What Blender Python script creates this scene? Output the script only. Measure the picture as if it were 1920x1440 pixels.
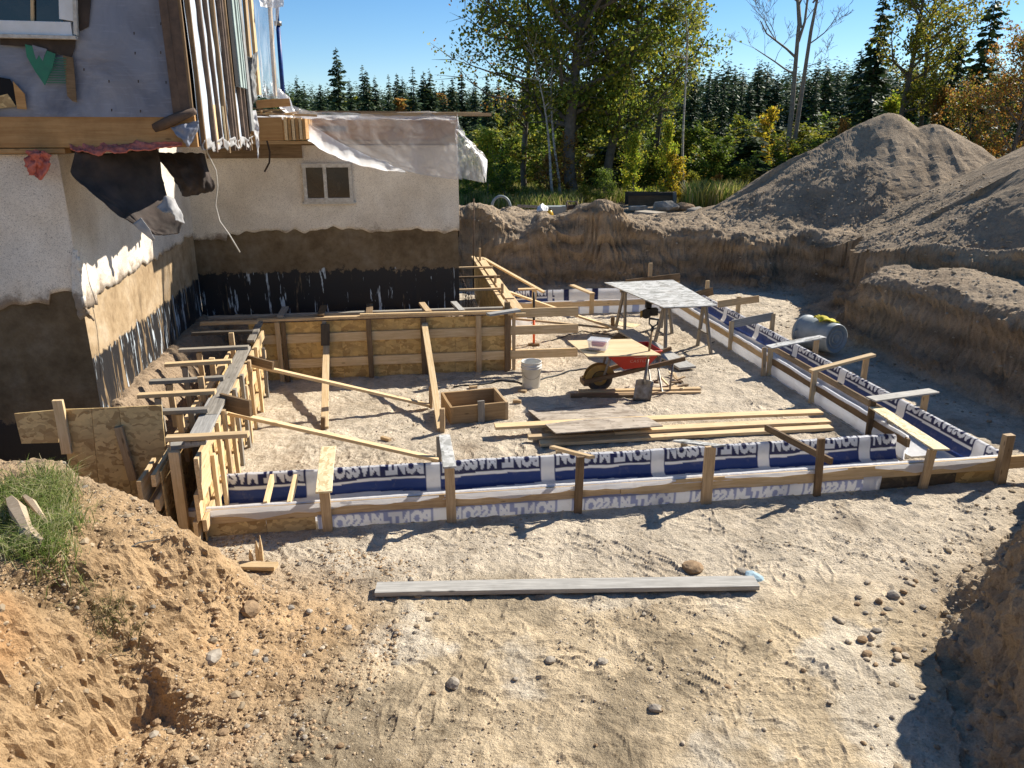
import bpy, math, random
import numpy as np
from mathutils import Vector, Matrix, noise as mn

for _o in list(bpy.data.objects):
    bpy.data.objects.remove(_o)
SC = bpy.context.scene
COL = SC.collection
R = random.Random(7)
NR = np.random.RandomState(11)

# ------------------------------------------------------------------ camera
CAMH = 3.5
PITCH = math.radians(18.2)
FPX = 1442.0
cam_d = bpy.data.cameras.new('camera')
cam = bpy.data.objects.new('camera', cam_d)
COL.objects.link(cam)
cam.location = (0, 0, CAMH)
cam.rotation_euler = (math.radians(90) - PITCH, 0, 0)
cam_d.sensor_width = 36
cam_d.lens = FPX / 1920 * 36
cam_d.clip_start = 0.05
cam_d.clip_end = 3000
SC.camera = cam

# ------------------------------------------------------------------ light
SUN_EL = math.radians(37.0)
SUN_AZ = math.atan2(0.82, 0.572)            # from +Y towards +X
w = bpy.data.worlds.new('World')
SC.world = w
w.use_nodes = True
nt = w.node_tree
bg = nt.nodes['Background']
sky = nt.nodes.new('ShaderNodeTexSky')
sky.sky_type = 'NISHITA'
sky.sun_disc = False
sky.sun_elevation = SUN_EL
sky.sun_rotation = SUN_AZ
sky.altitude = 1500
sky.air_density = 1.0
sky.dust_density = 0.15
sky.ozone_density = 3.5
hs = nt.nodes.new('ShaderNodeHueSaturation'); hs.inputs['Saturation'].default_value = 1.22
nt.links.new(sky.outputs[0], hs.inputs['Color'])
nt.links.new(hs.outputs[0], bg.inputs[0])
bg.inputs[1].default_value = 0.075
sun_d = bpy.data.lights.new('sun', 'SUN')
sun_d.energy = 5.0
sun_d.angle = math.radians(0.5)
sun_d.color = (1.0, 0.935, 0.83)
sun = bpy.data.objects.new('sun', sun_d)
COL.objects.link(sun)
sdir = Vector((math.sin(SUN_AZ) * math.cos(SUN_EL), math.cos(SUN_AZ) * math.cos(SUN_EL), math.sin(SUN_EL)))
sun.rotation_euler = sdir.to_track_quat('Z', 'Y').to_euler()
sun.location = (10, 10, 12)
SC.view_settings.view_transform = 'Standard'
SC.view_settings.look = 'None'
SC.view_settings.gamma = 1
SC.view_settings.exposure = 0.88
SC.render.engine = 'CYCLES'
SC.cycles.use_denoising = True
SC.cycles.max_bounces = 6
SC.cycles.transparent_max_bounces = 12

# ------------------------------------------------------------------ geometry helpers
SP, CP = math.sin(PITCH), math.cos(PITCH)


def ray(u, v):
    s = (720 - v) / FPX
    return Vector(((u - 960) / FPX, CP + s * SP, -SP + s * CP))


def gp(u, v, z=0.0):
    """point of the site at height z that lies in the direction measured in the survey picture"""
    d = ray(u, v)
    t = (z - CAMH) / d.z
    return Vector((d.x * t, d.y * t, z))


def pt(u, v, Y):
    d = ray(u, v)
    t = Y / d.y
    return Vector((d.x * t, Y, CAMH + d.z * t))


def pl(u, v, p0, n):
    d = ray(u, v)
    c = Vector((0, 0, CAMH))
    t = (Vector(p0) - c).dot(n) / d.dot(n)
    return c + d * t


ANG = math.radians(8.5)
E1 = Vector((math.cos(ANG), math.sin(ANG), 0))
E2 = Vector((-math.sin(ANG), math.cos(ANG), 0))
UZ = Vector((0, 0, 1))


def props(o, label=None, cat=None, group=None, kind=None):
    if label: o['label'] = label
    if cat: o['category'] = cat
    if group: o['group'] = group
    if kind: o['kind'] = kind
    return o


def thing(name, label, cat, loc=(0, 0, 0), group=None):
    o = bpy.data.objects.new(name, None)
    o.empty_display_size = 0.2
    COL.objects.link(o)
    o.location = loc
    return props(o, label, cat, group)


def link(name, me, mat=None, parent=None, M=None):
    if mat is not None and not me.materials:
        me.materials.append(mat)
    o = bpy.data.objects.new(name, me)
    COL.objects.link(o)
    M = M or Matrix.Identity(4)
    if parent is not None:
        o.parent = parent
        # things are placed by translation only, one level or two
        off = Vector(parent.location)
        if parent.parent is not None:
            off = off + Vector(parent.parent.location)
            if parent.type == 'MESH':
                M = (PM[parent.name].inverted()) @ M
                o.matrix_local = M
                PM[o.name] = PM[parent.name] @ M
                return o
        elif parent.type == 'MESH':
            base = PM.get(parent.name, Matrix.Translation(off))
            o.matrix_local = base.inverted() @ M
            PM[o.name] = M
            return o
        PM[o.name] = M
        o.matrix_local = Matrix.Translation(-off) @ M
    else:
        PM[o.name] = M
        o.matrix_local = M
    return o


PM = {}


def fmesh(name, V, F, smooth=False, col=None):
    """fast mesh from numpy arrays; F is (m,k)"""
    V = np.asarray(V, dtype=np.float32).reshape(-1, 3)
    F = np.asarray(F, dtype=np.int32)
    me = bpy.data.meshes.new(name)
    me.vertices.add(len(V))
    me.vertices.foreach_set('co', V.ravel())
    m, k = F.shape
    me.loops.add(m * k)
    me.loops.foreach_set('vertex_index', F.ravel())
    me.polygons.add(m)
    me.polygons.foreach_set('loop_start', np.arange(m, dtype=np.int32) * k)
    me.polygons.foreach_set('use_smooth', np.full(m, smooth))
    me.update(calc_edges=True)
    if col is not None:
        a = me.color_attributes.new('Col', 'FLOAT_COLOR', 'POINT')
        c = np.ones((len(V), 4), dtype=np.float32)
        c[:, :3] = col
        a.data.foreach_set('color', c.ravel())
    return me


def pmesh(name, V, F, smooth=False):
    me = bpy.data.meshes.new(name)
    me.from_pydata([tuple(v) for v in V], [], F)
    if smooth:
        me.polygons.foreach_set('use_smooth', [True] * len(me.polygons))
    me.update()
    return me


def grid_faces(nu, nv):
    i = np.arange(nu - 1)[:, None] * nv + np.arange(nv - 1)[None, :]
    return np.stack([i, i + nv, i + nv + 1, i + 1], -1).reshape(-1, 4)


def frame(p0, p1, up):
    x = (p1 - p0).normalized()
    z = Vector(up)
    z = (z - x * z.dot(x))
    if z.length < 1e-4:
        z = Vector((1, 0, 0)) - x * x.x
    z.normalize()
    y = z.cross(x)
    M = Matrix((x, y, z)).transposed().to_4x4()
    M.translation = (p0 + p1) / 2
    return M


def beam(name, p0, p1, wid, thk, mat, parent=None, up=UZ, bow=0.004, seg=5, ch=0.0025, **kw):
    """a sawn piece: local X along it, wid on local Y, thk on local Z, chamfered, slightly bowed"""
    p0, p1 = Vector(p0), Vector(p1)
    L = (p1 - p0).length
    a, b = wid / 2, thk / 2
    sec = [(a, b - ch), (a - ch, b), (-a + ch, b), (-a, b - ch), (-a, -b + ch), (-a + ch, -b), (a - ch, -b), (a, -b + ch)]
    by, bz = R.uniform(-bow, bow), R.uniform(-bow, bow)
    V, F = [], []
    for i in range(seg + 1):
        t = i / seg
        c = 4 * t * (1 - t)
        x = (t - .5) * L
        for (yy, zz) in sec:
            dx = R.uniform(-.003, .003) if i in (0, seg) else 0
            V.append((x + dx, yy + by * c + R.uniform(-.0008, .0008), zz + bz * c + R.uniform(-.0008, .0008)))
    for i in range(seg):
        for j in range(8):
            k = (j + 1) % 8
            F.append((i * 8 + j, i * 8 + k, (i + 1) * 8 + k, (i + 1) * 8 + j))
    F.append(tuple(range(7, -1, -1)))
    F.append(tuple(seg * 8 + j for j in range(8)))
    F = [tuple(reversed(f)) for f in F]
    me = pmesh(name, V, F)
    o = link(name, me, mat, parent, frame(p0, p1, up))
    return props(o, **kw)


def box(name, c, sx, sy, sz, mat, parent=None, ax=None, **kw):
    """box with its centre c, axes ax=(x,y,z)"""
    c = Vector(c)
    x = Vector(ax[0]) if ax else E1
    z = Vector(ax[2]) if ax else UZ
    return beam(name, c - x * sx / 2, c + x * sx / 2, sy, sz, mat, parent, up=z, bow=0, seg=1, **kw)


def tube_arrays(P, rad, n=6, caps=True):
    P = [Vector(p) for p in P]
    if not hasattr(rad, '__len__'):
        rad = [rad] * len(P)
    V, F = [], []
    prev = None
    for i, p in enumerate(P):
        d = (P[min(i + 1, len(P) - 1)] - P[max(i - 1, 0)]).normalized()
        if prev is None:
            a = d.orthogonal().normalized()
        else:
            a = (prev - d * prev.dot(d))
            a = a.normalized() if a.length > 1e-5 else d.orthogonal().normalized()
        prev = a
        b = d.cross(a)
        for k in range(n):
            t = 2 * math.pi * k / n
            V.append(p + (a * math.cos(t) + b * math.sin(t)) * rad[i])
    for i in range(len(P) - 1):
        for k in range(n):
            q = (k + 1) % n
            F.append((i * n + k, i * n + q, (i + 1) * n + q, (i + 1) * n + k))
    if caps:
        F.append(tuple(range(n - 1, -1, -1)))
        F.append(tuple((len(P) - 1) * n + k for k in range(n)))
    return V, F


def tube(name, P, rad, mat, parent=None, n=8, smooth=True, **kw):
    V, F = tube_arrays(P, rad, n)
    return props(link(name, pmesh(name, V, F, smooth), mat, parent), **kw)


def lathe(name, prof, mat, parent=None, M=None, n=28, smooth=True, **kw):
    V, F = [], []
    for (r, z) in prof:
        for k in range(n):
            t = 2 * math.pi * k / n
            V.append((r * math.cos(t), r * math.sin(t), z))
    for i in range(len(prof) - 1):
        for k in range(n):
            q = (k + 1) % n
            F.append((i * n + k, i * n + q, (i + 1) * n + q, (i + 1) * n + k))
    return props(link(name, pmesh(name, V, F, smooth), mat, parent, M), **kw)


def prism(name, pts, d, mat, parent=None, **kw):
    """polygon given by 3D points, extruded by vector d"""
    n = len(pts)
    V = [Vector(p) for p in pts] + [Vector(p) + Vector(d) for p in pts]
    F = [tuple(range(n)), tuple(range(2 * n - 1, n - 1, -1))]
    for i in range(n):
        j = (i + 1) % n
        F.append((i, i + n, j + n, j))
    return props(link(name, pmesh(name, V, F), mat, parent), **kw)


# ------------------------------------------------------------------ noise on arrays
def _h(i, j, k, s):
    n = (i.astype(np.int64) * 374761393 + j.astype(np.int64) * 668265263 + k.astype(np.int64) * 2147483647 + s * 974634777) & 0xffffffff
    n = ((n ^ (n >> 13)) * 1274126177) & 0xffffffff
    n = ((n ^ (n >> 16)) * 2246822519) & 0xffffffff
    return ((n ^ (n >> 15)) & 0xffff) / 32767.5 - 1.0


def vnoise(x, y, z=None, s=0):
    x = np.asarray(x, dtype=np.float64)
    y = np.asarray(y, dtype=np.float64) + np.zeros_like(x)
    two = z is None
    z = np.zeros_like(x) if two else np.asarray(z, dtype=np.float64) + np.zeros_like(x)
    i, j, k = np.floor(x), np.floor(y), np.floor(z)
    fx, fy, fz = x - i, y - j, z - k
    fx, fy, fz = [f * f * (3 - 2 * f) for f in (fx, fy, fz)]
    def c(a, b, d): return _h(i + a, j + b, k + d, s)
    def lay(d):
        return (c(0, 0, d) * (1 - fx) + c(1, 0, d) * fx) * (1 - fy) + (c(0, 1, d) * (1 - fx) + c(1, 1, d) * fx) * fy
    if two:
        return lay(0)
    return lay(0) * (1 - fz) + lay(1) * fz


def fbm(x, y, z=None, f=1.0, o=4, s=0, g=.5):
    t, a, n = 0, 1.0, 0
    for q in range(o):
        t = t + a * vnoise(x * f, y * f, None if z is None else z * f, s + q * 17)
        n += a
        a *= g
        f *= 2.03
        if z is None:
            x, y = .8 * x - .6 * y + 1.7, .6 * x + .8 * y + 3.1
        else:
            x, y = .8 * x - .6 * y + 1.7, .6 * x + .8 * y + 3.1
            y, z = .8 * y - .6 * z, .6 * y + .8 * z
            x, z = .8 * x + .6 * z, -.6 * x + .8 * z
    return t / n


def sstep(a, b, x):
    t = np.clip((x - a) / (b - a), 0, 1)
    return t * t * (3 - 2 * t)


# ------------------------------------------------------------------ material helpers
def newmat(name):
    m = bpy.data.materials.new(name)
    m.use_nodes = True
    return m, m.node_tree, m.node_tree.nodes['Principled BSDF']


def N(nt, typ, **kw):
    n = nt.nodes.new(typ)
    for k, v in kw.items():
        if k.startswith('i_'):
            n.inputs[k[2:].replace('_', ' ')].default_value = v
        elif k.startswith('n_'):
            n.inputs[int(k[2:])].default_value = v
        else:
            setattr(n, k, v)
    return n


def ramp(nt, fac, stops, interp='LINEAR'):
    r = nt.nodes.new('ShaderNodeValToRGB')
    r.color_ramp.interpolation = interp
    el = r.color_ramp.elements
    while len(el) < len(stops):
        el.new(0.5)
    for e, (p, c) in zip(el, stops):
        e.position = p
        e.color = (*c, 1) if len(c) == 3 else c
    nt.links.new(fac, r.inputs[0])
    return r.outputs[0]


def mixc(nt, fac, a, b, mode='MIX'):
    m = nt.nodes.new('ShaderNodeMix')
    m.data_type = 'RGBA'
    m.blend_type = mode
    for sock, val in ((m.inputs[0], fac), (m.inputs[6], a), (m.inputs[7], b)):
        if hasattr(val, 'links') or hasattr(val, 'is_output'):
            nt.links.new(val, sock)
        else:
            sock.default_value = (*val, 1) if isinstance(val, tuple) and len(val) == 3 else val
    return m.outputs[2]


def coords(nt, kind='Object', scale=(1, 1, 1), rand=True):
    mp = nt.nodes.new('ShaderNodeMapping')
    mp.inputs['Scale'].default_value = scale
    if kind == 'World':
        g = nt.nodes.new('ShaderNodeNewGeometry')
        nt.links.new(g.outputs['Position'], mp.inputs[0])
    else:
        g = nt.nodes.new('ShaderNodeTexCoord')
        nt.links.new(g.outputs[kind], mp.inputs[0])
        if rand:
            oi = nt.nodes.new('ShaderNodeObjectInfo')
            ml = nt.nodes.new('ShaderNodeMath'); ml.operation = 'MULTIPLY'; ml.inputs[1].default_value = 37.0
            nt.links.new(oi.outputs['Random'], ml.inputs[0])
            nt.links.new(ml.outputs[0], mp.inputs['Location'])
    return mp.outputs[0]


def noise(nt, vec, scale, detail=4, rough=.55, dist=0):
    n = N(nt, 'ShaderNodeTexNoise')
    n.inputs['Scale'].default_value = scale
    n.inputs['Detail'].default_value = detail
    n.inputs['Roughness'].default_value = rough
    n.inputs['Distortion'].default_value = dist
    nt.links.new(vec, n.inputs['Vector'])
    return n.outputs['Fac']


def bump(nt, bs, h, strength=.4, dist=.01):
    b = nt.nodes.new('ShaderNodeBump')
    b.inputs['Strength'].default_value = strength
    b.inputs['Distance'].default_value = dist
    nt.links.new(h, b.inputs['Height'])
    nt.links.new(b.outputs[0], bs.inputs['Normal'])


def simple(name, c1, c2=None, sc=8, rough=.75, metal=0, bs=.25, bd=.004, spec=.3, kind='Object', stretch=(1, 1, 1)):
    m, nt, b = newmat(name)
    v = coords(nt, kind, stretch)
    f = noise(nt, v, sc, 5, .6)
    c2 = c2 or tuple(x * .7 for x in c1)
    nt.links.new(ramp(nt, f, [(.3, c2), (.7, c1)]), b.inputs['Base Color'])
    b.inputs['Roughness'].default_value = rough
    b.inputs['Metallic'].default_value = metal
    b.inputs['Specular IOR Level'].default_value = spec
    bump(nt, b, f, bs, bd)
    return m


def wood(name, light, dark, dirt=.35, grain=60, knots=True, rough=.75):
    m, nt, b = newmat(name)
    v = coords(nt, 'Object', (1, 1, 1))
    vg = N(nt, 'ShaderNodeMapping'); vg.inputs['Scale'].default_value = (.05, 1, 1); nt.links.new(v, vg.inputs[0])
    g = noise(nt, vg.outputs[0], grain, 5, .65, .6)
    col = ramp(nt, g, [(.32, dark), (.5, tuple((a + c) / 2 for a, c in zip(light, dark))), (.66, light)])
    # blotches, dirt and weathering
    d = noise(nt, v, 5, 5, .65)
    col = mixc(nt, ramp(nt, d, [(.46, (0, 0, 0)), (.78, (dirt,) * 3)]), col, tuple(x * .45 for x in dark))
    if knots:
        vo = N(nt, 'ShaderNodeTexVoronoi'); vo.inputs['Scale'].default_value = 4.0
        mpk = N(nt, 'ShaderNodeMapping'); mpk.inputs['Scale'].default_value = (.7, 2.2, 2.2); nt.links.new(v, mpk.inputs[0]); nt.links.new(mpk.outputs[0], vo.inputs['Vector'])
        k = ramp(nt, vo.outputs['Distance'], [(.05, (.75, .75, .75)), (.11, (0, 0, 0))])
        col = mixc(nt, k, col, tuple(x * .35 for x in dark))
    oi = nt.nodes.new('ShaderNodeObjectInfo')
    rr = ramp(nt, oi.outputs['Random'], [(0, (.78, .76, .74)), (.5, (.95, .95, .95)), (1, (1.08, 1.05, 1.0))])
    col = mixc(nt, 1.0, col, rr, 'MULTIPLY')
    nt.links.new(col, b.inputs['Base Color'])
    b.inputs['Roughness'].default_value = rough
    b.inputs['Specular IOR Level'].default_value = .25
    bump(nt, b, g, .35, .002)
    return m


def osb(name, light, dark, sc=28, soil=.3):
    m, nt, b = newmat(name)
    v = coords(nt, 'Object', (1, 1, 1))
    vo = N(nt, 'ShaderNodeTexVoronoi'); vo.inputs['Scale'].default_value = sc
    nz = N(nt, 'ShaderNodeTexNoise'); nz.inputs['Scale'].default_value = 9; nt.links.new(v, nz.inputs['Vector'])
    mp = N(nt, 'ShaderNodeVectorMath'); mp.operation = 'ADD'
    sca = N(nt, 'ShaderNodeMapping'); sca.inputs['Scale'].default_value = (.45, 1, 1); nt.links.new(v, sca.inputs[0])
    ns = N(nt, 'ShaderNodeVectorMath'); ns.operation = 'SCALE'; ns.inputs['Scale'].default_value = .12
    nt.links.new(nz.outputs['Color'], ns.inputs[0])
    nt.links.new(sca.outputs[0], mp.inputs[0]); nt.links.new(ns.outputs[0], mp.inputs[1])
    nt.links.new(mp.outputs[0], vo.inputs['Vector'])
    sep = N(nt, 'ShaderNodeSeparateColor'); nt.links.new(vo.outputs['Color'], sep.inputs[0])
    mid = tuple((a + c) / 2 for a, c in zip(light, dark))
    col = ramp(nt, sep.outputs[0], [(0, dark), (.3, mid), (.6, light), (1, tuple(min(1, x * 1.15) for x in light))])
    d = noise(nt, v, 3.5, 5, .7)
    col = mixc(nt, ramp(nt, d, [(.45, (0, 0, 0)), (.75, (soil,) * 3)]), col, (.17, .12, .07))
    nt.links.new(col, b.inputs['Base Color'])
    b.inputs['Roughness'].default_value = .7
    b.inputs['Specular IOR Level'].default_value = .3
    bump(nt, b, sep.outputs[1], .3, .002)
    return m


M_pine = wood('fresh_pine', (.74, .57, .35), (.55, .38, .19), .22)
M_pine2 = wood('aged_pine', (.58, .43, .26), (.38, .26, .14), .35)
M_brown = wood('brown_wood', (.24, .16, .09), (.13, .085, .045), .5)
M_grey = wood('weathered_wood', (.37, .34, .29), (.20, .18, .15), .4)
M_silver = wood('silvered_wood', (.46, .45, .42), (.27, .26, .24), .3)
M_dark = wood('dark_wood', (.09, .075, .06), (.045, .04, .035), .4)
M_beam = wood('rim_beam_wood', (.52, .31, .13), (.38, .20, .075), .45, grain=30)
M_osb = osb('osb_fresh', (.58, .42, .20), (.33, .21, .09))
M_osbw = osb('osb_wall_form', (.60, .40, .15), (.40, .24, .08), sc=22, soil=.5)
M_osbp = osb('osb_pale', (.70, .58, .36), (.48, .36, .18), sc=40, soil=.1)
M_osbg = osb('osb_silver', (.47, .47, .45), (.20, .20, .18), sc=22, soil=.25)
M_osbm = osb('osb_muddy', (.40, .34, .27), (.22, .18, .14), sc=16, soil=.6)
M_osbd = osb('osb_dark', (.13, .10, .06), (.07, .055, .04), soil=.5)
M_ply = wood('plywood_face', (.68, .54, .33), (.55, .40, .22), .12, grain=16)
M_steel = simple('steel', (.30, .29, .28), (.14, .12, .10), 14, .45, .7)
M_rebar = simple('rebar', (.13, .08, .05), (.06, .04, .03), 20, .8, .3)
M_black = simple('black_plastic', (.03, .03, .032), (.015, .015, .015), 10, .5)
# ------------------------------------------------------------------ ground materials
def soil_mat():
    m, nt, b = newmat('soil')
    p = coords(nt, 'World')
    at = N(nt, 'ShaderNodeVertexColor'); at.layer_name = 'Col'
    n1 = noise(nt, p, 1.3, 6, .65)
    n2 = noise(nt, p, 14, 6, .7)
    n3 = noise(nt, p, 70, 4, .75)
    col = mixc(nt, 1.0, at.outputs['Color'], ramp(nt, n1, [(.3, (.72, .70, .68)), (.5, (1, 1, 1)), (.72, (1.18, 1.17, 1.15))]), 'MULTIPLY')
    col = mixc(nt, 1.0, col, ramp(nt, n2, [(.28, (.62, .58, .54)), (.46, (.98, .98, .98)), (.75, (1.14, 1.14, 1.14))]), 'MULTIPLY')
    col = mixc(nt, 1.0, col, ramp(nt, n3, [(.28, (.7, .68, .66)), (.5, (1, 1, 1)), (.72, (1.2, 1.2, 1.2))]), 'MULTIPLY')
    nt.links.new(col, b.inputs['Base Color'])
    b.inputs['Roughness'].default_value = .95
    b.inputs['Specular IOR Level'].default_value = .1
    vo = N(nt, 'ShaderNodeTexVoronoi'); vo.inputs['Scale'].default_value = 38
    nt.links.new(p, vo.inputs['Vector'])
    ad = N(nt, 'ShaderNodeMath'); ad.operation = 'MULTIPLY_ADD'; ad.inputs[1].default_value = -.35
    nt.links.new(vo.outputs['Distance'], ad.inputs[0]); nt.links.new(n3, ad.inputs[2])
    ad2 = N(nt, 'ShaderNodeMath'); ad2.operation = 'MULTIPLY_ADD'; ad2.inputs[1].default_value = 1.6
    nt.links.new(n2, ad2.inputs[0]); nt.links.new(ad.outputs[0], ad2.inputs[2])
    bump(nt, b, ad2.outputs[0], .75, .028)
    return m


M_soil = soil_mat()

# rim of the excavation: x, y of the toe, width of the face, height of the crest
RIM = [(-9.5, 17.9, .6, 1.6), (-3.0, 17.9, .6, 1.7), (-1.25, 17.8, .6, 1.72), (.4, 17.7, .6, 1.48), (1.2, 17.6, .7, 1.36), (2.1, 17.6, .7, 1.85),
       (3.2, 17.6, .7, 1.30), (4.6, 17.7, .7, 1.32), (6.3, 17.5, .8, 1.38), (6.6, 16.6, 1.4, 1.15), (6.0, 15.6, 2.0, .95),
       (5.5, 14.4, 1.3, 1.0), (5.6, 13.3, .75, 1.15), (5.75, 12.5, .62, 1.2), (6.0, 11.1, .62, 1.2), (6.25, 9.8, .6, 1.28), (6.45, 9.0, .6, 1.3), (6.9, 8.5, .6, 1.3), (9.5, 8.3, .8, 1.3),
       (9.5, 7.75, .8, 1.5), (6.6, 7.7, .8, 1.5), (5.4, 7.15, .7, 1.6), (4.6, 6.38, .75, 1.5), (3.6, 5.4, .8, 1.55), (2.85, 4.3, .85, 1.45), (2.5, 3.5, .85, 1.2), (2.2, 2.6, .9, 1.3), (1.6, 1.2, 1.0, 1.95), (.3, .55, 1.2, 1.95), (-1.4, 1.2, 1.2, 1.7),
       (-1.95, 2.7, 1.2, 1.35), (-1.85, 3.5, 1.35, 1.25), (-1.3, 4.3, 1.9, 1.15), (-1.02, 4.95, 1.9, 1.05), (-1.15, 5.35, 1.6, .75), (-2.0, 5.72, 1.0, .8), (-2.85, 5.98, .75, 1.0), (-3.35, 6.2, .6, 1.0), (-4.6, 6.3, .5, 1.0), (-9.5, 6.1, .6, 1.0)]


def rim_query(x, y):
    n = len(RIM)
    best = np.full(x.shape, 1e9)
    W = np.zeros(x.shape); T = np.zeros(x.shape); K = np.zeros(x.shape)
    inside = np.zeros(x.shape, bool)
    for i in range(n):
        x0, y0, w0, t0 = RIM[i]
        x1, y1, w1, t1 = RIM[(i + 1) % n]
        dx, dy = x1 - x0, y1 - y0
        t = np.clip(((x - x0) * dx + (y - y0) * dy) / (dx * dx + dy * dy), 0, 1)
        d = np.hypot(x - x0 - t * dx, y - y0 - t * dy)
        m = d < best
        best = np.where(m, d, best)
        k = 1 / (d + .12) ** 4
        W += k * (w0 + t * (w1 - w0))
        T += k * (t0 + t * (t1 - t0))
        K += k
        c = ((y0 > y) != (y1 > y)) & (x < (x1 - x0) * (y - y0) / ((y1 - y0) if y1 != y0 else 1e-9) + x0)
        inside ^= c
    return np.where(inside, -best, best), W / K, T / K


HA = Vector((-4.15, 7.30, 0)); HC = HA + E2 * 4.45; HR = HC + E1 * 4.0


def bumpf(x, y, cx, cy, rx, ry, h):
    return h * np.exp(-((x - cx) / rx) ** 2 - ((y - cy) / ry) ** 2)


def height(x, y):
    fr_ = sstep(12, 16, y); nr_ = sstep(8, 7, y) * sstep(1, 2, x)
    lo = .13 + .16 * fr_ + .15 * nr_; hi = .05 - .045 * fr_ - .03 * sstep(8, 9, y) * (1 - fr_) + .01 * nr_
    wx = x + lo * fbm(x, y, f=.9, o=2, s=5) + hi * fbm(x, y, f=5, o=2, s=6)
    wy = y + lo * fbm(x, y, f=.9, o=2, s=7) + hi * fbm(x, y, f=5, o=2, s=8)
    d, W, T = rim_query(wx, wy)
    t = np.clip(d / W, 0, 1)
    S = np.interp(t, [0, .22, .40, .72, .88, 1.0], [0, .10, .26, .86, .96, 1.0])
    Tn = T * (1 + (.10 + .10 * fr_) * fbm(x, y, f=1.3, o=4, s=9))
    far = sstep(1.0, 6.0, d - W)
    z = S * (Tn * (1 - far) + 1.25 * far)
    # the floor
    fl = .025 * fbm(x, y, f=.7, o=3, s=21) + .012 * fbm(x, y, f=3.2, o=3, s=22)
    fl = fl - .028 + .006 * fbm(x, y, f=14, o=2, s=23)
    # footfalls and lumps
    r = fbm(x, y, f=5.5, o=3, s=24)
    fl += .022 * np.clip(-r - .15, 0, 1) * -1
    z = z + fl * (1 - .5 * t)
    # ramp up to the place the camera stands on
    # rubble mounds along the back crest
    for a in [(-.75, 18.75, .55, .5, .20), (.15, 18.7, .5, .4, .12), (1.0, 18.6, .45, .5, .1), (2.25, 18.9, .7, .5, .12), (-2.2, 19, .8, .8, .3),
              (.1, 18.25, .5, .35, -.25), (6.9, 17.8, .9, .9, .05)]:
        z = z + bumpf(x, y, *a) * sstep(.3, .9, t)
    # spoil heaps
    def heap(cx, cy, pk, sl, ex=1.0, s=0, rot=0):
        ca, sa = math.cos(rot), math.sin(rot)
        X = (x - cx) * ca + (y - cy) * sa
        Yy = -(x - cx) * sa + (y - cy) * ca
        rr = np.sqrt((X * ex) ** 2 + Yy ** 2 + .06)
        rr = rr * (1 + .10 * fbm(np.arctan2(Yy, X) * 2.2, rr * .35, f=1.3, o=3, s=s)) + .12 * fbm(x, y, f=1.0, o=3, s=s + 3)
        return pk - sl * rr
    h1 = np.maximum(heap(9.64, 21.0, 4.14, .86, .72, 31), heap(10.72, 20.6, 3.92, .90, .74, 41))
    h2 = heap(14.2, 15.2, 5.5, .61, 1.0, 51)
    h3 = heap(9.0, 18.6, 1.5, .35, .7, 61)
    hp = np.maximum(np.maximum(h1, h2), h3)
    k = .12
    z2 = np.log(np.exp(np.clip((z - hp) / k, -40, 40)) + 1) * k + hp
    z = np.where((hp > z - 1.0) & (t > .6), z2, z)
    # shelf between the heap and the near edge on the right
    z = z + bumpf(x, y, 7.3, 12.0, .45, 1.9, .14) + bumpf(x, y, 6.75, 13.6, .45, .35, .16)
    z = z - bumpf(x, y, 8.3, 13.2, .7, 1.6, .10)
    # second scarp behind the near edge on the right
    sx_, sy_ = np.array([6.2, 7.2, 8.3, 9.4, 11.0]), np.array([15.3, 13.6, 12.4, 11.6, 11.0])
    dd_ = y - np.interp(x, sx_, sy_) + .25 * fbm(x, y, f=1.2, o=3, s=140)
    z = z + .30 * np.exp(-((dd_ - .15) / .28) ** 2) * sstep(6.0, 6.6, x) - .16 * np.exp(-((dd_ + .35) / .25) ** 2) * sstep(6.2, 6.8, x) * (t > .9)
    # hollow under the turf, lower left
    z = z - bumpf(x, y, -2.28, 3.62, .22, .34, .62) + bumpf(x, y, -2.25, 4.12, .22, .16, .10)
    z = z - bumpf(x, y, -2.02, 3.28, .25, .14, .22) - bumpf(x, y, -1.62, 3.75, .35, .10, .14)
    z = z - bumpf(x, y, -2.55, 3.1, .3, .16, .25)
    # earth left lying against the old footing
    rx, ry = x - HA.x, y - HA.y
    da = rx * E1.x + ry * E1.y            # out from the side wall
    db = (x - HC.x) * E2.x + (y - HC.y) * E2.y
    db = -db                               # out from the back wall, towards the viewer
    along = rx * E2.x + ry * E2.y
    al2 = (x - HC.x) * E1.x + (y - HC.y) * E1.y
    side = .80 * (1 - sstep(.05, .72, da + .10 * fbm(x, y, f=2, o=2, s=70))) * sstep(-.15, .35, along) * (along < 4.5)
    back = .76 * (1 - sstep(.12, .50, db + .10 * fbm(x, y, f=2, o=2, s=71))) * (1 - sstep(3.85, 4.5, al2)) * (al2 > -.8) * sstep(-.6, -.3, db)
    z = np.maximum(z, side + .02 * fbm(x, y, f=6, o=3, s=72))
    z = np.maximum(z, back + .02 * fbm(x, y, f=6, o=3, s=73))
    pass
    # gentle rise of the land far off
    z = z + 5.5 * sstep(45, 130, y)
    return z, d, W, T


def gz(x, y):
    a = np.array([float(x)]); b = np.array([float(y)])
    return float(height(a, b)[0][0])


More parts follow.
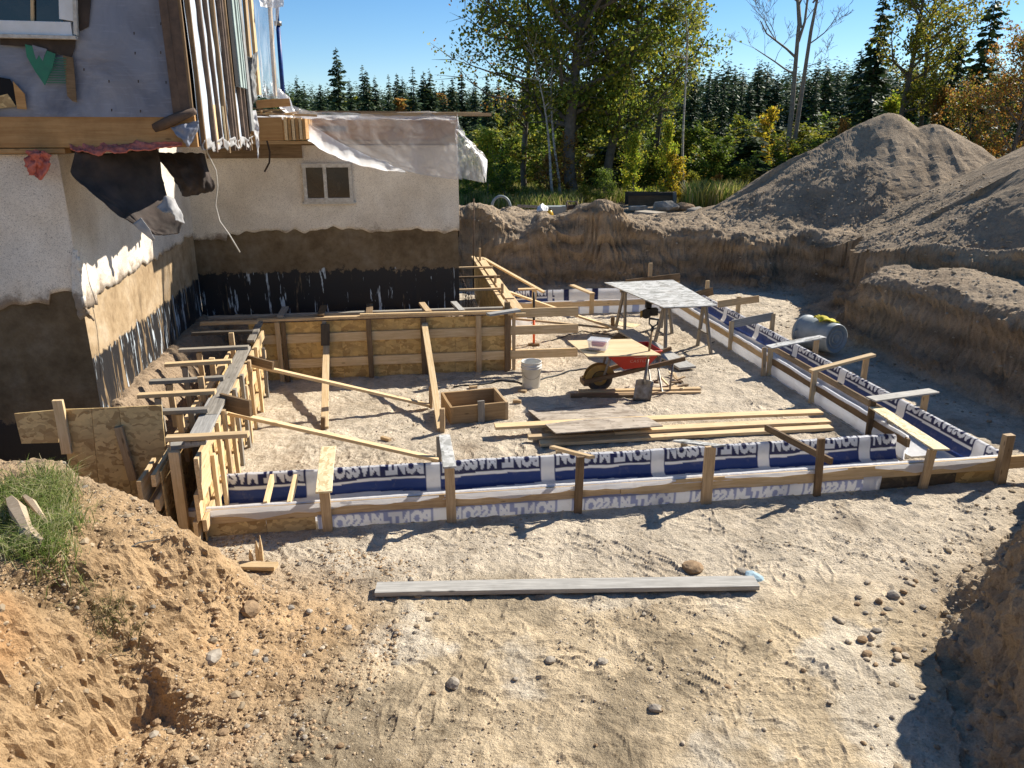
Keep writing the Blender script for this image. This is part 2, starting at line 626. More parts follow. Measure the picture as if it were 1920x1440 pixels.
xs = np.concatenate([np.arange(-400, -30, 14), np.arange(-30, -10, 1.2), np.arange(-10, -5.6, .16), np.arange(-5.6, -3.9, .034), np.arange(-3.9, 4.6, .0175), np.arange(4.6, 9.0, .03),
                     np.arange(9.0, 17, .085), np.arange(17, 34, .9), np.arange(34, 420, 14)])
ys = np.concatenate([np.arange(-60, -4, 8), np.arange(-4, 2.2, .35), np.arange(2.2, 7.8, .0175), np.arange(7.8, 13, .030), np.arange(13, 19.6, .036), np.arange(19.6, 27, .075), np.arange(27, 60, .8), np.arange(60, 420, 12)])
GX, GY = np.meshgrid(xs, ys, indexing='ij')
GZ, GD, GW, GT = height(GX, GY)
P = np.stack([GX, GY, GZ], -1)
nx = np.gradient(GZ, axis=0) / np.gradient(GX, axis=0)
ny = np.gradient(GZ, axis=1) / np.gradient(GY, axis=1)
nrm = np.stack([-nx, -ny, np.ones_like(nx)], -1)
slope = np.hypot(nx, ny)
nrm /= np.linalg.norm(nrm, axis=-1, keepdims=True)
near = (GX > -9) & (GX < 17) & (GY > 1) & (GY < 28)
st = sstep(.35, 1.3, slope)
loose = np.clip(np.where(GD > 0, 1, 0) * (.55 + .45 * st), 0, 1)           # outside the trodden floor
lump = fbm(P[..., 0], P[..., 1], P[..., 2], f=3.2, o=4, s=80, g=.6)
fine = fbm(P[..., 0], P[..., 1], P[..., 2], f=13, o=3, s=90, g=.65)
cr = 1 - np.abs(fbm(P[..., 0], P[..., 1], P[..., 2], f=5.5, o=3, s=95))
leftm = sstep(-.6, -1.3, GX) * sstep(6.3, 5.9, GY)
finer = fbm(P[..., 0], P[..., 1], P[..., 2], f=30, o=2, s=92, g=.6)
heapm = sstep(1.5, 2.2, GZ) * (GY > 9)
disp = near * (loose * (1 - .62 * heapm) * (.055 * lump + .020 * fine + .03 * (cr - .8)) + leftm * loose * (.012 * fine + .012 * finer) + .0065 * fine + .011 * (cr - .85) + .003 * finer)
ang_ = GX * .55 + GY * .83
nearb = sstep(8, 7, GY) * sstep(1.5, 2.2, GX)
pits = sstep(.12, .5, fbm(P[..., 0], P[..., 1], P[..., 2], f=2.3, o=4, s=151, g=.62))
disp = disp - near * loose * np.clip(leftm + nearb, 0, 1) * .085 * pits
crumb = np.abs(fbm(P[..., 0], P[..., 1], P[..., 2], f=19, o=2, s=153))
disp = disp + near * loose * np.clip(leftm + nearb, 0, 1) * .022 * (crumb - .2)
ledge = (GD < 0) * sstep(.12, .3, GZ) * near
disp = disp + ledge * (.05 * lump + .03 * fine)
disp = disp + near * loose * sstep(.9, 1.8, slope) * (GY > 8) * (.06 * lump + .10 * vnoise(GX * .8, GY * .8, GZ * 5, 131) + .05 * vnoise(GX * 1.6 + 5, GY * 1.6, GZ * 11, 132) + .02 * fine)
disp = disp + near * loose * nearb * (.13 * lump + .012 * fine)
disp = disp + near * heapm * .013 * fbm(ang_ * 5, (GX * .83 - GY * .55) * .9, f=1, o=4, s=111)
# boot prints and scuffs in the trodden floor
rsb = np.random.RandomState(21)
BP = np.zeros(GX.shape)
for _k in range(900):
    bx_, by_ = rsb.uniform(-2.6, 5.2), rsb.uniform(3.4, 15.0)
    if _k % 2: by_ = rsb.uniform(3.4, 8.5)
    ba = rsb.rand() * 6.28; ca_, sa_ = math.cos(ba), math.sin(ba)
    i0, i1 = np.searchsorted(xs, [bx_ - .24, bx_ + .24]); j0, j1 = np.searchsorted(ys, [by_ - .24, by_ + .24])
    if i1 - i0 < 4 or j1 - j0 < 4: continue
    X_ = (GX[i0:i1, j0:j1] - bx_) * ca_ + (GY[i0:i1, j0:j1] - by_) * sa_; Y_ = -(GX[i0:i1, j0:j1] - bx_) * sa_ + (GY[i0:i1, j0:j1] - by_) * ca_
    q_ = np.sqrt((X_ / .15) ** 2 + (Y_ / (.05 - .012 * np.tanh(X_ * 20) ** 2)) ** 2)
    dp = -.006 * (1 - sstep(.8, 1.05, q_)) + .008 * np.exp(-((q_ - 1.25) / .22) ** 2) + .002 * (1 - sstep(.8, 1.0, q_)) * (np.sin(X_ * 190) > 0)
    BP[i0:i1, j0:j1] += dp * rsb.uniform(.5, 1.2)
flo = sstep(.05, -.2, GD)
disp = disp + BP * flo
scf = fbm(GX * 1.6, GY, f=8, o=3, s=120) * sstep(.0, .4, fbm(GX, GY, f=1.2, o=2, s=121))
disp = disp + flo * near * .013 * scf
rub = sstep(.3, .6, fbm(GX, GY, f=.45, o=2, s=99)) * near * (GD < 0) * (GY < 7)
disp = disp + rub * .014 * fine
P = P + nrm * disp[..., None]
# soil colours: pale clay on the trodden floor, ochre sand near by on the left, grey-brown fill on the heaps, strata in the cut faces
clay = np.array([.54, .46, .35]); ochre = np.array([.44, .30, .165]); fill = np.array([.32, .25, .175]); cut = np.array([.34, .25, .16]); rust = np.array([.44, .22, .085])
tan = np.array([.52, .415, .275])
C = np.zeros(P.shape) + clay
n_a = fbm(GX, GY, f=.55, o=4, s=101)[..., None]
foreg = sstep(5.9, 4.9, GY + .5 * n_a[..., 0])[..., None]
C = C * (1 - foreg) + (tan * (1 + .18 * n_a)) * foreg
fm = fbm(GX, GY, f=1.3, o=5, s=181, g=.62)[..., None]
bl = sstep(.08, .34, fm[..., 0])[..., None] * foreg
C = C * (1 - .75 * bl) + np.array([.60, .53, .42]) * .75 * bl
dk_ = sstep(-.08, -.36, fm[..., 0])[..., None]
C = C * (1 - .38 * dk_ * (foreg * .7 + .3))
C = C * (1 + .16 * fbm(GX, GY, f=9, o=3, s=182)[..., None])
pitn = (sstep(0, .6, fbm(GX, GY, f=.8, o=3, s=102)) * (GY > 7.2))[..., None]
C = C * (1 - .4 * pitn) + np.array([.43, .34, .235]) * .4 * pitn
o = sstep(-.35, .35, GD)[..., None]
lm = (sstep(0, -1.2, GX) * sstep(6.6, 6.0, GY))[..., None]
n_b = fbm(GX, GY, P[..., 2], f=2.6, o=4, s=171)[..., None]
och = ochre * (1 + .2 * n_a) * (1 - .45 * np.clip(n_b, 0, 1)) * (1 - .35 * pits[..., None])
rs = (sstep(.12, .42, fbm(GX, GY, P[..., 2], f=1.4, o=3, s=103)) * lm[..., 0] * sstep(5.6, 4.6, GY))[..., None]
C = C * (1 - o * lm) + (och * (1 - .5 * rs) + rust * .5 * rs) * o * lm
grm = (sstep(4.9, 5.6, GY + .3 * n_a[..., 0]) * o[..., 0] * lm[..., 0])[..., None]
C = C * (1 - .7 * grm) + np.array([.36, .275, .185]) * .7 * grm
oth = o * (1 - lm)
stra = .5 + .5 * np.sin(P[..., 2] * 17 + 3.5 * fbm(GX, GY, f=.5, o=3, s=104) + 2 * fbm(P[..., 0], P[..., 1], P[..., 2], f=2, o=2, s=108))[..., None]
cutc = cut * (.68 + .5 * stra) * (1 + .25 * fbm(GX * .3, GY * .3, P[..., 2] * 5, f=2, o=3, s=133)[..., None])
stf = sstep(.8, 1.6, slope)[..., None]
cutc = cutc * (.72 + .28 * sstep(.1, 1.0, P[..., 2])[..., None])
base = fill * (1 + .12 * n_a) * (1 - stf) + cutc * stf
nearr = (sstep(8, 6.8, GY) * (GX > 0))[..., None]
base = base * (1 - nearr) + (np.array([.36, .275, .18]) * (1 + .25 * n_a)) * nearr
C = C * (1 - oth) + base * oth
# dirt by the old footing, dusty brown
hh = (np.clip(P[..., 2] / .3, 0, 1) * ((GX - HA.x) * E1.x + (GY - HA.y) * E1.y < 4.6) * (GX < -.2) * (GY > 6.6) * (GY < 13))[..., None]
C = C * (1 - hh) + np.array([.33, .245, .165]) * hh
farm = (sstep(25, 33, GY) * 1.0)[..., None]
C = C * (1 - farm) + np.array([.10, .11, .035]) * farm
tilt = .5 + .5 * fbm(GX, GY, P[..., 2], f=7, o=3, s=106)[..., None]
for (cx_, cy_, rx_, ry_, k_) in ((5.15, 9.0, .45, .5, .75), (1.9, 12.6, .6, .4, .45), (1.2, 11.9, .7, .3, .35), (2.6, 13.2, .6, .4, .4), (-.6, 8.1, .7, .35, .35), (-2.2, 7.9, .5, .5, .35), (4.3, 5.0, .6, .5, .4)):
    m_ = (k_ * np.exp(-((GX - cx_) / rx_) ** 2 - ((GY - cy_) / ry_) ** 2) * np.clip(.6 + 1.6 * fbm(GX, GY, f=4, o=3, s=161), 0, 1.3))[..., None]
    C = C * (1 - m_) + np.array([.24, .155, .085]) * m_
C = np.clip(C * (.82 + .36 * tilt), .01, .9)
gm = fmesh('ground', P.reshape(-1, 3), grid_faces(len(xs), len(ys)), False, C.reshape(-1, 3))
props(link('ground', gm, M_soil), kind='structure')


TZ = P[..., 2].copy()


def surf(x, y):
    """height of the built ground at (x, y)"""
    i = int(np.clip(np.searchsorted(xs, x), 1, len(xs) - 2)); j = int(np.clip(np.searchsorted(ys, y), 1, len(ys) - 2))
    return float(TZ[i - 1:i + 1, j - 1:j + 1].mean())
# ------------------------------------------------------------------ wall materials
def stucco_mat():
    m, nt, b = newmat('pebble_stucco')
    v = coords(nt, 'World')
    vo = N(nt, 'ShaderNodeTexVoronoi'); vo.inputs['Scale'].default_value = 150; nt.links.new(v, vo.inputs['Vector'])
    sep = N(nt, 'ShaderNodeSeparateColor'); nt.links.new(vo.outputs['Color'], sep.inputs[0])
    col = ramp(nt, sep.outputs[0], [(0, (.42, .37, .32)), (.10, (.68, .62, .54)), (.5, (.80, .73, .63)), (1, (.88, .82, .72))])
    n = noise(nt, v, 1.6, 5, .6)
    col = mixc(nt, 1.0, col, ramp(nt, n, [(.3, (.72, .68, .63)), (.7, (1.05, 1.04, 1.02))]), 'MULTIPLY')
    sp = N(nt, 'ShaderNodeSeparateXYZ'); nt.links.new(v, sp.inputs[0])
    nn = noise(nt, v, 3.5, 6, .7)
    ad = N(nt, 'ShaderNodeMath'); ad.operation = 'MULTIPLY_ADD'; ad.inputs[1].default_value = .7; nt.links.new(nn, ad.inputs[0]); nt.links.new(sp.outputs[2], ad.inputs[2])
    dirty = ramp(nt, ad.outputs[0], [(0, (1, 1, 1)), (1, (1, 1, 1))])
    mr = N(nt, 'ShaderNodeMapRange'); mr.inputs[1].default_value = 2.28; mr.inputs[2].default_value = 2.40; mr.inputs[3].default_value = .8; mr.inputs[4].default_value = 0
    nt.links.new(ad.outputs[0], mr.inputs[0])
    col = mixc(nt, mr.outputs[0], col, (.17, .12, .08))
    nt.links.new(col, b.inputs['Base Color']); b.inputs['Roughness'].default_value = .95; b.inputs['Specular IOR Level'].default_value = .15
    bump(nt, b, sep.outputs[1], .5, .004)
    return m


def concrete_mat(tar_top=1.42, lit=False, dk=1.0, tarw=.60):
    m, nt, b = newmat('stained_concrete')
    v = coords(nt, 'World')
    sp = N(nt, 'ShaderNodeSeparateXYZ'); nt.links.new(v, sp.inputs[0])
    n1 = noise(nt, v, 2.5, 6, .65); n2 = noise(nt, v, 9, 5, .7)
    vs = N(nt, 'ShaderNodeMapping'); vs.inputs['Scale'].default_value = (1, 1, .12); nt.links.new(v, vs.inputs[0])
    st = noise(nt, vs.outputs[0], 7, 5, .7, .4); st2 = noise(nt, vs.outputs[0], 13, 4, .7, .3)
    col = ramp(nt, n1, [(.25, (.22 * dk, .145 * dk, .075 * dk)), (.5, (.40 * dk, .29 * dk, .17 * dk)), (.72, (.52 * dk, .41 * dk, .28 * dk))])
    col = mixc(nt, 1.0, col, ramp(nt, n2, [(.3, (.7, .68, .66)), (.6, (1, 1, 1))]), 'MULTIPLY')
    col = mixc(nt, ramp(nt, st, [(.60, (0, 0, 0)), (.68, (.6, .6, .6))]), col, (.13, .09, .055))
    # board joints left in the concrete
    wv = N(nt, 'ShaderNodeTexBrick')
    # tar band low down
    ad = N(nt, 'ShaderNodeMath'); ad.operation = 'MULTIPLY_ADD'; ad.inputs[1].default_value = .35; nt.links.new(n2, ad.inputs[0]); nt.links.new(sp.outputs[2], ad.inputs[2])
    mr = N(nt, 'ShaderNodeMapRange'); mr.inputs[1].default_value = tar_top + .165; mr.inputs[2].default_value = tar_top + .195; mr.inputs[3].default_value = 1; mr.inputs[4].default_value = 0
    nt.links.new(ad.outputs[0], mr.inputs[0])
    tar = mixc(nt, ramp(nt, st2, [(tarw, (0, 0, 0)), (tarw + .04, (1, 1, 1))]), (.022, .021, .022), (.50, .56, .60))
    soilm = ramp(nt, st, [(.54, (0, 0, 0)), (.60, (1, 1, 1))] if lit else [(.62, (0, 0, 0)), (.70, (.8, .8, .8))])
    tar = mixc(nt, soilm, tar, (.26, .18, .10))
    col = mixc(nt, mr.outputs[0], col, tar)
    nt.links.new(col, b.inputs['Base Color'])
    rg = mixc(nt, mr.outputs[0], (.95, .95, .95), (.5, .5, .5))
    nt.links.new(rg, b.inputs['Roughness']); b.inputs['Specular IOR Level'].default_value = .25
    bump(nt, b, n2, .5, .012)
    return m


M_stucco = stucco_mat()
M_conc = concrete_mat(1.42, False, .46, .605)  # back wall copy: brown stains, colour also darkened to deepen its shade
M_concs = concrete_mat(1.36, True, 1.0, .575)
M_concn_shade = concrete_mat(.75, False, .38, .72)  # near wall copy: dark brown soil tone, with shade painted into the colour
M_white = simple('white_vinyl', (.72, .73, .74), (.60, .60, .58), 6, .45, bs=.05)
M_whited = simple('dirty_white_frame', (.62, .60, .55), (.36, .32, .27), 18, .6)
M_felt = simple('black_felt', (.075, .055, .045), (.03, .024, .02), 5, .85, bs=.6, bd=.02)
M_feltg = simple('grey_felt_face', (.42, .41, .40), (.22, .21, .20), 8, .8, bs=.5, bd=.01)
M_pink = simple('pink_insulation', (.62, .20, .15), (.40, .10, .07), 22, .95, bs=.9, bd=.02)
M_dry = simple('torn_grey_board', (.34, .34, .33), (.18, .18, .17), 14, .9, bs=.6, bd=.01)
M_cable = simple('pale_cable', (.62, .58, .50), None, 8, .6)
M_blue = simple('blue_paint', (.02, .07, .28), (.012, .03, .12), 20, .45)
M_mint = simple('painted_frame', (.42, .50, .46), (.30, .36, .34), 7, .5)


def wrap_mat(name, base, dark, logo=False):
    m, nt, b = newmat(name)
    v = coords(nt, 'World')
    n = noise(nt, v, 1.8, 6, .6, 1.2)
    col = ramp(nt, n, [(.3, dark), (.65, base)])
    s = N(nt, 'ShaderNodeMapping'); s.inputs['Scale'].default_value = (1, 1, 8); nt.links.new(v, s.inputs[0])
    col = mixc(nt, ramp(nt, noise(nt, s.outputs[0], 6, 3, .6), [(.55, (0, 0, 0)), (.8, (.35, .35, .35))]), col, tuple(min(1, x * 1.5) for x in base))
    nt.links.new(col, b.inputs['Base Color']); b.inputs['Roughness'].default_value = .55
    bump(nt, b, n, .7, .03)
    return m


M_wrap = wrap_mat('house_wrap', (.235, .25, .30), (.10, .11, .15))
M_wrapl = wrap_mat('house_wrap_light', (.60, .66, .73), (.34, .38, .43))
M_green = simple('green_print', (.03, .22, .13), (.03, .13, .09), 5, .6)
M_void = simple('dark_interior', (.012, .012, .013), None, 5, .9)
M_strip = simple('brown_strapping', (.15, .10, .07), (.07, .05, .04), 9, .8)


def glass_mat():
    m, nt, b = newmat('dark_glass')
    v = coords(nt, 'World'); n = noise(nt, v, 2.2, 4, .6, 1.5)
    nt.links.new(ramp(nt, n, [(.45, (.010, .012, .013)), (.75, (.035, .032, .028))]), b.inputs['Base Color'])
    b.inputs['Roughness'].default_value = .06; b.inputs['Specular IOR Level'].default_value = .6
    return m


M_glass = glass_mat()


def poly_mat(name='white_poly_sheet', tr=.45, col=(.86, .87, .89)):
    m, nt, b = newmat(name)
    out = nt.nodes['Material Output']
    nt.nodes.remove(b)
    d = N(nt, 'ShaderNodeBsdfDiffuse'); d.inputs[0].default_value = (*col, 1)
    t = N(nt, 'ShaderNodeBsdfTranslucent'); t.inputs[0].default_value = (*col, 1)
    g = N(nt, 'ShaderNodeBsdfGlossy'); g.inputs['Roughness'].default_value = .25
    x = N(nt, 'ShaderNodeBsdfTransparent')
    a = N(nt, 'ShaderNodeMixShader'); a.inputs[0].default_value = .72
    nt.links.new(d.outputs[0], a.inputs[1]); nt.links.new(t.outputs[0], a.inputs[2])
    a2 = N(nt, 'ShaderNodeMixShader'); a2.inputs[0].default_value = .06
    nt.links.new(a.outputs[0], a2.inputs[1]); nt.links.new(g.outputs[0], a2.inputs[2])
    c = N(nt, 'ShaderNodeMixShader')
    v = coords(nt, 'World'); n = noise(nt, v, 2.2, 4, .6, .8)
    f = ramp(nt, n, [(.3, (max(0, tr - .15),) * 3), (.7, (min(1, tr + .12),) * 3)])
    nt.links.new(f, c.inputs[0]); nt.links.new(a2.outputs[0], c.inputs[1]); nt.links.new(x.outputs[0], c.inputs[2])
    nt.links.new(c.outputs[0], out.inputs[0])
    bp = nt.nodes.new('ShaderNodeBump'); bp.inputs['Strength'].default_value = .5; bp.inputs['Distance'].default_value = .03
    nt.links.new(noise(nt, v, 5, 4, .6, 1.0), bp.inputs['Height'])
    for s in (d, t, g): nt.links.new(bp.outputs[0], s.inputs['Normal'])
    return m


M_poly = poly_mat(tr=.60)
M_polyw = poly_mat('white_poly_fold', .10)


def ragged_wall(name, P0, L, ztop, botf, thick, mat, parent, n=160, e1=E1, out=None, rows=26, rough=.006, **kw):
    """wall skin from P0 along e1: top at ztop, bottom edge at botf(s); a solid slab with a torn lower edge"""
    out = out or (-E2)
    V, F = [], []
    for i in range(n + 1):
        s = L * i / n
        zb = botf(s)
        for j in range(rows + 1):
            t = j / rows
            z = ztop + (zb - ztop) * t
            k = rough * mn.noise(Vector((s * 3, z * 3, 1.7))) * 3
            p = P0 + e1 * s + out * (thick + k)
            V.append((p.x, p.y, z))
        p = P0 + e1 * s
        V.append((p.x, p.y, zb))
    m = rows + 2
    F = grid_faces(n + 1, m)
    me = fmesh(name, V, F, True)
    return props(link(name, me, mat, parent), **kw)


def sheet(name, rowsP, mat, parent=None, nu=48, nv=24, fold=.03, ff=(3, 9), thick=0, seed=0, smooth=True, **kw):
    """cloth through a small net of 3D points (rows of equal length), refined with folds"""
    A = np.array([[tuple(p) for p in r] for r in rowsP], dtype=float)
    r, c = A.shape[:2]
    u = np.linspace(0, c - 1, nu); v = np.linspace(0, r - 1, nv)
    i0 = np.clip(np.floor(v).astype(int), 0, r - 2); fv = (v - i0)[:, None, None]
    j0 = np.clip(np.floor(u).astype(int), 0, c - 2); fu = (u - j0)[None, :, None]
    fvs, fus = fv, fu
    B = (A[i0][:, j0] * (1 - fvs) * (1 - fus) + A[i0 + 1][:, j0] * fvs * (1 - fus) + A[i0][:, j0 + 1] * (1 - fvs) * fus + A[i0 + 1][:, j0 + 1] * fvs * fus)
    # smooth the net a little
    for _ in range(3):
        B[1:-1, 1:-1] = (B[:-2, 1:-1] + B[2:, 1:-1] + B[1:-1, :-2] + B[1:-1, 2:]) / 4
    U, Vv = np.meshgrid(np.linspace(0, 1, nu), np.linspace(0, 1, nv))
    du = np.gradient(B, axis=1); dv = np.gradient(B, axis=0)
    n = np.cross(du, dv); n /= np.linalg.norm(n, axis=-1, keepdims=True) + 1e-9
    f = fbm(U * ff[0], Vv * ff[1], f=1, o=4, s=seed + 300)
    rg = 1 - np.abs(fbm(U * ff[0] * 1.6 + Vv, Vv * ff[1] * .6, f=1, o=3, s=seed + 310))
    B = B + n * (fold * (1.4 * f + .8 * (rg - .75)))[..., None]
    me = fmesh(name, B.reshape(-1, 3), grid_faces(nv, nu), smooth)
    o = link(name, me, mat, parent)
    if thick:
        md = o.modifiers.new('s', 'SOLIDIFY'); md.thickness = thick
    return props(o, **kw)


# ------------------------------------------------------------------ the old house
hb = thing('house', 'half demolished house with pebble stucco basement, grey house wrap and plastic over its floor deck', 'house', (HA.x, HA.y, 0))


def zv(p, z): return Vector((p.x, p.y, z))


# basement concrete: an L shaped solid built as three slabs
def cwall(P0, e, L, z0, z1, mat, out, name='foundation_wall', n=60):
    V, F = [], []
    rows = 30
    for i in range(n + 1):
        for j in range(rows + 1):
            s = L * i / n; z = z0 + (z1 - z0) * j / rows
            k = .012 * mn.noise(Vector((s * 2.5 + P0.x, z * 2.5, 3.1)))
            jt = -.006 if (abs((s / .33) % 1 - .5) > .485 and z < 1.95) else 0
            p = P0 + e * s + out * (k + jt)
            V.append((p.x, p.y, z))
    return link(name, fmesh(name, V, grid_faces(n + 1, rows + 1), True), mat, hb)


HL = HA - E1 * 4.2
cwall(HL, E1, 4.2, -.3, 3.36, M_concn_shade, -E2, n=120)
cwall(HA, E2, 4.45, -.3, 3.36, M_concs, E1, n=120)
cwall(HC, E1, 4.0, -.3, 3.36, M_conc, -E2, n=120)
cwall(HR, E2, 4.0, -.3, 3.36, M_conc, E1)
# stucco skins with torn lower edges
def bot1(s):   # near wall, s from left end
    x = s - 4.2
    return 1.86 + .09 * mn.noise(Vector((s * 1.4, 0, 0))) + .04 * mn.noise(Vector((s * 6, 0, 0))) + (.10 if x > -.28 else 0) + .06 * max(0, min(1, (x + 1.4)))
ragged_wall('stucco_skin', HL, 4.224, 3.30, bot1, .022, M_stucco, hb)
def bot2(s):
    return 1.93 + .02 * s + .05 * mn.noise(Vector((s * 2.4, 5, 0))) + .05 * mn.noise(Vector((s * 7, 5, 0))) + (-.10 if s < .35 else 0)
ragged_wall('stucco_skin', HA - E2 * .024, 4.47, 3.30, bot2, .022, M_stucco, hb, e1=E2, out=E1)
def bot3(s):
    return 2.04 + .12 * mn.noise(Vector((s * 1.2, 9, 0))) + .05 * mn.noise(Vector((s * 7, 9, 0))) - (.10 if s < .5 else 0)
W0 = pl(566, 306, HC, E2); W1 = pl(664, 378, HC, E2)
ws0 = (W0 - HC).dot(E1); ws1 = (W1 - HC).dot(E1)
wz1 = W0.z; wz0 = W1.z
ragged_wall('stucco_skin', HC, 4.022, 3.30, bot3, .022, M_stucco, hb)
ragged_wall('stucco_skin', HR, 4.0, 3.30, lambda s: 1.9 + .08 * mn.noise(Vector((s * 2, 19, 0))), .024, M_stucco, hb, e1=E2, out=E1)
# bulge of loose stucco at the near corner
cc = [[pt(u, v, Y) for (u, v, Y) in row] for row in (
    [(136, 470, 7.24), (146, 468, 7.2), (152, 480, 7.28)], [(132, 520, 7.24), (150, 520, 7.16), (160, 530, 7.3)], [(140, 575, 7.22), (160, 575, 7.13), (166, 590, 7.3)], [(150, 600, 7.24), (168, 590, 7.2), (178, 600, 7.3)])]
sheet('loose_stucco', cc, M_stucco, hb, 24, 40, .012, (3, 8), .02, seed=3)
# basement window
bw = link('basement_window', pmesh('basement_window', *(lambda c: ([tuple(c + E1 * a - E2 * .052 + UZ * b_) for a in (ws0 + .05, ws1 - .05) for b_ in (wz0 + .05, wz1 - .05)], [(0, 2, 3, 1)]))(HC)), M_glass, hb)
fz = -E2 * .06
for a, b_ in (((ws0, wz1 - .03), (ws1, wz1 - .03)), ((ws0, wz0 + .035), (ws1, wz0 + .035))):
    beam('window_frame', HC + E1 * a[0] + UZ * a[1] + fz, HC + E1 * b_[0] + UZ * b_[1] + fz, .06, .06, M_whited, bw, bow=.001)
for s in (ws0 + .03, ws1 - .03, (ws0 + ws1) / 2 - .04):
    beam('window_frame', HC + E1 * s + UZ * (wz0 + .06) + fz, HC + E1 * s + UZ * (wz1 - .06) + fz, .05, .05, M_whited, bw, up=-E2, bow=.001)
beam('window_sill', HC + E1 * (ws0 - .03) + UZ * (wz0 - .01) - E2 * .05, HC + E1 * (ws1 + .03) + UZ * (wz0 - .01) - E2 * .05, .07, .03, M_whited, bw, bow=.001)
# board over the back wall left of the window, under the deck
q0 = pl(385, 268, HC - E2 * .05, E2); q1 = pl(565, 268, HC - E2 * .05, E2)
beam('sill_board', zv(q0, 3.22), zv(q1, 3.22), .04, .2, M_brown, hb)

# upper storey: overhanging wall, near face and the torn side face
B1 = HA + E1 * 1.26
NF = HA - E1 * 4.4 - E2 * .06
def slab(name, P0, e, L, z0, z1, mat, out, off=0.0, fold=0.0, parent=hb, nu=60, nv=50, **kw):
    V = []
    for i in range(nu + 1):
        for j in range(nv + 1):
            s = L * i / nu; z = z0 + (z1 - z0) * j / nv
            k = fold * (mn.noise(Vector((s * 1.5 + z * 1.2, z * .9, off + 2))) + .6 * mn.noise(Vector((s * 5 - z * 3, z * 3.5, off))))
            p = P0 + e * s + out * (off + k)
            V.append((p.x, p.y, z))
    return props(link(name, fmesh(name, V, grid_faces(nu + 1, nv + 1), True), mat, parent), **kw)
# floor frame: rim beam boards along the near face
L1 = (B1 - NF).dot(E1)
beam('rim_joist', zv(NF, 3.50) - E2 * .00, zv(NF + E1 * L1, 3.50), .05, .28, M_beam, hb, bow=.002, seg=12)
beam('sill_plate', zv(NF, 3.33) + E2 * .05, zv(NF + E1 * (L1 - 1.15), 3.33) + E2 * .05, .14, .045, M_beam, hb)
beam('rim_joist', zv(B1, 3.50) - E1 * .03 + E2 * .02, zv(B1 + E2 * 2.6, 3.50) - E1 * .03, .05, .27, M_brown, hb)
V = [zv(NF, 3.365), zv(NF + E1 * (L1 - .05), 3.365), zv(B1 + E2 * 2.6 - E1 * .05, 3.365), zv(HL + E2 * 4, 3.365)]
link('floor_soffit', pmesh('floor_soffit', V, [(0, 1, 2, 3)]), M_brown, hb)
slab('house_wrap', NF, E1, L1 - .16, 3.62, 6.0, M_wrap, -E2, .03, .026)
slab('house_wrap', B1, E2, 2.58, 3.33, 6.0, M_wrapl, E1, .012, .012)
V = [zv(NF, 6.0), zv(B1, 6.0), zv(B1 + E2 * 2.6, 6.0), zv(HL + E2 * 3, 6.0)]
link('ceiling_panel', pmesh('ceiling_panel', V, [(0, 1, 2, 3)]), M_brown, hb)
p0 = B1 + E2 * 2.58 - E1 * 4
V = [zv(p0, 3.6), zv(B1 + E2 * 2.58, 3.6), zv(B1 + E2 * 2.58, 6.0), zv(p0, 6.0)]
link('partition', pmesh('partition', V, [(0, 1, 2, 3)]), M_void, hb)
# corner boards near face
for s, wd, mt in ((.135, .07, M_strip), (.06, .09, M_strip), (.012, .035, M_brown)):
    beam('corner_board', zv(NF + E1 * (L1 - s) - E2 * .045, 3.63), zv(NF + E1 * (L1 - s) - E2 * .045, 6.0), wd, .03, mt, hb, up=-E2, seg=9, bow=.006)
# strapping on the side face
for k, s in enumerate((.04, .50, .82, 1.12, 1.42, 1.60, 1.74, 2.12, 2.35, 2.5)):
    zb = 3.30 + .05 * R.random() - (.04 if s > .9 else 0)
    beam('strapping', zv(B1 + E2 * s + E1 * .035, zb), zv(B1 + E2 * (s + R.uniform(-.02, .02)) + E1 * .035, 6.0), .035 + .02 * (k % 2), .04, M_strip if k % 3 else M_brown, hb, up=E1, seg=7, bow=.008)
for s in (.62, 1.14):
    beam('strapping', zv(B1 + E2 * s + E1 * .03, 3.34), zv(B1 + E2 * s + E1 * .03, 3.75), .12, .02, M_pine, hb, up=E1)
# ragged flashing strip under the strapping
fr = [[zv(B1 + E2 * s + E1 * (.04 + .02 * (k % 2)), z + .03 * math.sin(k * 2.1)) for k, s in enumerate(np.linspace(0, 2.6, 14))] for z in (3.42, 3.33)]
sheet('flashing', fr, M_feltg, hb, 70, 8, .02, (12, 2), .004, seed=5)
# window of the side face, dark opening and painted frame
for s0, s1, mt, o_ in ((1.78, 1.98, M_void, .05), (1.99, 2.10, M_mint, .07), (2.15, 2.22, M_mint, .075), (2.28, 2.33, M_mint, .08), (2.4, 2.56, M_dry, .08)):
    c = B1 + E2 * (s0 + s1) / 2 + E1 * o_
    beam('window_frame' if mt is M_mint else 'wall_opening' if mt is M_void else 'torn_board', zv(c, 3.98 if mt is not M_dry else 3.5), zv(c, 6.0), s1 - s0, .03, mt, hb, up=E1, seg=3)
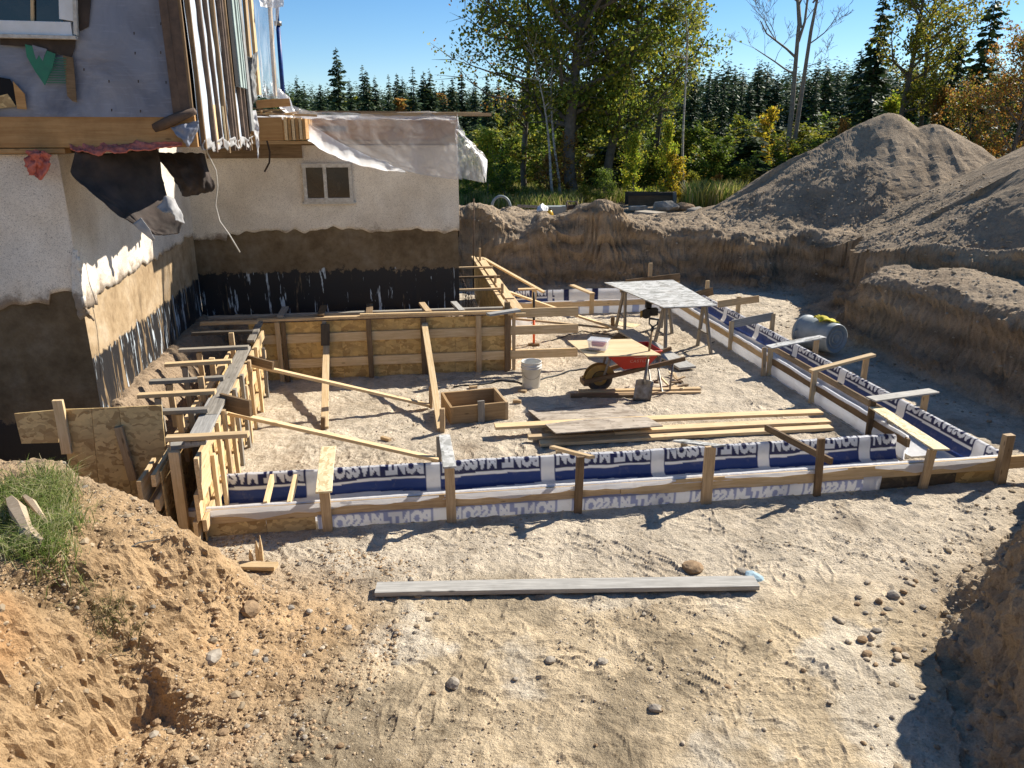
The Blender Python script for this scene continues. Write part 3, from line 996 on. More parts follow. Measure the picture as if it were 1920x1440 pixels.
# big window, upper left
def nf(u, v, off=.06): return pl(u, v, NF - E2 * off, E2)
a = nf(-60, -90); b_ = nf(140, 68)
uw = link('upper_window', pmesh('upper_window', [nf(-40, -60, .05), nf(118, -60, .05), nf(118, 42, .05), nf(-40, 42, .05)], [(0, 1, 2, 3)]), M_glass, hb)
beam('window_frame', nf(-60, 50, .08), nf(136, 55, .08), .05, .11, M_white, uw, bow=0)
beam('window_frame', nf(125, -90, .08), nf(127, 38, .08), .12, .05, M_white, uw, up=-E2, bow=0)
beam('glazing_bar', nf(60, -90, .07), nf(61, 40, .07), .025, .02, M_pine, uw, up=-E2, bow=0)
beam('window_sill', nf(-60, 66, .1), nf(144, 71, .1), .06, .03, M_whited, uw, bow=0)
beam('window_trim', nf(138, -90, .09), nf(143, 66, .09), .03, .04, M_whited, uw, up=-E2, bow=0)
# torn openings in the wrap, showing boards and dark felt
def patch(name, pts, mat, off=.062, **kw):
    return prism(name, [nf(u, v, off) for (u, v) in pts], E2 * .006, mat, hb, **kw)
patch('felt_patch', [(0, 72), (142, 74), (140, 90), (132, 112), (120, 104), (60, 88), (0, 84)], M_felt, .058)
patch('felt_patch', [(140, -20), (172, -20), (166, 50), (150, 58), (143, 40)], M_felt, .056)
patch('torn_board', [(118, 104), (137, 108), (144, 192), (136, 190), (126, 180)], M_brown, .070)
patch('green_shield', [(47, 83), (76, 90), (104, 101), (98, 128), (84, 160), (66, 134), (50, 106)], M_green, .074)
patch('shield_cutout', [(60, 84), (64, 100), (68, 112), (73, 103), (80, 114), (84, 102), (88, 92)], M_wrap, .078)
for k in range(11):
    v = 108 + k * 4.6
    u0 = 102 - k * 1.6 - 0
    patch('green_stripe', [(u0, v), (124, v + .6), (124, v + 2.2), (u0 - .6, v + 1.7)], M_green, .074)
patch('dark_hole', [(-30, 140), (18, 148), (30, 168), (30, 200), (-30, 204)], M_void, .060)
patch('torn_board', [(-30, 186), (14, 176), (24, 190), (30, 200), (-30, 206)], M_osb, .066)
patch('torn_board', [(24, 152), (46, 176), (50, 205), (32, 204)], M_beam, .068)
for (u, v) in ((250, 60), (300, 42), (252, 97), (203, 150), (258, 150), (310, 152), (208, 204), (262, 206), (156, 128), (300, 96)):
    patch('wrap_nail', [(u, v), (u + 2.2, v), (u + 2, v + 5), (u + .4, v + 5)], M_felt, .066)
# gutter piece and blue rag at the corner
tube('bent_trim', [pt(292, 240, 7.38), pt(330, 222, 7.34), pt(366, 208, 7.34)], [.05, .045, .03], M_strip, hb)
sheet('wrap_rag', [[pt(322, 240, 7.36), pt(345, 232, 7.34), pt(372, 226, 7.4)], [pt(332, 256, 7.32), pt(350, 262, 7.3), pt(370, 240, 7.4)], [pt(345, 262, 7.36), pt(352, 276, 7.34), pt(362, 262, 7.4)]], M_wrap, hb, 20, 20, .02, (3, 3), .004, seed=8)
# hanging felt
sheet('felt_flap', [[pt(u, v, Y) for (u, v, Y) in row] for row in (
    [(142, 284, 7.18), (190, 288, 7.3), (240, 284, 7.6), (292, 272, 8.0)],
    [(132, 322, 7.12), (190, 340, 7.25), (250, 330, 7.5), (306, 330, 7.9)],
    [(170, 356, 7.1), (215, 380, 7.2), (265, 385, 7.4), (318, 374, 7.7)],
    [(225, 398, 7.12), (255, 418, 7.2), (290, 425, 7.3), (345, 415, 7.5)],
    [(268, 430, 7.15), (288, 442, 7.2), (310, 442, 7.25), (336, 436, 7.35)])], M_felt, hb, 46, 46, .035, (3, 4), .006, seed=11)
sheet('felt_flap', [[pt(u, v, Y) for (u, v, Y) in row] for row in (
    [(276, 280, 8.6), (320, 284, 8.7), (352, 288, 8.8), (384, 286, 8.9)],
    [(302, 300, 8.5), (340, 310, 8.6), (372, 320, 8.7), (396, 328, 8.8)],
    [(328, 330, 8.5), (350, 350, 8.6), (378, 350, 8.7), (402, 350, 8.8)],
    [(338, 358, 8.5), (348, 370, 8.6), (372, 366, 8.7), (390, 360, 8.8)])], M_felt, hb, 40, 36, .04, (4, 3), .006, seed=12)
sheet('felt_backing', [[pt(292, 388, 7.28), pt(312, 368, 7.3), pt(326, 374, 7.36)], [pt(306, 398, 7.2), pt(322, 392, 7.2), pt(338, 398, 7.3)], [pt(316, 400, 7.22), pt(330, 412, 7.2), pt(347, 420, 7.3)]], M_feltg, hb, 20, 20, .02, (2, 2), .004, seed=13)
sheet('felt_backing', [[pt(248, 420, 7.05), pt(264, 408, 7.05)], [pt(266, 436, 7.03), pt(280, 430, 7.03)], [pt(286, 452, 7.05), pt(290, 450, 7.05)]], M_feltg, hb, 14, 14, .01, (2, 2), .004, seed=14)
sheet('insulation', [[pt(u, 268, 7.3) for u in (132, 190, 250, 340)], [pt(132, 280, 7.2), pt(180, 288, 7.18), pt(250, 280, 7.2), pt(340, 272, 7.3)]], M_pink, hb, 60, 10, .03, (14, 3), .01, seed=15)
sheet('insulation', [[pt(52, 284, 7.12), pt(72, 280, 7.1), pt(94, 290, 7.12)], [pt(50, 300, 7.08), pt(66, 302, 7.05), pt(92, 308, 7.1)], [pt(56, 326, 7.1), pt(64, 330, 7.08), pt(74, 336, 7.1)]], M_pink, hb, 24, 24, .05, (4, 4), .02, seed=16)
# dangling wires
tube('cable', [pt(388, 180, 8.3), pt(396, 210, 8.2), pt(392, 250, 8.2), pt(388, 285, 8.2), pt(405, 320, 8.25), pt(408, 350, 8.3), pt(404, 385, 8.3), pt(412, 415, 8.3), pt(430, 440, 8.3), pt(450, 473, 8.3)], .008, M_cable, hb, n=6)
tube('cable', [pt(500, 262, 11.3), pt(506, 285, 11.3), pt(505, 305, 11.3), pt(496, 322, 11.3)], .014, M_felt, hb, n=6)
# demolished part: floor deck over the back wall
DK = HC - E2 * .12
s_l = (pl(456, 240, DK, E2) - DK).dot(E1)
for k, (a, b_, mt) in enumerate(((.62, 4.02, M_beam),)):
    beam('rim_joist', zv(DK + E1 * a, 3.53), zv(DK + E1 * b_, 3.53), .045, .30, mt, hb, seg=10)
beam('sill_plate', zv(DK + E1 * .4, 3.345) + E2 * .07, zv(DK + E1 * 4.02, 3.345) + E2 * .07, .16, .05, M_pine2, hb)
beam('rim_joist', zv(HR + E1 * .0, 3.53) - E2 * .1, zv(HR + E2 * 3.9, 3.53), .045, .29, M_beam, hb)
V = [zv(DK + E1 * .2, 3.69), zv(DK + E1 * 4.03, 3.69), zv(DK + E1 * 4.03 + E2 * 3.9, 3.69), zv(DK + E1 * .2 + E2 * 3.9, 3.69)]
link('floor_deck', pmesh('floor_deck', V, [(0, 1, 2, 3)]), M_osbm, hb)
# joist ends of the left block, nearer to the viewer
jb = pt(462, 242, 10.6)
for k in range(6):
    c = zv(jb, 3.53) + E1 * (.02 + k * .05) + E2 * (0 if k < 3 else .05)
    if k == 0:
        beam('rim_joist', zv(jb, 3.53) + E1 * -.10, zv(jb, 3.53) + E1 * .46, .045, .29, M_beam, hb)
    beam('joist', zv(jb, 3.53) + E1 * (.50 + k * .045) + E2 * (.02 * k), zv(jb, 3.53) + E1 * (.50 + k * .045) + E2 * 1.3, .038, .29 - .006 * k, (M_pine, M_beam)[k % 2], hb)
beam('joist', pt(482, 196, 10.8), pt(542, 192, 11.0), .12, .10, M_beam, hb)
for k in range(16):   # splinters and scrap on the torn edge
    a = Vector((R.uniform(-3.6, -3.05), R.uniform(10.5, 11.2), 3.70 + R.uniform(0, .07)))
    beam('splinter', a, a + Vector((R.uniform(-.3, .35), R.uniform(-.2, .2), R.uniform(-.03, .06))), R.uniform(.015, .04), .012, R.choice([M_pine, M_pine2, M_brown]), hb, seg=2)
# torn end of the partition left standing
beam('wall_stud', pt(452, 60, 10.35), pt(462, 240, 10.35), .07, .04, M_grey, hb)
beam('wall_stud', zv(pt(466, 100, 10.5), 3.9), zv(pt(462, 0, 10.5), 6.0), .09, .04, M_pine2, hb)
beam('wall_stud', zv(pt(478, 100, 10.7), 3.95), zv(pt(470, 0, 10.7), 6.0), .09, .04, M_pine, hb)
sheet('torn_board', [[pt(u, v, Y) for (u, v, Y) in row] for row in (
    [(452, 102, 10.4), (472, 108, 10.3), (484, 96, 10.4)], [(444, 150, 10.4), (470, 150, 10.25), (480, 140, 10.4)],
    [(456, 190, 10.4), (474, 190, 10.3), (484, 184, 10.4)], [(462, 212, 10.4), (468, 208, 10.35), (474, 206, 10.4)])], M_dry, hb, 20, 40, .04, (3, 5), .012, seed=21)
sheet('torn_board', [[pt(424, 104, 9.6), pt(440, 112, 9.7)], [pt(422, 130, 9.5), pt(444, 136, 9.6)]], M_felt, hb, 12, 12, .04, (3, 3), .006, seed=22)
# plastic sheeting
ps = lambda *a, **k: sheet(*a, **k)
ps('plastic_curtain', [[pt(u, v, Y) for (u, v, Y) in row] for row in (
    [(462, -60, 11.0), (485, -60, 11.1), (505, -60, 11.2), (530, -60, 11.3)],
    [(468, 10, 11.0), (488, 14, 11.1), (505, 12, 11.2), (528, 10, 11.3)],
    [(474, 80, 11.0), (490, 80, 11.1), (505, 80, 11.2), (517, 80, 11.3)],
    [(484, 150, 11.0), (496, 150, 11.1), (508, 150, 11.2), (521, 150, 11.3)],
    [(482, 180, 10.9), (500, 184, 11.0), (512, 184, 11.1), (526, 182, 11.2)])], M_poly, hb, 40, 60, .05, (6, 2), seed=31)
beam('wall_stud', pt(503, -40, 11.35), pt(516, 180, 11.35), .07, .04, M_pine2, hb)
ps('plastic_curtain', [[pt(u, v, Y) for (u, v, Y) in row] for row in (
    [(487, -20, 10.9), (505, -20, 10.9), (530, -20, 11.0)], [(487, 12, 10.9), (508, 16, 10.85), (532, 12, 10.95)])], M_polyw, hb, 30, 16, .04, (4, 2), seed=32)
ps('plastic_sheet', [[pt(u, v, Y) for (u, v, Y) in row] for row in (
    [(520, 182, 11.2), (545, 196, 11.4), (600, 212, 11.7), (700, 212, 12.0), (800, 209, 12.1), (852, 214, 12.1)],
    [(545, 214, 11.3), (560, 224, 11.45), (620, 224, 11.65), (700, 222, 11.85), (800, 222, 12.0), (856, 224, 12.05)],
    [(556, 224, 11.3), (575, 238, 11.4), (640, 250, 11.5), (720, 258, 11.7), (800, 264, 11.8), (857, 258, 11.95)],
    [(560, 232, 11.3), (600, 258, 11.35), (660, 284, 11.4), (740, 302, 11.5), (810, 310, 11.7), (860, 302, 11.9)],
    [(562, 236, 11.3), (606, 266, 11.3), (668, 296, 11.35), (750, 320, 11.45), (820, 333, 11.6), (868, 336, 11.8)])], M_poly, hb, 120, 50, .03, (7, 5), seed=33)
ps('plastic_sheet', [[pt(u, v, Y) for (u, v, Y) in row] for row in (
    [(853, 214, 12.0), (860, 238, 12.0), (866, 250, 12.1)], [(858, 262, 11.8), (878, 268, 12.0), (888, 276, 12.2)],
    [(858, 300, 11.7), (888, 298, 11.9), (912, 298, 12.2)], [(856, 332, 11.7), (884, 338, 11.9), (911, 343, 12.2)])], M_poly, hb, 40, 40, .05, (3, 4), seed=34)
ps('plastic_sheet', [[pt(856, 240, 11.9), pt(862, 246, 11.9)], [pt(884, 272, 11.95), pt(892, 280, 11.95)], [pt(902, 300, 12.1), pt(914, 300, 12.1)], [pt(905, 322, 12.1), pt(911, 342, 12.1)]], M_polyw, hb, 12, 30, .02, (2, 4), seed=35)
# rolled lower hem of the sheet
hem = [(522, 184, 11.2), (545, 200, 11.25), (556, 226, 11.25), (576, 246, 11.25), (606, 266, 11.25), (640, 284, 11.3), (680, 300, 11.33), (726, 313, 11.38), (760, 322, 11.42)]
HP = [pt(*h) for h in hem]
rows = []
for i, p in enumerate(HP):
    r_ = (.16, .16, .14, .15, .15, .14, .12, .07, .02)[i]
    rows.append([p + Vector((0, -.5 * r_ * math.sin(a) * .6, r_ * .8 * math.cos(a))) for a in np.linspace(0, math.pi, 6)])
ps('plastic_hem', rows, M_polyw, hb, 10, 90, .022, (1, 14), seed=36)
ps('plastic_hem', [[zv(DK + E1 * s - E2 * .035, z) for s in np.linspace(.9, 4.0, 8)] for z in (3.72, 3.655)] , M_polyw, hb, 90, 6, .018, (20, 1), seed=37)
# loose laths on the deck
beam('lath', zv(DK + E1 * 2.6 - E2 * .02, 3.735), zv(DK + E1 * 4.52 - E2 * .06, 3.735), .05, .045, M_pine2, hb)
beam('lath', zv(DK + E1 * 3.2 + E2 * .35, 3.76), zv(DK + E1 * 4.42 + E2 * .32, 3.76), .06, .04, M_pine2, hb)
beam('lath', pt(535, 214, 11.15), pt(594, 217, 11.3), .07, .03, M_pine2, hb)
beam('lath', zv(DK + E1 * .9 + E2 * .2, 3.77), zv(DK + E1 * 3.4 + E2 * .35, 3.77), .05, .03, M_brown, hb)
# blocks nailed on the rim
fo = -E2 * .04
beam('nailing_block', zv(pl(590, 240, DK + fo, E2), 3.53), zv(pl(648, 240, DK + fo, E2), 3.53), .03, .07, M_dark, hb)
beam('nailing_block', pl(732, 262, DK + fo, E2), pl(748, 228, DK + fo, E2), .03, .09, M_pine2, hb, up=-E2)
beam('nailing_block', pl(826, 264, DK + fo, E2), pl(850, 256, DK + fo, E2), .03, .07, M_pine2, hb)
# torn white strip hanging at the corner
ps('plastic_hem', [[pt(472, 208, 10.4), pt(480, 206, 10.4)], [pt(475, 240, 10.38), pt(486, 240, 10.4)], [pt(481, 275, 10.4), pt(485, 270, 10.4)], [pt(484, 298, 10.4), pt(485, 298, 10.4)]], M_polyw, hb, 8, 40, .02, (1, 10), seed=38)

# steel shoring post beyond the deck
sp_ = thing('steel_post', 'blue steel shoring post rising beside the plastic curtain of the house', 'post', (*pt(530, 180, 12.6).xy, 3.7))
tube('lower_tube', [zv(pt(530, 180, 12.6), 3.7), pt(521, 45, 12.6)], .032, M_blue, sp_, n=12)
tube('upper_tube', [pt(521, 45, 12.6), pt(516, -60, 12.6)], .024, M_blue, sp_, n=12)
tube('collar', [pt(521, 44, 12.6) - UZ * .03, pt(521, 44, 12.6) + UZ * .03], .055, M_steel, sp_, n=12)
# ------------------------------------------------------------------ printed footing fabric
def raster_text(txt, H=64, off=.06, sx=.62):
    cu = bpy.data.curves.new('lettering', 'FONT'); cu.body = txt; cu.offset = off; cu.resolution_u = 3; cu.space_character = 1.05
    o = bpy.data.objects.new('lettering', cu); COL.objects.link(o)
    dg = bpy.context.evaluated_depsgraph_get()
    me = bpy.data.meshes.new_from_object(o.evaluated_get(dg))
    me.calc_loop_triangles()
    v = np.array([q.co[:2] for q in me.vertices]); tr = np.array([t.vertices[:] for t in me.loop_triangles])
    bpy.data.objects.remove(o); bpy.data.curves.remove(cu); bpy.data.meshes.remove(me)
    v = v - v.min(0); sc = H / v[:, 1].max(); v = v * sc; v[:, 0] *= sx
    img = np.zeros((H + 1, int(v[:, 0].max()) + 2), bool)
    for t in tr:
        p = v[t]; x0, y0 = np.floor(p.min(0)).astype(int); x1, y1 = np.ceil(p.max(0)).astype(int)
        X, Yy = np.meshgrid(np.arange(x0, x1 + 1), np.arange(y0, y1 + 1))
        s = []
        for k in range(3):
            a, b = p[k], p[(k + 1) % 3]
            s.append((b[0] - a[0]) * (Yy + .5 - a[1]) - (b[1] - a[1]) * (X + .5 - a[0]))
        m = ((s[0] >= 0) & (s[1] >= 0) & (s[2] >= 0)) | ((s[0] <= 0) & (s[1] <= 0) & (s[2] <= 0))
        Yc = np.clip(Yy, 0, H); Xc = np.clip(X, 0, img.shape[1] - 1)
        img[Yc[m], Xc[m]] = True
    return img


TXT = raster_text('PONT-MASSON')
NAVY = np.array([.022, .026, .095]); WHITE = np.array([.82, .83, .85])


def print_col(s, h, period=1.02, gap=.125, rot=True, s0=0.0, letter=.17, pale=0.0, hid=.045):
    """s along the strip, h = distance from the top edge of the print, downwards. Returns colours."""
    u = ((s - s0) % period)
    block = period - gap
    inb = u < block
    blue = np.zeros(s.shape, bool)
    blue |= inb
    # lettering
    lu = (u / block)
    f = (h + hid) / letter               # 0 at the base line hidden by the fold (letters stand on their heads)
    H, W = TXT.shape
    col = np.clip(((1 - (lu - .02) / .96) if rot else (1 - (lu - .02) / .96)) * W, 0, W - 1).astype(int)
    row = np.clip(f * (H - 1), 0, H - 1).astype(int)
    t = TXT[row, col] & (f >= 0) & (f < 1) & (lu > .02) & (lu < .98) & inb
    wedge = (h > letter - hid + .018 + .015 * (1 - lu)) & (h < letter - hid + .042 + .024 * (1 - lu)) & (lu < .985) & (lu > .01) & inb
    white = (~blue) | t | wedge
    low = (h > letter - hid + .03)[..., None]
    nav = np.where(low, np.array([.024, .048, .185]), NAVY)
    nav = nav * (1 - pale) + np.array([.48, .53, .78]) * pale
    white = white | (h > .30 + .02 * np.sin(s * 3.1))
    return np.where(white[..., None], WHITE, nav)


def fabric_mat():
    m, nt, b = newmat('printed_fabric')
    at = N(nt, 'ShaderNodeVertexColor'); at.layer_name = 'Col'
    v = coords(nt, 'World')
    d = noise(nt, v, 6, 5, .7)
    col = mixc(nt, ramp(nt, d, [(.55, (0, 0, 0)), (.8, (.35, .35, .35))]), at.outputs['Color'], (.36, .32, .27))
    out = nt.nodes['Material Output']
    nt.links.new(col, b.inputs['Base Color']); b.inputs['Roughness'].default_value = .42; b.inputs['Specular IOR Level'].default_value = .45
    bump(nt, b, noise(nt, v, 11, 4, .6, 1.5), .5, .015)
    tr = N(nt, 'ShaderNodeBsdfTranslucent'); nt.links.new(col, tr.inputs[0])
    mx = N(nt, 'ShaderNodeMixShader'); mx.inputs[0].default_value = .48
    nt.links.new(b.outputs[0], mx.inputs[1]); nt.links.new(tr.outputs[0], mx.inputs[2]); nt.links.new(mx.outputs[0], out.inputs[0])
    return m


M_fab = fabric_mat()


def strip(name, P0, P1, prof, colf, parent, step=.011, fold=.012, seed=0, ff=3.0, side=None, **kw):
    """sheet whose cross-section prof [(offset towards side, z), ...] is swept from P0 to P1; colf(s, q) gives colours (q = length along the section)"""
    P0, P1 = Vector(P0), Vector(P1)
    L = (P1 - P0).length; e = (P1 - P0) / L
    side = side or Vector((-e.y, e.x, 0))
    pr = np.array(prof, dtype=float)
    seg = np.hypot(*np.diff(pr, axis=0).T); cum = np.concatenate([[0], np.cumsum(seg)])
    nq = max(3, int(cum[-1] / step)); q = np.linspace(0, cum[-1], nq + 1)
    o = np.interp(q, cum, pr[:, 0]); z = np.interp(q, cum, pr[:, 1])
    ns = int(L / step); s = np.linspace(0, L, ns + 1)
    S, Q = np.meshgrid(s, q, indexing='ij')
    f = fold * (fbm(S * ff, Q * 4.0, f=1, o=4, s=seed + 400) + .6 * (.7 - np.abs(fbm(S * ff * 1.7 + Q * 3, Q * 2, f=1, o=3, s=seed + 410))))
    Oo = o[None, :] + f; Zz = z[None, :] + f * .5
    V = np.stack([P0.x + e.x * S + side.x * Oo, P0.y + e.y * S + side.y * Oo, P0.z + (P1.z - P0.z) * S / L + Zz], -1)
    c = colf(S, Q)
    me = fmesh(name, V.reshape(-1, 3), grid_faces(ns + 1, nq + 1), True, c.reshape(-1, 3))
    return props(link(name, me, M_fab, parent), **kw)


white = lambda S, Q: np.zeros(S.shape + (3,)) + WHITE


def onz(p, z=0.0): return Vector((p[0], p[1], z))


# ------------------------------------------------------------------ front footing form
F0 = Vector((-2.96, 6.17, 0)); FE = E1; FL = 8.25            # outer line of the front form
EL = E2                                                       # towards the pit
FW = .68
FH = .27
ff = thing('footing_form', 'low lumber footing form lined with printed blue fabric, across the front of the pit', 'formwork', tuple(F0))
# back inner face, printed, folded over the back board
def back_cols(S, Q):
    return print_col(S, Q - .150, s0=-.03, period=1.19, gap=.14, letter=.20, hid=.088)
strip('fabric_liner', F0 + EL * FW, F0 + EL * FW + FE * 7.42, [(.10, FH - .085), (.075, FH - .01), (.045, FH + .016), (.0, FH + .012), (-.012, FH - .02), (-.022, .12), (-.05, .045), (-.14, .02), (-.24, .016)], back_cols, ff, seed=1, fold=.016)
strip('fabric_liner', F0 + EL * .02, F0 + EL * .02 + FE * (FL - .02), [(FW - .17, .03), (.10, .022), (.045, .05), (.03, FH - .02), (.022, FH + .010), (-.012, FH + .014), (-.032, FH - .01), (-.037, FH - .045)], white, ff, seed=2, fold=.008)
# outer face, seen from the reverse: pale print
strip('fabric_liner', F0 + FE * 1.18, F0 + FE * 6.75, [(-.012, FH - .11), (-.02, .13), (-.018, .05), (-.0, .0)], lambda S, Q: print_col(S, .165 - Q * 1.0, s0=.01, period=1.19, gap=.14, pale=.66, letter=.185), ff, seed=3, fold=.006)
# ragged white hems on the outer board
for (a, b_, dz) in ((0.0, 1.5, .11), (1.4, 2.3, .05), (2.35, 3.6, .075), (3.55, 4.6, .06), (5.1, 6.4, .035), (6.7, 8.05, .10)):
    def hz(S, Q): return np.zeros(S.shape + (3,)) + WHITE
    P = [F0 + FE * a, F0 + FE * b_]
    L = b_ - a
    rows = [[F0 + FE * s - EL * (.006 + .03 * .5 + .0145) + UZ * z for s, z in zip(np.linspace(a, b_, 10), [FH + .012] * 10)],
            [F0 + FE * s - EL * .040 + UZ * (FH - dz * max(.12, math.sin(math.pi * k / 9) ** .6 * (.8 + .2 * math.sin(k * 1.9 + a * 5)))) for k, s in enumerate(np.linspace(a, b_, 10))]]
    me = sheet('fabric_hem', rows, M_fab, ff, int(L * 40), 10, .004, (L * 4, 1), seed=int(a * 10))
    at = me.data.color_attributes.new('Col', 'FLOAT_COLOR', 'POINT'); at.data.foreach_set('color', np.tile([.76, .76, .77, 1.0], len(me.data.vertices)).astype(np.float32))
# boards
beam('form_board', F0 + UZ * (FH - .07) + EL * .005 - FE * .02, F0 + FE * 4.05 + UZ * (FH - .07) + EL * .005, .036, .14, M_pine2, ff, seg=14, bow=.006)
beam('form_board', F0 + FE * 4.055 + UZ * (FH - .07) + EL * .002, F0 + FE * 9.3 + UZ * (FH - .055) + EL * .0, .036, .14, M_pine, ff, seg=14, bow=.006)
beam('form_board', F0 + EL * (FW + .035) + UZ * (FH - .06) + FE * .1, F0 + EL * (FW + .035) + FE * 7.4 + UZ * (FH - .06), .036, .10, M_pine2, ff, seg=14)
for k, (a, b_) in enumerate(((0.02, .72), (.725, 1.16))):
    beam('osb_panel', F0 + FE * a + UZ * .065 + EL * .004, F0 + FE * b_ + UZ * .065 + EL * .004, .012, .13, M_osb, ff, seg=2, bow=0)
for k, (a, b_, mt) in enumerate(((6.78, 7.32, M_osbd), (7.325, 7.66, M_osbd), (7.665, 8.18, M_osbw))):
    beam('osb_panel', F0 + FE * a + UZ * .065 + EL * .004, F0 + FE * b_ + UZ * .065 + EL * .004, .012, .13, mt, ff, seg=2, bow=0)
strip('fabric_liner', F0 + FE * 6.6 - EL * .0, F0 + FE * 6.80, [(-.022, FH - .11), (-.03, .13), (-.02, .0)], white, ff, seed=4, fold=.004)


def oline(u, v, z=0.0, off=0.0):
    """point on the outer line of the front form below picture position (u, v)"""
    p = pl(u, v, F0 - EL * off, EL)
    return p


def stake(name, top, bot, mat, parent, a=.064, b_=.036, face=None, **kw):
    return beam(name, bot, top, a, b_, mat, parent, up=face or -E2, seg=4, bow=.003, **kw)


# outer stakes: (u top, v top, u bottom, v bottom)
ST = [(608, 921, 616, 1006, M_pine2, .09), (842, 872, 847, 991, M_pine2, .09), (1088, 856, 1083, 966, M_brown, .075), (1332, 837, 1323, 948, M_pine2, .105),
      (1540, 822, 1531, 934, M_brown, .07), (1748, 842, 1728, 920, M_pine2, .09)]
sp_w = []
for (ut, vt, ub, vb, mt, a) in ST:
    t = oline(ut, vt, off=.045); b_ = oline(ub, vb, off=.045); b_.z = -.06
    stake('stake', t, b_, mt, ff, a, .038)
    sp_w.append(t)
# spreaders lying from the outer stakes to inner ones
def spread(name, pa, pb, wd, mt, parent, thk=.018, **kw):
    return beam(name, pa, pb, wd, thk, mt, parent, seg=4, bow=.004, **kw)
bk = lambda u, v: pl(u, v, F0 + EL * (FW + .07), EL)
t = sp_w[0]; spread('spreader', t + UZ * .012 - EL * .05, pl(616, 838, F0 + EL * .82, EL), .145, M_osbp, ff)
t = sp_w[1]; spread('spreader', t + UZ * .012 - EL * .08, pl(833, 816, F0 + EL * 1.05, EL), .12, M_osbg, ff)
t = sp_w[2]; spread('spreader', t + UZ * .012 - EL * .06 + E1 * .10, pl(1035, 838, F0 + EL * .72, EL) , .06, M_pine, ff, thk=.03)
stake('stake', pl(1048, 845, F0 + EL * .78, EL), onz(F0 + EL * .78 + E1 * (pl(1048, 845, F0 + EL * .78, EL) - F0).dot(E1), -.03), M_pine2, ff)
t = sp_w[3]; spread('spreader', t + UZ * .012 - EL * .04 + E1 * .08, pl(1272, 826, F0 + EL * .74, EL), .13, M_osbg, ff)
c = pl(1283, 830, F0 + EL * .76, EL); stake('stake', c, onz(c, -.03), M_pine2, ff)
c = sp_w[4]
beam('spreader', pl(1436, 798, F0 + EL * .9, EL) - UZ * .02, pl(1560, 862, F0 + EL * -.06, EL) - UZ * .02, .036, .07, M_brown, ff)
# two short cross pieces inside the left end
for u in (502, 546):
    a = pl(u - 4, 948, F0 + EL * .03, EL); b_ = pl(u + 8, 893, F0 + EL * (FW - .05), EL)
    beam('cross_piece', a - UZ * .0, b_ - UZ * .02, .036, .085, M_pine, ff)
# right hand end: tall stake
t = oline(1892, 815, off=.05); b_ = oline(1874, 905, off=.05); b_.z = -.05
stake('stake', t, b_, M_pine2, ff, .10, .07)
tube('nail', [oline(1885, 862, off=.04), oline(1893, 864, off=.08)], .003, M_steel, ff, n=5)

# ------------------------------------------------------------------ right hand footing form
RK = Vector((4.40, 7.90, 0))                    # inner corner
RL = 7.6
RO = F0 + FE * (FL - .03)                       # outer corner
rf = thing('footing_form', 'long fabric lined footing form running back along the right side of the pit', 'formwork', tuple(RK))
strip('fabric_liner', RO + E2 * .02 - E1 * .015, RO + E2 * 8.4 - E1 * .015, [(-.10, FH - .05), (-.07, FH - .01), (-.04, FH + .016), (-.0, FH + .012), (.012, FH - .02), (.022, .12), (.06, .04), (.16, .02), (.30, .018)],
      lambda S, Q: print_col(S, Q - .112, s0=.42, period=1.35, gap=.16, letter=.16, hid=.075), rf, seed=5, fold=.012, side=-E1)
strip('fabric_liner', RK + E2 * .05, RK + E2 * RL, [(.43, .028), (.10, .022), (.045, .05), (.03, FH - .03), (.022, FH + .008), (-.012, FH + .012), (-.024, FH - .02)], white, rf, seed=6, fold=.012, side=E1)
strip('fabric_liner', RK - E2 * .0, RK + E2 * RL, [(-.012, FH - .10), (-.03, .10), (-.02, .0), (-.06, .012)], white, rf, seed=7, fold=.008, side=E1)
beam('form_board', RK + UZ * (FH - .06), RK + E2 * 3.3 + UZ * (FH - .06), .036, .10, M_brown, rf, seg=12)
beam('form_board', RK + E2 * 3.31 + UZ * (FH - .06), RK + E2 * RL + UZ * (FH - .06), .036, .10, M_pine, rf, seg=12)
beam('form_board', RO + E2 * .4 + UZ * (FH - .06) + E1 * .03, RO + E2 * 8.4 + UZ * (FH - .06) + E1 * .03, .036, .10, M_pine2, rf, seg=12)
beam('mid_board', RK + E1 * .30 + E2 * .7 + UZ * .235, RK + E1 * .30 + E2 * 3.9 + UZ * .235, .036, .085, M_brown, rf, seg=12)
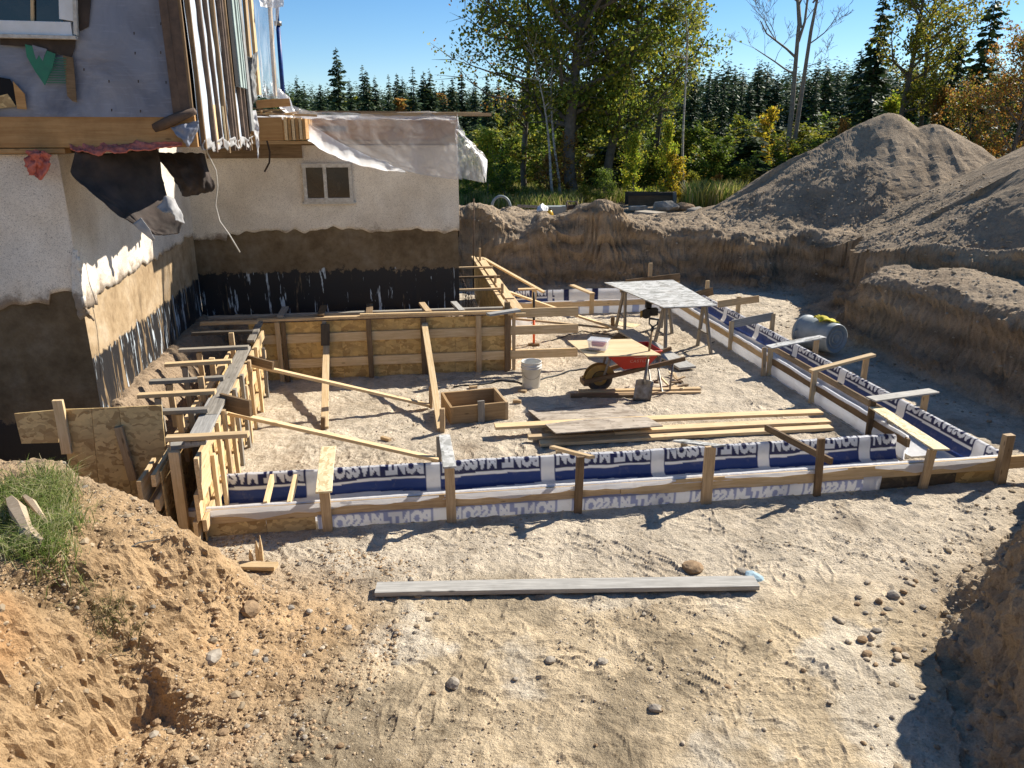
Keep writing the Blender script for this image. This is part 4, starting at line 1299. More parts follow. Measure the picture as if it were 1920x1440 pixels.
# stakes and spreaders of the right form
rin = lambda u, v: pl(u, v, RK - E1 * .045, E1)
rou = lambda u, v: pl(u, v, RO + E1 * .08, E1)
pairs = [((1445, 652), (1442, 707), (1532, 633), (1529, 668), M_pine, M_pine2, M_osbg, .10, 'slab'),
         ((1528, 698), (1522, 754), (1625, 668), (1619, 714), M_pine, M_pine2, M_pine, .075, 'beam'),
         ((1637, 750), (1630, 810), (1737, 735), (1731, 768), M_brown, M_pine2, M_silver, .10, 'slab'),
         ((1372, 603), (1369, 661), (1450, 588), (1447, 628), M_pine, M_pine2, M_silver, .11, 'flat')]
for (it, ib, ot, ob, ma, mb, ms, wd, kind) in pairs:
    a = rin(*it); c = rin(*ib); c.z = -.04
    stake('stake', a, onz(c, -.04), ma, rf, .075, .038)
    o1 = rou(*ot); o2 = rou(*ob)
    stake('stake', o1, onz(o1 * .5 + o2 * .5, -.04), mb, rf, .075, .038)
    if kind == 'slab':
        spread('spreader', a + UZ * .01 - E1 * .03, o1 + UZ * .01 + E1 * .1, .16, ms, rf, thk=.02)
    elif kind == 'beam':
        beam('spreader', a + UZ * .018 - E1 * .06, o1 + UZ * .018 + E1 * .1, .09, .036, ms, rf)
    else:
        beam('spreader', a - UZ * .045, o1 - UZ * .045, .02, .14, ms, rf)
    if it[0] == 1445:
        stake('stake', a + E2 * .02 - E1 * .09, onz(c, -.04) - E1 * .09, M_pine2, rf, .06, .036)
# OSB lying over the corner on two posts
a = pl(1640, 766, RK + E2 * .75, E2); bb = sp_w[5]
dgn = spread('spreader', rin(1640, 764) + E1 * .02, bb + UZ * .012 + E1 * .06 - E2 * .06, .17, M_osbp, rf, thk=.016)
c = rin(1655, 772) + E1 * .12; stake('stake', c - UZ * .03, onz(c, .0), M_grey, rf, .075, .038)
# farther stakes and boards
far_ = [((1386, 556), (1384, 598), M_pine), ((1327, 526), (1325, 560), M_pine), ((1220, 493), (1219, 525), M_pine2)]
for (t_, b2, mt) in far_:
    a = pl(*t_, Vector(RO + E1 * .1 + E2 * 5.6) if t_[0] > 1300 else Vector(RO + E2 * 8.3), E1 if t_[0] > 1300 else E2)
    stake('stake', a, onz(a, -.03), mt, rf, .075, .045)
    if t_[0] == 1386:
        beam('nailed_board', a + E1 * -.42 - UZ * .13 - E2 * .03, a + E1 * .38 - UZ * .05 - E2 * .03, .022, .13, M_pine2, rf)
    elif t_[0] == 1327:
        beam('nailed_board', a + E1 * -.25 - UZ * .30 - E2 * .03, a + E1 * .12 - UZ * .22 - E2 * .03, .022, .16, M_brown, rf)
    else:
        beam('nailed_board', a + E1 * -.5 - UZ * .40 - E2 * .03, a + E1 * .62 - UZ * .30 - E2 * .03, .022, .16, M_brown, rf)
        a2 = a + E1 * .6 - UZ * .26; stake('stake', a2, onz(a2, -.03), M_pine2, rf, .06, .04)

# ------------------------------------------------------------------ rear footing form
G0 = pt(955, 590, 15.15); G0.z = 0
G0 = Vector((-.05, 14.95, 0)); GL = 3.55
bf = thing('footing_form', 'short fabric lined footing form under the back bank, with broad blue stripes', 'formwork', tuple(G0))
def stripes(S, Q):
    base = print_col(S, Q * .9 - .05, s0=.05, period=.95, gap=.1, letter=.22)
    bar = ((S % .62) < .12) & (S > .8)
    base = np.where(bar[..., None], NAVY, np.where((S > 1.05)[..., None] & ~bar[..., None], WHITE, base))
    return base
strip('fabric_liner', G0 + E2 * .70, G0 + E2 * .70 + E1 * GL, [(.08, FH + .0), (.0, FH + .10), (-.012, FH - .02), (-.03, .05), (-.20, .02)], stripes, bf, step=.016, seed=8, fold=.02)
strip('fabric_liner', G0, G0 + E1 * GL, [(.5, .03), (.05, .03), (.03, FH - .02), (-.01, FH + .012), (-.022, FH - .02)], white, bf, step=.02, seed=9, fold=.012)
strip('fabric_liner', G0, G0 + E1 * GL, [(-.01, FH - .08), (-.02, .1), (-.0, .0)], lambda S, Q: np.where((((S - .04) % .62) < .14)[..., None], np.array([.32, .37, .55]), WHITE), bf, step=.016, seed=10, fold=.008)
beam('form_board', G0 - E1 * .1 + UZ * (FH - .06), G0 + E1 * GL + UZ * (FH - .06), .036, .11, M_pine, bf, seg=12)
beam('form_board', G0 + E2 * .75 - E1 * .1 + UZ * (FH - .02), G0 + E2 * .75 + E1 * GL + UZ * (FH - .02), .036, .13, M_pine2, bf, seg=12)
gl = lambda u, v, o=.04: pl(u, v, G0 - E2 * o, E2)
for (u, vt, mt, sp3) in ((1002, 543, M_pine, 'l'), (1110, 551, M_pine, 'b')):
    a = gl(u, vt)
    stake('stake', a, onz(a, -.03), mt, bf, .085, .045)
    if sp3 == 'l':
        beam('spreader', a + UZ * .015 - E1 * .32, a + UZ * .015 + E1 * .04, .09, .03, M_pine, bf)
    else:
        beam('spreader', a + UZ * .015 - E2 * .06, a + UZ * .02 + E2 * .85 - E1 * .22, .11, .03, M_pine, bf)
strip('fabric_liner', Vector((-.05, 13.6, 0)), Vector((-.25, 14.9, 0)), [(-.45, .12), (-.2, .03), (.2, .02), (.4, .14)], white, bf, step=.03, seed=12, fold=.03)

# ------------------------------------------------------------------ rear wall form (beside the old back wall)
WA = Vector((-3.66, 10.80, 0)); WL = 3.58; WH = .92
wf = thing('wall_form', 'tall OSB wall form with pale rails and brown studs below the old back wall', 'formwork', tuple(WA))
wl = lambda u, v, o=0.0: pl(u, v, WA - E2 * o, E2)
def wls(u, v=650): return (wl(u, v) - WA).dot(E1)
seams = [470, 500, 524, 556, 584, 612, 642, 693, 723, 750, 795, 854, 878, 896, 948]
for k in range(len(seams) - 1):
    a, b_ = wls(seams[k]) + .0015, wls(seams[k + 1]) - .0015
    beam('osb_panel', WA + E1 * a + UZ * (WH / 2 - .04), WA + E1 * b_ + UZ * (WH / 2 - .04), .014, WH - .02, M_osbw, wf, seg=2, bow=0)
for (z, a, b_, mt) in ((.63, .0, 4.72, M_pine), (.25, .0, 4.72, M_pine)):
    beam('rail', WA + E1 * a - E2 * .028 + UZ * z, WA + E1 * b_ - E2 * .028 + UZ * z, .036, .135, mt, wf, seg=14, bow=.006)
beam('rail', WA + E1 * (WL + .02) - E2 * .01 + UZ * (WH - .03), WA + E1 * 4.72 - E2 * .01 + UZ * (WH - .03), .036, .135, M_pine, wf, seg=6)
beam('top_plate', WA - E2 * .02 + UZ * (WH + .0), WA + E1 * (WL - .02) - E2 * .02 + UZ * (WH + .0), .10, .036, M_pine2, wf, seg=14)
beam('top_plate', WA + E1 * 1.45 - E2 * .06 + UZ * (WH + .04), WA + E1 * (WL + .03) - E2 * .06 + UZ * (WH + .02), .05, .03, M_pine, wf, seg=10)
beam('top_plate', WA + E1 * -.7 + E2 * .14 + UZ * (WH + .02), WA + E1 * WL + E2 * .16 + UZ * (WH + .02), .09, .036, M_grey, wf, seg=14)
for (u, wd, mt) in ((525, .07, M_pine2), (536, .06, M_brown), (612, .06, M_grey), (694, .075, M_brown), (795, .085, M_brown), (897, .08, M_pine2), (950, .085, M_brown)):
    s = wls(u)
    beam('stud', WA + E1 * s - E2 * .065 - UZ * .03, WA + E1 * s - E2 * .065 + UZ * (WH - .03 if u != 950 else WH + .16), wd, .038, mt, wf, up=-E2)
s = wls(963)
beam('stud', WA + E1 * s - E2 * .02 - UZ * .03, WA + E1 * s - E2 * .02 + UZ * WH, .05, .038, M_pine2, wf, up=-E2)
# short spreaders reaching back to the old wall
for (u, vt, mt) in ((527, 590, M_grey), (602, 582, M_brown), (692, 580, M_brown), (804, 578, M_pine2), (866, 574, M_silver)):
    a = pl(u, vt + 14, WA - E2 * .0, E2); s = (a - WA).dot(E1)
    p = WA + E1 * s + UZ * (WH + .04)
    beam('spreader', p - E2 * .03, p + E2 * .55 - E1 * (.08 if u > 750 else -.0) + UZ * .01, .095, .036, mt, wf)
beam('offcut', Vector((-.35, 10.98, .955)) + E1 * .0, Vector((.10, 11.25, .965)), .12, .036, M_silver, wf)
beam('offcut', pl(602, 612, WA - E2 * .1, E2) + E1 * .06 + UZ * .03, pl(602, 648, WA - E2 * .1, E2) + E1 * .06, .125, .03, M_dark, wf, up=-E2)
beam('offcut', pl(797, 608, WA - E2 * .1, E2) + UZ * .02, pl(798, 630, WA - E2 * .1, E2), .085, .03, M_grey, wf, up=-E2)
# two raking braces with their stakes
def brace(pa, pb, mt, parent, wd=.085, th=.036, **kw): return beam('brace', pa, pb, wd, th, mt, parent, up=UZ, seg=6, bow=.006, **kw)
brace(pl(612, 650, WA - E2 * .11, E2), gp(609, 802, .03), M_pine, wf, .09)
brace(pl(796, 610, WA - E2 * .13, E2), gp(826, 806, .03), M_pine, wf, .085)
def gstake(u, vb, vt, parent, mt=M_pine, a=.06, b_=.04, du=0, name='stake', face=None):
    p = gp(u, vb, 0); q = pl(u + du, vt, p, Vector((0, 1, 0)))
    return stake(name, q, onz(p, -.05), mt, parent, a, b_, face or Vector((0, -1, 0)))
gstake(606, 806, 782, wf, M_brown, .05)
gstake(829, 811, 766, wf, M_pine2, .06, .06)

# ------------------------------------------------------------------ left wall form
LA = Vector((-2.72, 6.02, 0)); LE = (Vector((-3.50, 10.35, 0)) - LA).normalized(); LN = Vector((LE.y, -LE.x, 0)); LLn = 4.5; LH = .90
lf = thing('wall_form', 'lumber wall form with grey cap plank running along the left side of the pit', 'formwork', tuple(LA))
lp = lambda s, o=0.0, z=0.0: LA + LE * s + LN * o + UZ * z
for k in range(9):
    beam('osb_panel', lp(.1 + k * .5 + .002, 0, LH / 2 - .05), lp(.1 + (k + 1) * .5 - .002, 0, LH / 2 - .05), .014, LH - .10, M_osb, lf, seg=2, bow=0)
for z in (.22, .52, .80):
    beam('rail', lp(-.02, .03, z), lp(LLn, .03, z), .036, .11, M_pine, lf, seg=14, bow=.006)
for k, s in enumerate((.42, .78, 1.12, 1.5, 1.78, 2.3, 2.45, 2.9, 3.5, 4.1)):
    beam('stud', lp(s, .068, -.04), lp(s + R.uniform(-.03, .03), .068, LH - (.02 if k % 3 else .2)), .075, .038, R.choice([M_pine, M_pine2, M_grey, M_pine]), lf, up=LN)
beam('cap_plank', pt(378, 828, 0) if False else gp(366, 832, LH + .03), gp(408, 748, LH + .03) , .17, .036, M_silver, lf, seg=6)
beam('cap_plank', gp(394, 780, LH + .03), gp(459, 652, LH + .05), .14, .036, M_grey, lf, seg=8)
beam('cap_plank', gp(470, 640, LH), gp(489, 600, LH), .09, .036, M_grey, lf, seg=6)
# outer half of the form, towards the house
for k in range(6):
    beam('osb_panel', lp(.1 + k * .6, -.30, .36), lp(.1 + (k + 1) * .6 - .003, -.30, .36), .014, .70, M_osb, lf, seg=2, bow=0)
for z in (.20, .45, .68):
    beam('rail', lp(-.02, -.33, z), lp(3.9, -.33, z), .036, .11, M_pine, lf, seg=12, bow=.006)
for s in (.9, 1.6, 2.3, 3.0):
    beam('rail_cap', lp(s - .3, -.31, .74), lp(s + .25, -.31, .74), .10, .036, M_pine, lf)
# end panels at the near end, facing the viewer's right
for (z0, z1, o, mt) in ((.02, .26, -.10, M_pine), (.27, .52, -.06, M_pine), (.53, .80, -.02, M_pine)):
    beam('end_board', lp(-.02, .05 + o, (z0 + z1) / 2), lp(.40, .05 + o, (z0 + z1) / 2), .036, z1 - z0, mt, lf)
for (z0, z1, o, mt) in ((.02, .22, -.36, M_pine), (.23, .45, -.40, M_pine), (.46, .70, -.44, M_pine)):
    beam('end_board', lp(-.05, o, (z0 + z1) / 2), lp(.45, o, (z0 + z1) / 2), .036, z1 - z0, mt, lf)
a = gp(350, 1016, 0)
stake('stake', pl(326, 846, a, E2), onz(a, -.05), M_pine, lf, .085, .06)
stake('stake', pl(324, 826, a + E2 * .3, E2), onz(a, -.05) + E2 * .3 - E1 * .05, M_pine, lf, .06, .04)
q = pl(325, 836, a + E2 * .1, E2)
beam('cap_block', q - E1 * .02, q + E1 * .20 + E2 * .06, .12, .04, M_silver, lf)
# spreaders: 2x4s reaching over the trench to the house side
SPR = [((336, 657), (466, 651), M_grey), ((309, 684), (434, 677), M_pine), ((281, 716), (420, 708), M_grey), ((259, 742), (404, 734), M_pine), ((300, 772), (391, 768), M_grey), ((312, 822), (466, 814), M_pine),
       ((360, 626), (474, 622), M_dark), ((376, 607), (483, 604), M_pine2)]
for k, (l, r_, mt) in enumerate(SPR):
    z = LH + .085
    beam('spreader', gp(*l, z), gp(*r_, z), .085, .04, mt, lf)
    if k < 5:
        m_ = gp(l[0] + 38, l[1] + 3, z - .04)
        stake('stake', m_ - E2 * .03, onz(m_, .45), (M_pine, M_grey)[k % 2], lf, .06, .036)
for (ub, vb, ut, vt, mt) in ((437, 662, 433, 624, M_pine), (402, 702, 397, 671, M_pine), (382, 746, 376, 706, M_pine2), (360, 792, 358, 765, M_grey)):
    b_ = gp(ub, vb, LH - .1); t_ = pl(ut, vt, b_, E2)
    stake('stake', t_, onz(b_, .3), mt, lf, .06, .045)
# blocks and long braces
beam('offcut', gp(462, 672, LH - .04), gp(512, 686, LH - .10), .036, .10, M_brown, lf)
beam('offcut', gp(415, 752, LH + .0), gp(470, 766, LH - .02), .036, .17, M_brown, lf)
brace(gp(462, 682, LH - .14), gp(804, 760, .05), M_pine, lf, .08)
brace(gp(412, 770, LH - .16), gp(822, 862, .05), M_pine, lf, .08)
gstake(808, 765, 724, lf, M_pine2, .05)
b_ = gp(824, 866, 0); stake('stake', pl(822, 818, b_, Vector((0, 1, 0))), onz(b_, -.05), M_grey, lf, .05, .036)

# plywood guard panel on the left
gpn = thing('guard_panel', 'upright brown OSB panel held by stakes left of the tall lumber form', 'panel', tuple(gp(170, 880, 0)))
g_o = pt(240, 765, 6.50)
gq = lambda u, v, o=0.0: pl(u, v, g_o - E2 * o, E2)
for (a, b_, c, d) in (((26, 776), (113, 768), (110, 830), (40, 832)), ((113, 768), (171, 766), (190, 960), (140, 960)), ((171, 766), (222, 764), (252, 960), (190, 960)), ((222, 764), (303, 760), (322, 965), (252, 960))):
    prism('osb_panel', [gq(*a) + E1 * .002, gq(*b_) - E1 * .002, gq(*c) - E1 * .002, gq(*d) + E1 * .002], E2 * .014, M_osb, gpn)
beam('stake', gq(108, 750, .03), gq(126, 850, .03), .085, .04, M_pine, gpn, up=-E2)
beam('stake', gq(222, 800, .03), gq(250, 900, .03), .07, .04, M_pine2, gpn, up=-E2)

# ------------------------------------------------------------------ wall form beside the house corner
CA = Vector((-.02, 11.35, 0)); CL = 5.4
cf = thing('wall_form', 'narrow wall form with pale double cap plank running back past the house corner', 'formwork', tuple(CA))
cp = lambda s, o=0.0, z=0.0: CA + E2 * s + E1 * o + UZ * z
for k in range(10):
    beam('osb_panel', cp(k * .54, 0, .43), cp((k + 1) * .54 - .003, 0, .43), .014, .84, M_osbw, cf, seg=2, bow=0)
beam('cap_plank', cp(-.1, -.02, .90), cp(5.5, -.02, .90), .07, .036, M_pine, cf, seg=12)
beam('cap_plank', cp(.9, .12, .92), cp(5.2, .10, .92), .15, .036, M_pine, cf, seg=12)
beam('cap_plank', cp(-.1, .14, .89), cp(1.1, .14, .90), .16, .036, M_pine, cf, seg=4)
for z in (.25, .6):
    beam('rail', cp(0, .03, z), cp(5.3, .03, z), .036, .09, M_pine, cf, seg=8)
for (s, h) in ((1.3, .2), (2.2, .18), (4.7, .30)):
    beam('stud', cp(s, .05, -.02), cp(s, .05, .90 + h), .06, .04, M_pine2, cf, up=E1)
for (s, l, mt) in ((1.55, .62, M_pine2), (2.7, .60, M_brown), (3.75, .66, M_pine2)):
    beam('spreader', cp(s, -.75, .96), cp(s, .20 if s > 2 else .06, .965), .06, .036, mt, cf)
brace(cp(4.9, .15, .95), pt(1020, 548, 15.0), M_pine, cf, .08)
brace(cp(2.9, .2, .70), gp(1172, 622, .05), M_pine, cf, .075)
brace(cp(1.3, .2, .5), gp(1140, 700 - 85, .05), M_pine2, cf, .05)
gstake(1149, 612, 594, cf, M_brown, .07, .06)
# reinforcement standing in the trench by the house corner
rb = thing('rebar_mat', 'rusty reinforcing bars standing in the narrow trench by the house corner', 'rebar', tuple(cp(1, -.4, .2)))
for k in range(5):
    tube('bar', [cp(.6, -.30 - .02 * k, .15 + .13 * k), cp(4.6, -.30 - .02 * k, .18 + .13 * k)], .006, M_rebar, rb, n=5)
for k in range(7):
    tube('bar', [cp(.7 + .6 * k, -.36, .0), cp(.7 + .6 * k, -.34, .82)], .006, M_rebar, rb, n=5)
tube('bar', [cp(4.7, -.1, .3), cp(4.7, -.06, 2.2)], .012, M_rebar, rb, n=6)
rb2 = thing('rebar_mat', 'thin reinforcing bars lying in the dark trench between the left form and house', 'rebar', tuple(lp(2, -.7, .1)))
for k in range(9):
    a = lp(.7 + k * .35, -.75 + R.uniform(-.1, .1), .15); tube('bar', [a, a + LE * R.uniform(.4, .8) + LN * R.uniform(.1, .4) + UZ * R.uniform(.0, .3)], .007, M_rebar if k % 2 else M_grey, rb2, n=5)
# ------------------------------------------------------------------ loose things in the pit
M_bucket = simple('bucket_plastic', (.68, .67, .62), (.52, .50, .45), 5, .4, bs=.05)
M_red = simple('red_tray_paint', (.50, .035, .02), (.36, .03, .02), 9, .45, bs=.15)
M_yel = simple('yellow_paint', (.42, .26, .06), (.20, .13, .05), 9, .55)
M_rubber = simple('rubber', (.035, .033, .03), (.10, .08, .06), 9, .8)
M_canm = simple('grey_can_plastic', (.33, .36, .36), (.22, .25, .25), 6, .45, bs=.1)
M_glove = simple('yellow_glove', (.60, .50, .03), (.40, .33, .03), 25, .8)
M_or = simple('orange_paint', (.80, .13, .02), (.6, .09, .02), 20, .5)
M_handle = wood('tool_handle', (.42, .29, .16), (.24, .15, .08), .3, knots=False)
M_tub = poly_mat('clear_tub', .35, (.80, .82, .86))
M_pinkc = simple('pink_contents', (.60, .04, .10), (.35, .03, .06), 40, .8)
M_stone = simple('field_stone', (.42, .37, .30), (.24, .20, .15), 12, .9, bs=.5, bd=.01)
M_stoneb = simple('pale_blue_stone', (.45, .60, .66), (.30, .42, .47), 14, .8, bs=.5, bd=.01)
M_clod = simple('earth_clod', (.34, .23, .13), (.18, .12, .07), 16, .95, bs=.8, bd=.02)
M_stonet = simple('tan_stone', (.50, .42, .31), (.34, .27, .19), 12, .9, bs=.4, bd=.01)
M_stonew = simple('white_rock', (.34, .31, .26), (.18, .16, .13), 7, .9, bs=.5, bd=.03)

# --- box form
bx = thing('box_form', 'small square brown lumber box standing open on the sand by the bucket', 'box form', tuple(gp(893, 790, 0)))
A_, B_ = gp(850, 796, 0), gp(947, 786, 0)
bx1 = (B_ - A_).normalized(); bx2 = Vector((-bx1.y, bx1.x, 0)); Wb = (B_ - A_).length; Db = .58; Hb = .235
M_box = wood('tan_box_wood', (.36, .24, .12), (.26, .165, .08), .3, grain=35)
beam('side_board', A_ + UZ * Hb / 2, B_ + UZ * Hb / 2, .036, Hb, M_box, bx)
beam('side_board', A_ + bx2 * Db + UZ * Hb / 2, B_ + bx2 * Db + UZ * Hb / 2, .036, Hb, M_box, bx)
for q in (A_ - bx1 * .019, B_ + bx1 * .019):
    beam('side_board', q - bx2 * .02 + UZ * Hb / 2, q + bx2 * (Db + .02) + UZ * Hb / 2, .036, Hb, M_pine2 if q.x > A_.x + .1 else M_box, bx)
m = A_ + bx1 * Wb * .52 - bx2 * .038
beam('stake', m - UZ * .01, m + UZ * (Hb + .06), .085, .036, M_grey, bx, up=-bx2)

# --- bucket
bc = gp(996, 725, 0); bc.z = surf(bc.x, bc.y)
bk_ = thing('bucket', 'white plastic bucket with a wire handle standing on the sand', 'bucket', tuple(bc))
M0 = Matrix.Translation(bc)
lathe('bucket_body', [(.0, .0), (.122, .0), (.126, .01), (.138, .29), (.147, .292), (.147, .302), (.139, .304), (.140, .325), (.149, .327), (.149, .337), (.141, .339), (.142, .375), (.148, .378), (.147, .388), (.138, .386), (.136, .36), (.121, .02), (0, .015)], M_bucket, bk_, M0, n=36)
hp = []
for k in range(13):
    a = math.pi * k / 12
    hp.append(bc + Vector((.15 * math.cos(a), -.09 * math.sin(a) - .075 * math.sin(a), .31 - .15 * math.sin(a))))
tube('wire_handle', hp, .0035, M_steel, bk_, n=6)

# --- wheelbarrow (wheel towards the left, handles to the right)
wc = gp(1128, 742, 0)
wb = thing('wheelbarrow', 'red wheelbarrow with wooden handles and a yellow wheel, a plywood sheet on its tray', 'wheelbarrow', (wc.x, wc.y, 0))
wx = (gp(1245, 730, 0) - wc).normalized(); wx = Vector((.985, .17, 0)).normalized(); wy = Vector((-wx.y, wx.x, 0))
wp = lambda a, b, z: wc + wx * a + wy * b + UZ * z
wcen = wp(0.02, .20, .19)
def ring(name, R_, r_, mat, cen, ax, parent, n=28, m=10, sy=1.0, **kw):
    V, F = [], []
    a1 = UZ; a2 = ax.cross(UZ).normalized()
    for i in range(n):
        t = 2 * math.pi * i / n
        d = a1 * math.cos(t) + a2 * math.sin(t)
        for j in range(m):
            u = 2 * math.pi * j / m
            V.append(cen + d * (R_ + r_ * math.cos(u)) + ax * r_ * sy * math.sin(u))
    F = [(i * m + j, i * m + (j + 1) % m, ((i + 1) % n) * m + (j + 1) % m, ((i + 1) % n) * m + j) for i in range(n) for j in range(m)]
    return props(link(name, pmesh(name, V, F, True), mat, parent), **kw)
wheel = ring('tyre', .145, .048, M_rubber, wcen, wy, wb)
def disc(name, r, hh, cen, ax, mat, parent, n=24):
    return tube(name, [cen - ax * hh, cen + ax * hh], r, mat, parent, n=n, smooth=False)
disc('wheel_disc', .105, .018, wcen, wy, M_yel, wb)
disc('hub', .035, .06, wcen, wy, M_steel, wb)
# yellow fork guard around the wheel
for sgn in (-1, 1):
    pts = [wp(.02 + .22 * math.cos(t), .20 + sgn * .055, .19 + .215 * math.sin(t)) for t in np.linspace(.1 * math.pi, 1.0 * math.pi, 12)] + [wp(.02 + .13 * math.cos(t), .20 + sgn * .055, .19 + .13 * math.sin(t)) for t in np.linspace(1.0 * math.pi, .1 * math.pi, 12)]
    prism('wheel_guard', pts, wy * .012, M_yel, wb)
# wooden handles
for sgn in (-1, 1):
    beam('handle', wp(-.20, .20 + sgn * .10, .18), wp(1.16, .20 + sgn * .27, .50), .042, .055, M_brown, wb)
beam('cross_member', wp(-.20, .08, .16), wp(-.20, .32, .16), .07, .07, M_brown, wb)
# tray: open trapezoid shell
top = [wp(-.02, -.12, .64), wp(.80, -.12, .64), wp(.76, .36, .64), wp(.02, .36, .64)]
bot = [wp(.30, -.02, .37), wp(.64, -.03, .40), wp(.64, .32, .40), wp(.30, .30, .37)]
V = top + bot + [p * 1.0 + (wp(.6, .2, .64) - p) * .03 for p in top] + [p + UZ * .012 for p in bot]
F = [(0, 1, 5, 4), (1, 2, 6, 5), (2, 3, 7, 6), (3, 0, 4, 7), (4, 5, 6, 7), (8, 12, 13, 9), (9, 13, 14, 10), (10, 14, 15, 11), (11, 15, 12, 8), (12, 15, 14, 13), (0, 8, 9, 1), (1, 9, 10, 2), (2, 10, 11, 3), (3, 11, 8, 0)]
tray = link('tray', pmesh('tray', V, F), M_red, wb)
tray_tf = PM['tray']
tube('tray_rim', [*top, top[0]], .010, M_red, wb, n=6)
# steel legs and nose brace
for sgn in (-1, 1):
    tube('leg', [wp(.78, .20 + sgn * .22, .42), wp(.86, .20 + sgn * .24, .03), wp(.98, .20 + sgn * .24, .03), wp(1.0, .20 + sgn * .24, .46)], .014, M_steel, wb, n=6)
    tube('tray_brace', [wp(.05, .20 + sgn * .08, .22), wp(.16, .20 + sgn * .1, .60)], .018, M_grey, wb, n=6)
# worn white lettering on the tray side (in part illegible)
tc = bpy.data.curves.new('tray_lettering', 'FONT'); tc.body = 'CASTLE'; tc.size = .065; tc.extrude = .0006; tc.space_character = 1.15
to = bpy.data.objects.new('tmp_text', tc); COL.objects.link(to)
dg = bpy.context.evaluated_depsgraph_get(); tme = bpy.data.meshes.new_from_object(to.evaluated_get(dg)); bpy.data.objects.remove(to)
a = wp(.58, -.138, .51); e = wx; nrm_ = (top[1] - top[0]).cross(bot[0] - top[0]).normalized()
if nrm_.y > 0: nrm_ = -nrm_
upv = (top[0] - bot[0]); upv = (upv - e * upv.dot(e)).normalized()
ori = bot[0] + e * .06 + upv * .12 + nrm_ * .006
Mt = Matrix((e, upv, nrm_)).transposed().to_4x4(); Mt.translation = ori
tme.name = 'tray_lettering'; tme.materials.clear()
M_wp = simple('worn_white_paint', (.55, .42, .36), (.45, .12, .09), 60, .7)
link('tray_lettering', tme, M_wp, wb, Mt)
prism('paint_swoosh', [ori + e * .02 + upv * .085, ori + e * .22 + upv * .10, ori + e * .30 + upv * .085, ori + e * .15 + upv * .078], nrm_ * .001, M_wp, wb)

# plywood on the tray
def sheet_on(name, px, z, th, mat, **kw):
    pts = [gp(u, v, z) for (u, v) in px]
    return prism(name, pts, UZ * th, mat, None, **kw)
ply = [gp(1064, 640, .66), gp(1184, 637, .66), gp(1240, 667, .66), gp(1101, 670, .66)]
def flat_panel(name, pts, th, mat, **kw):
    e = (pts[1] - pts[0]).normalized(); f = UZ.cross(e); c = sum(pts, Vector()) / 4
    M = Matrix((e, f, UZ)).transposed().to_4x4(); M.translation = c
    L = [M.inverted() @ p for p in pts]
    V = L + [p + UZ * th for p in L]
    F = [(3, 2, 1, 0), (4, 5, 6, 7)] + [(i, (i + 1) % 4, 4 + (i + 1) % 4, 4 + i) for i in range(4)]
    me = pmesh(name, V, F)
    o = link(name, me, mat, None, M)
    bm_ = o.modifiers.new('b', 'BEVEL'); bm_.width = .002; bm_.segments = 1
    return props(o, **kw)
flat_panel('plywood_sheet', ply[::-1], .014, M_ply, label='clean pale plywood sheet lying across the red wheelbarrow tray', cat='plywood')
# clear tub
tb0 = gp(1122, 655, .675)
M_tubs, _nt, _b = newmat('tub_plastic'); _b.inputs['Base Color'].default_value = (.74, .76, .80, 1); _b.inputs['Roughness'].default_value = .25; _b.inputs['Alpha'].default_value = .45
tb = thing('plastic_tub', 'small clear plastic tub with pink contents on the plywood sheet', 'tub', tuple(tb0))
def frustum(name, c, a0, b0, a1, b1, h, mat, parent, ang=-.35, z0=0):
    x = Vector((math.cos(ang), math.sin(ang), 0)); y = Vector((-x.y, x.x, 0))
    V = [c + x * sx * a0 + y * sy * b0 + UZ * z0 for sx, sy in ((-1, -1), (1, -1), (1, 1), (-1, 1))] + [c + x * sx * a1 + y * sy * b1 + UZ * (z0 + h) for sx, sy in ((-1, -1), (1, -1), (1, 1), (-1, 1))]
    F = [(3, 2, 1, 0), (4, 5, 6, 7)] + [(i, (i + 1) % 4, 4 + (i + 1) % 4, 4 + i) for i in range(4)]
    o = link(name, pmesh(name, V, F), mat, parent)
    md = o.modifiers.new('b', 'BEVEL'); md.width = .012; md.segments = 3
    return o
frustum('tub_body', tb0, .115, .085, .135, .10, .13, M_tubs, tb, z0=.003)
frustum('tub_lid', tb0, .142, .107, .140, .105, .014, M_tubs, tb, z0=.133)
frustum('contents', tb0 + Vector((.0, .02, 0)), .08, .055, .09, .06, .06, M_pinkc, tb, z0=.045)
flat_panel('board_scrap', [gp(1089, 656, .675), gp(1110, 651, .675), gp(1134, 661, .675), gp(1122, 661, .675)][::-1], .006, M_osb, label='thin brown scrap of board under the clear tub on the plywood', cat='board scrap')

# --- shovel stuck upright in the sand in front of the barrow
sb = gp(1203, 752, 0)
sh = thing('shovel', 'square mouthed shovel with black D handle standing in the sand before the wheelbarrow', 'shovel', tuple(sb))
st_ = pl(1226, 598, sb + Vector((0, .20, 0)), Vector((0, 1, 0)))
dv = (st_ - sb).normalized()
sxx = Vector((1, 0, 0)); syy = dv.cross(sxx).normalized(); sxx = syy.cross(dv).normalized()
if syy.y > 0: syy = -syy
rows = []
for t, wv in ((-.06, .118), (.06, .122), (.18, .122), (.285, .118), (.30, .05)):
    rows.append([sb + dv * t + sxx * (x * wv) + syy * (.018 * (1 - x * x) * -1 + .01) for x in np.linspace(-1, 1, 7)])
V = [p for r in rows for p in r]; 
o = link('blade', pmesh('blade', V, [tuple(f) for f in grid_faces(5, 7)], True), M_steel, sh); md = o.modifiers.new('s', 'SOLIDIFY'); md.thickness = .003
tube('socket', [sb + dv * .24, sb + dv * .34, sb + dv * .58], [.026, .022, .019], M_steel, sh, n=10)
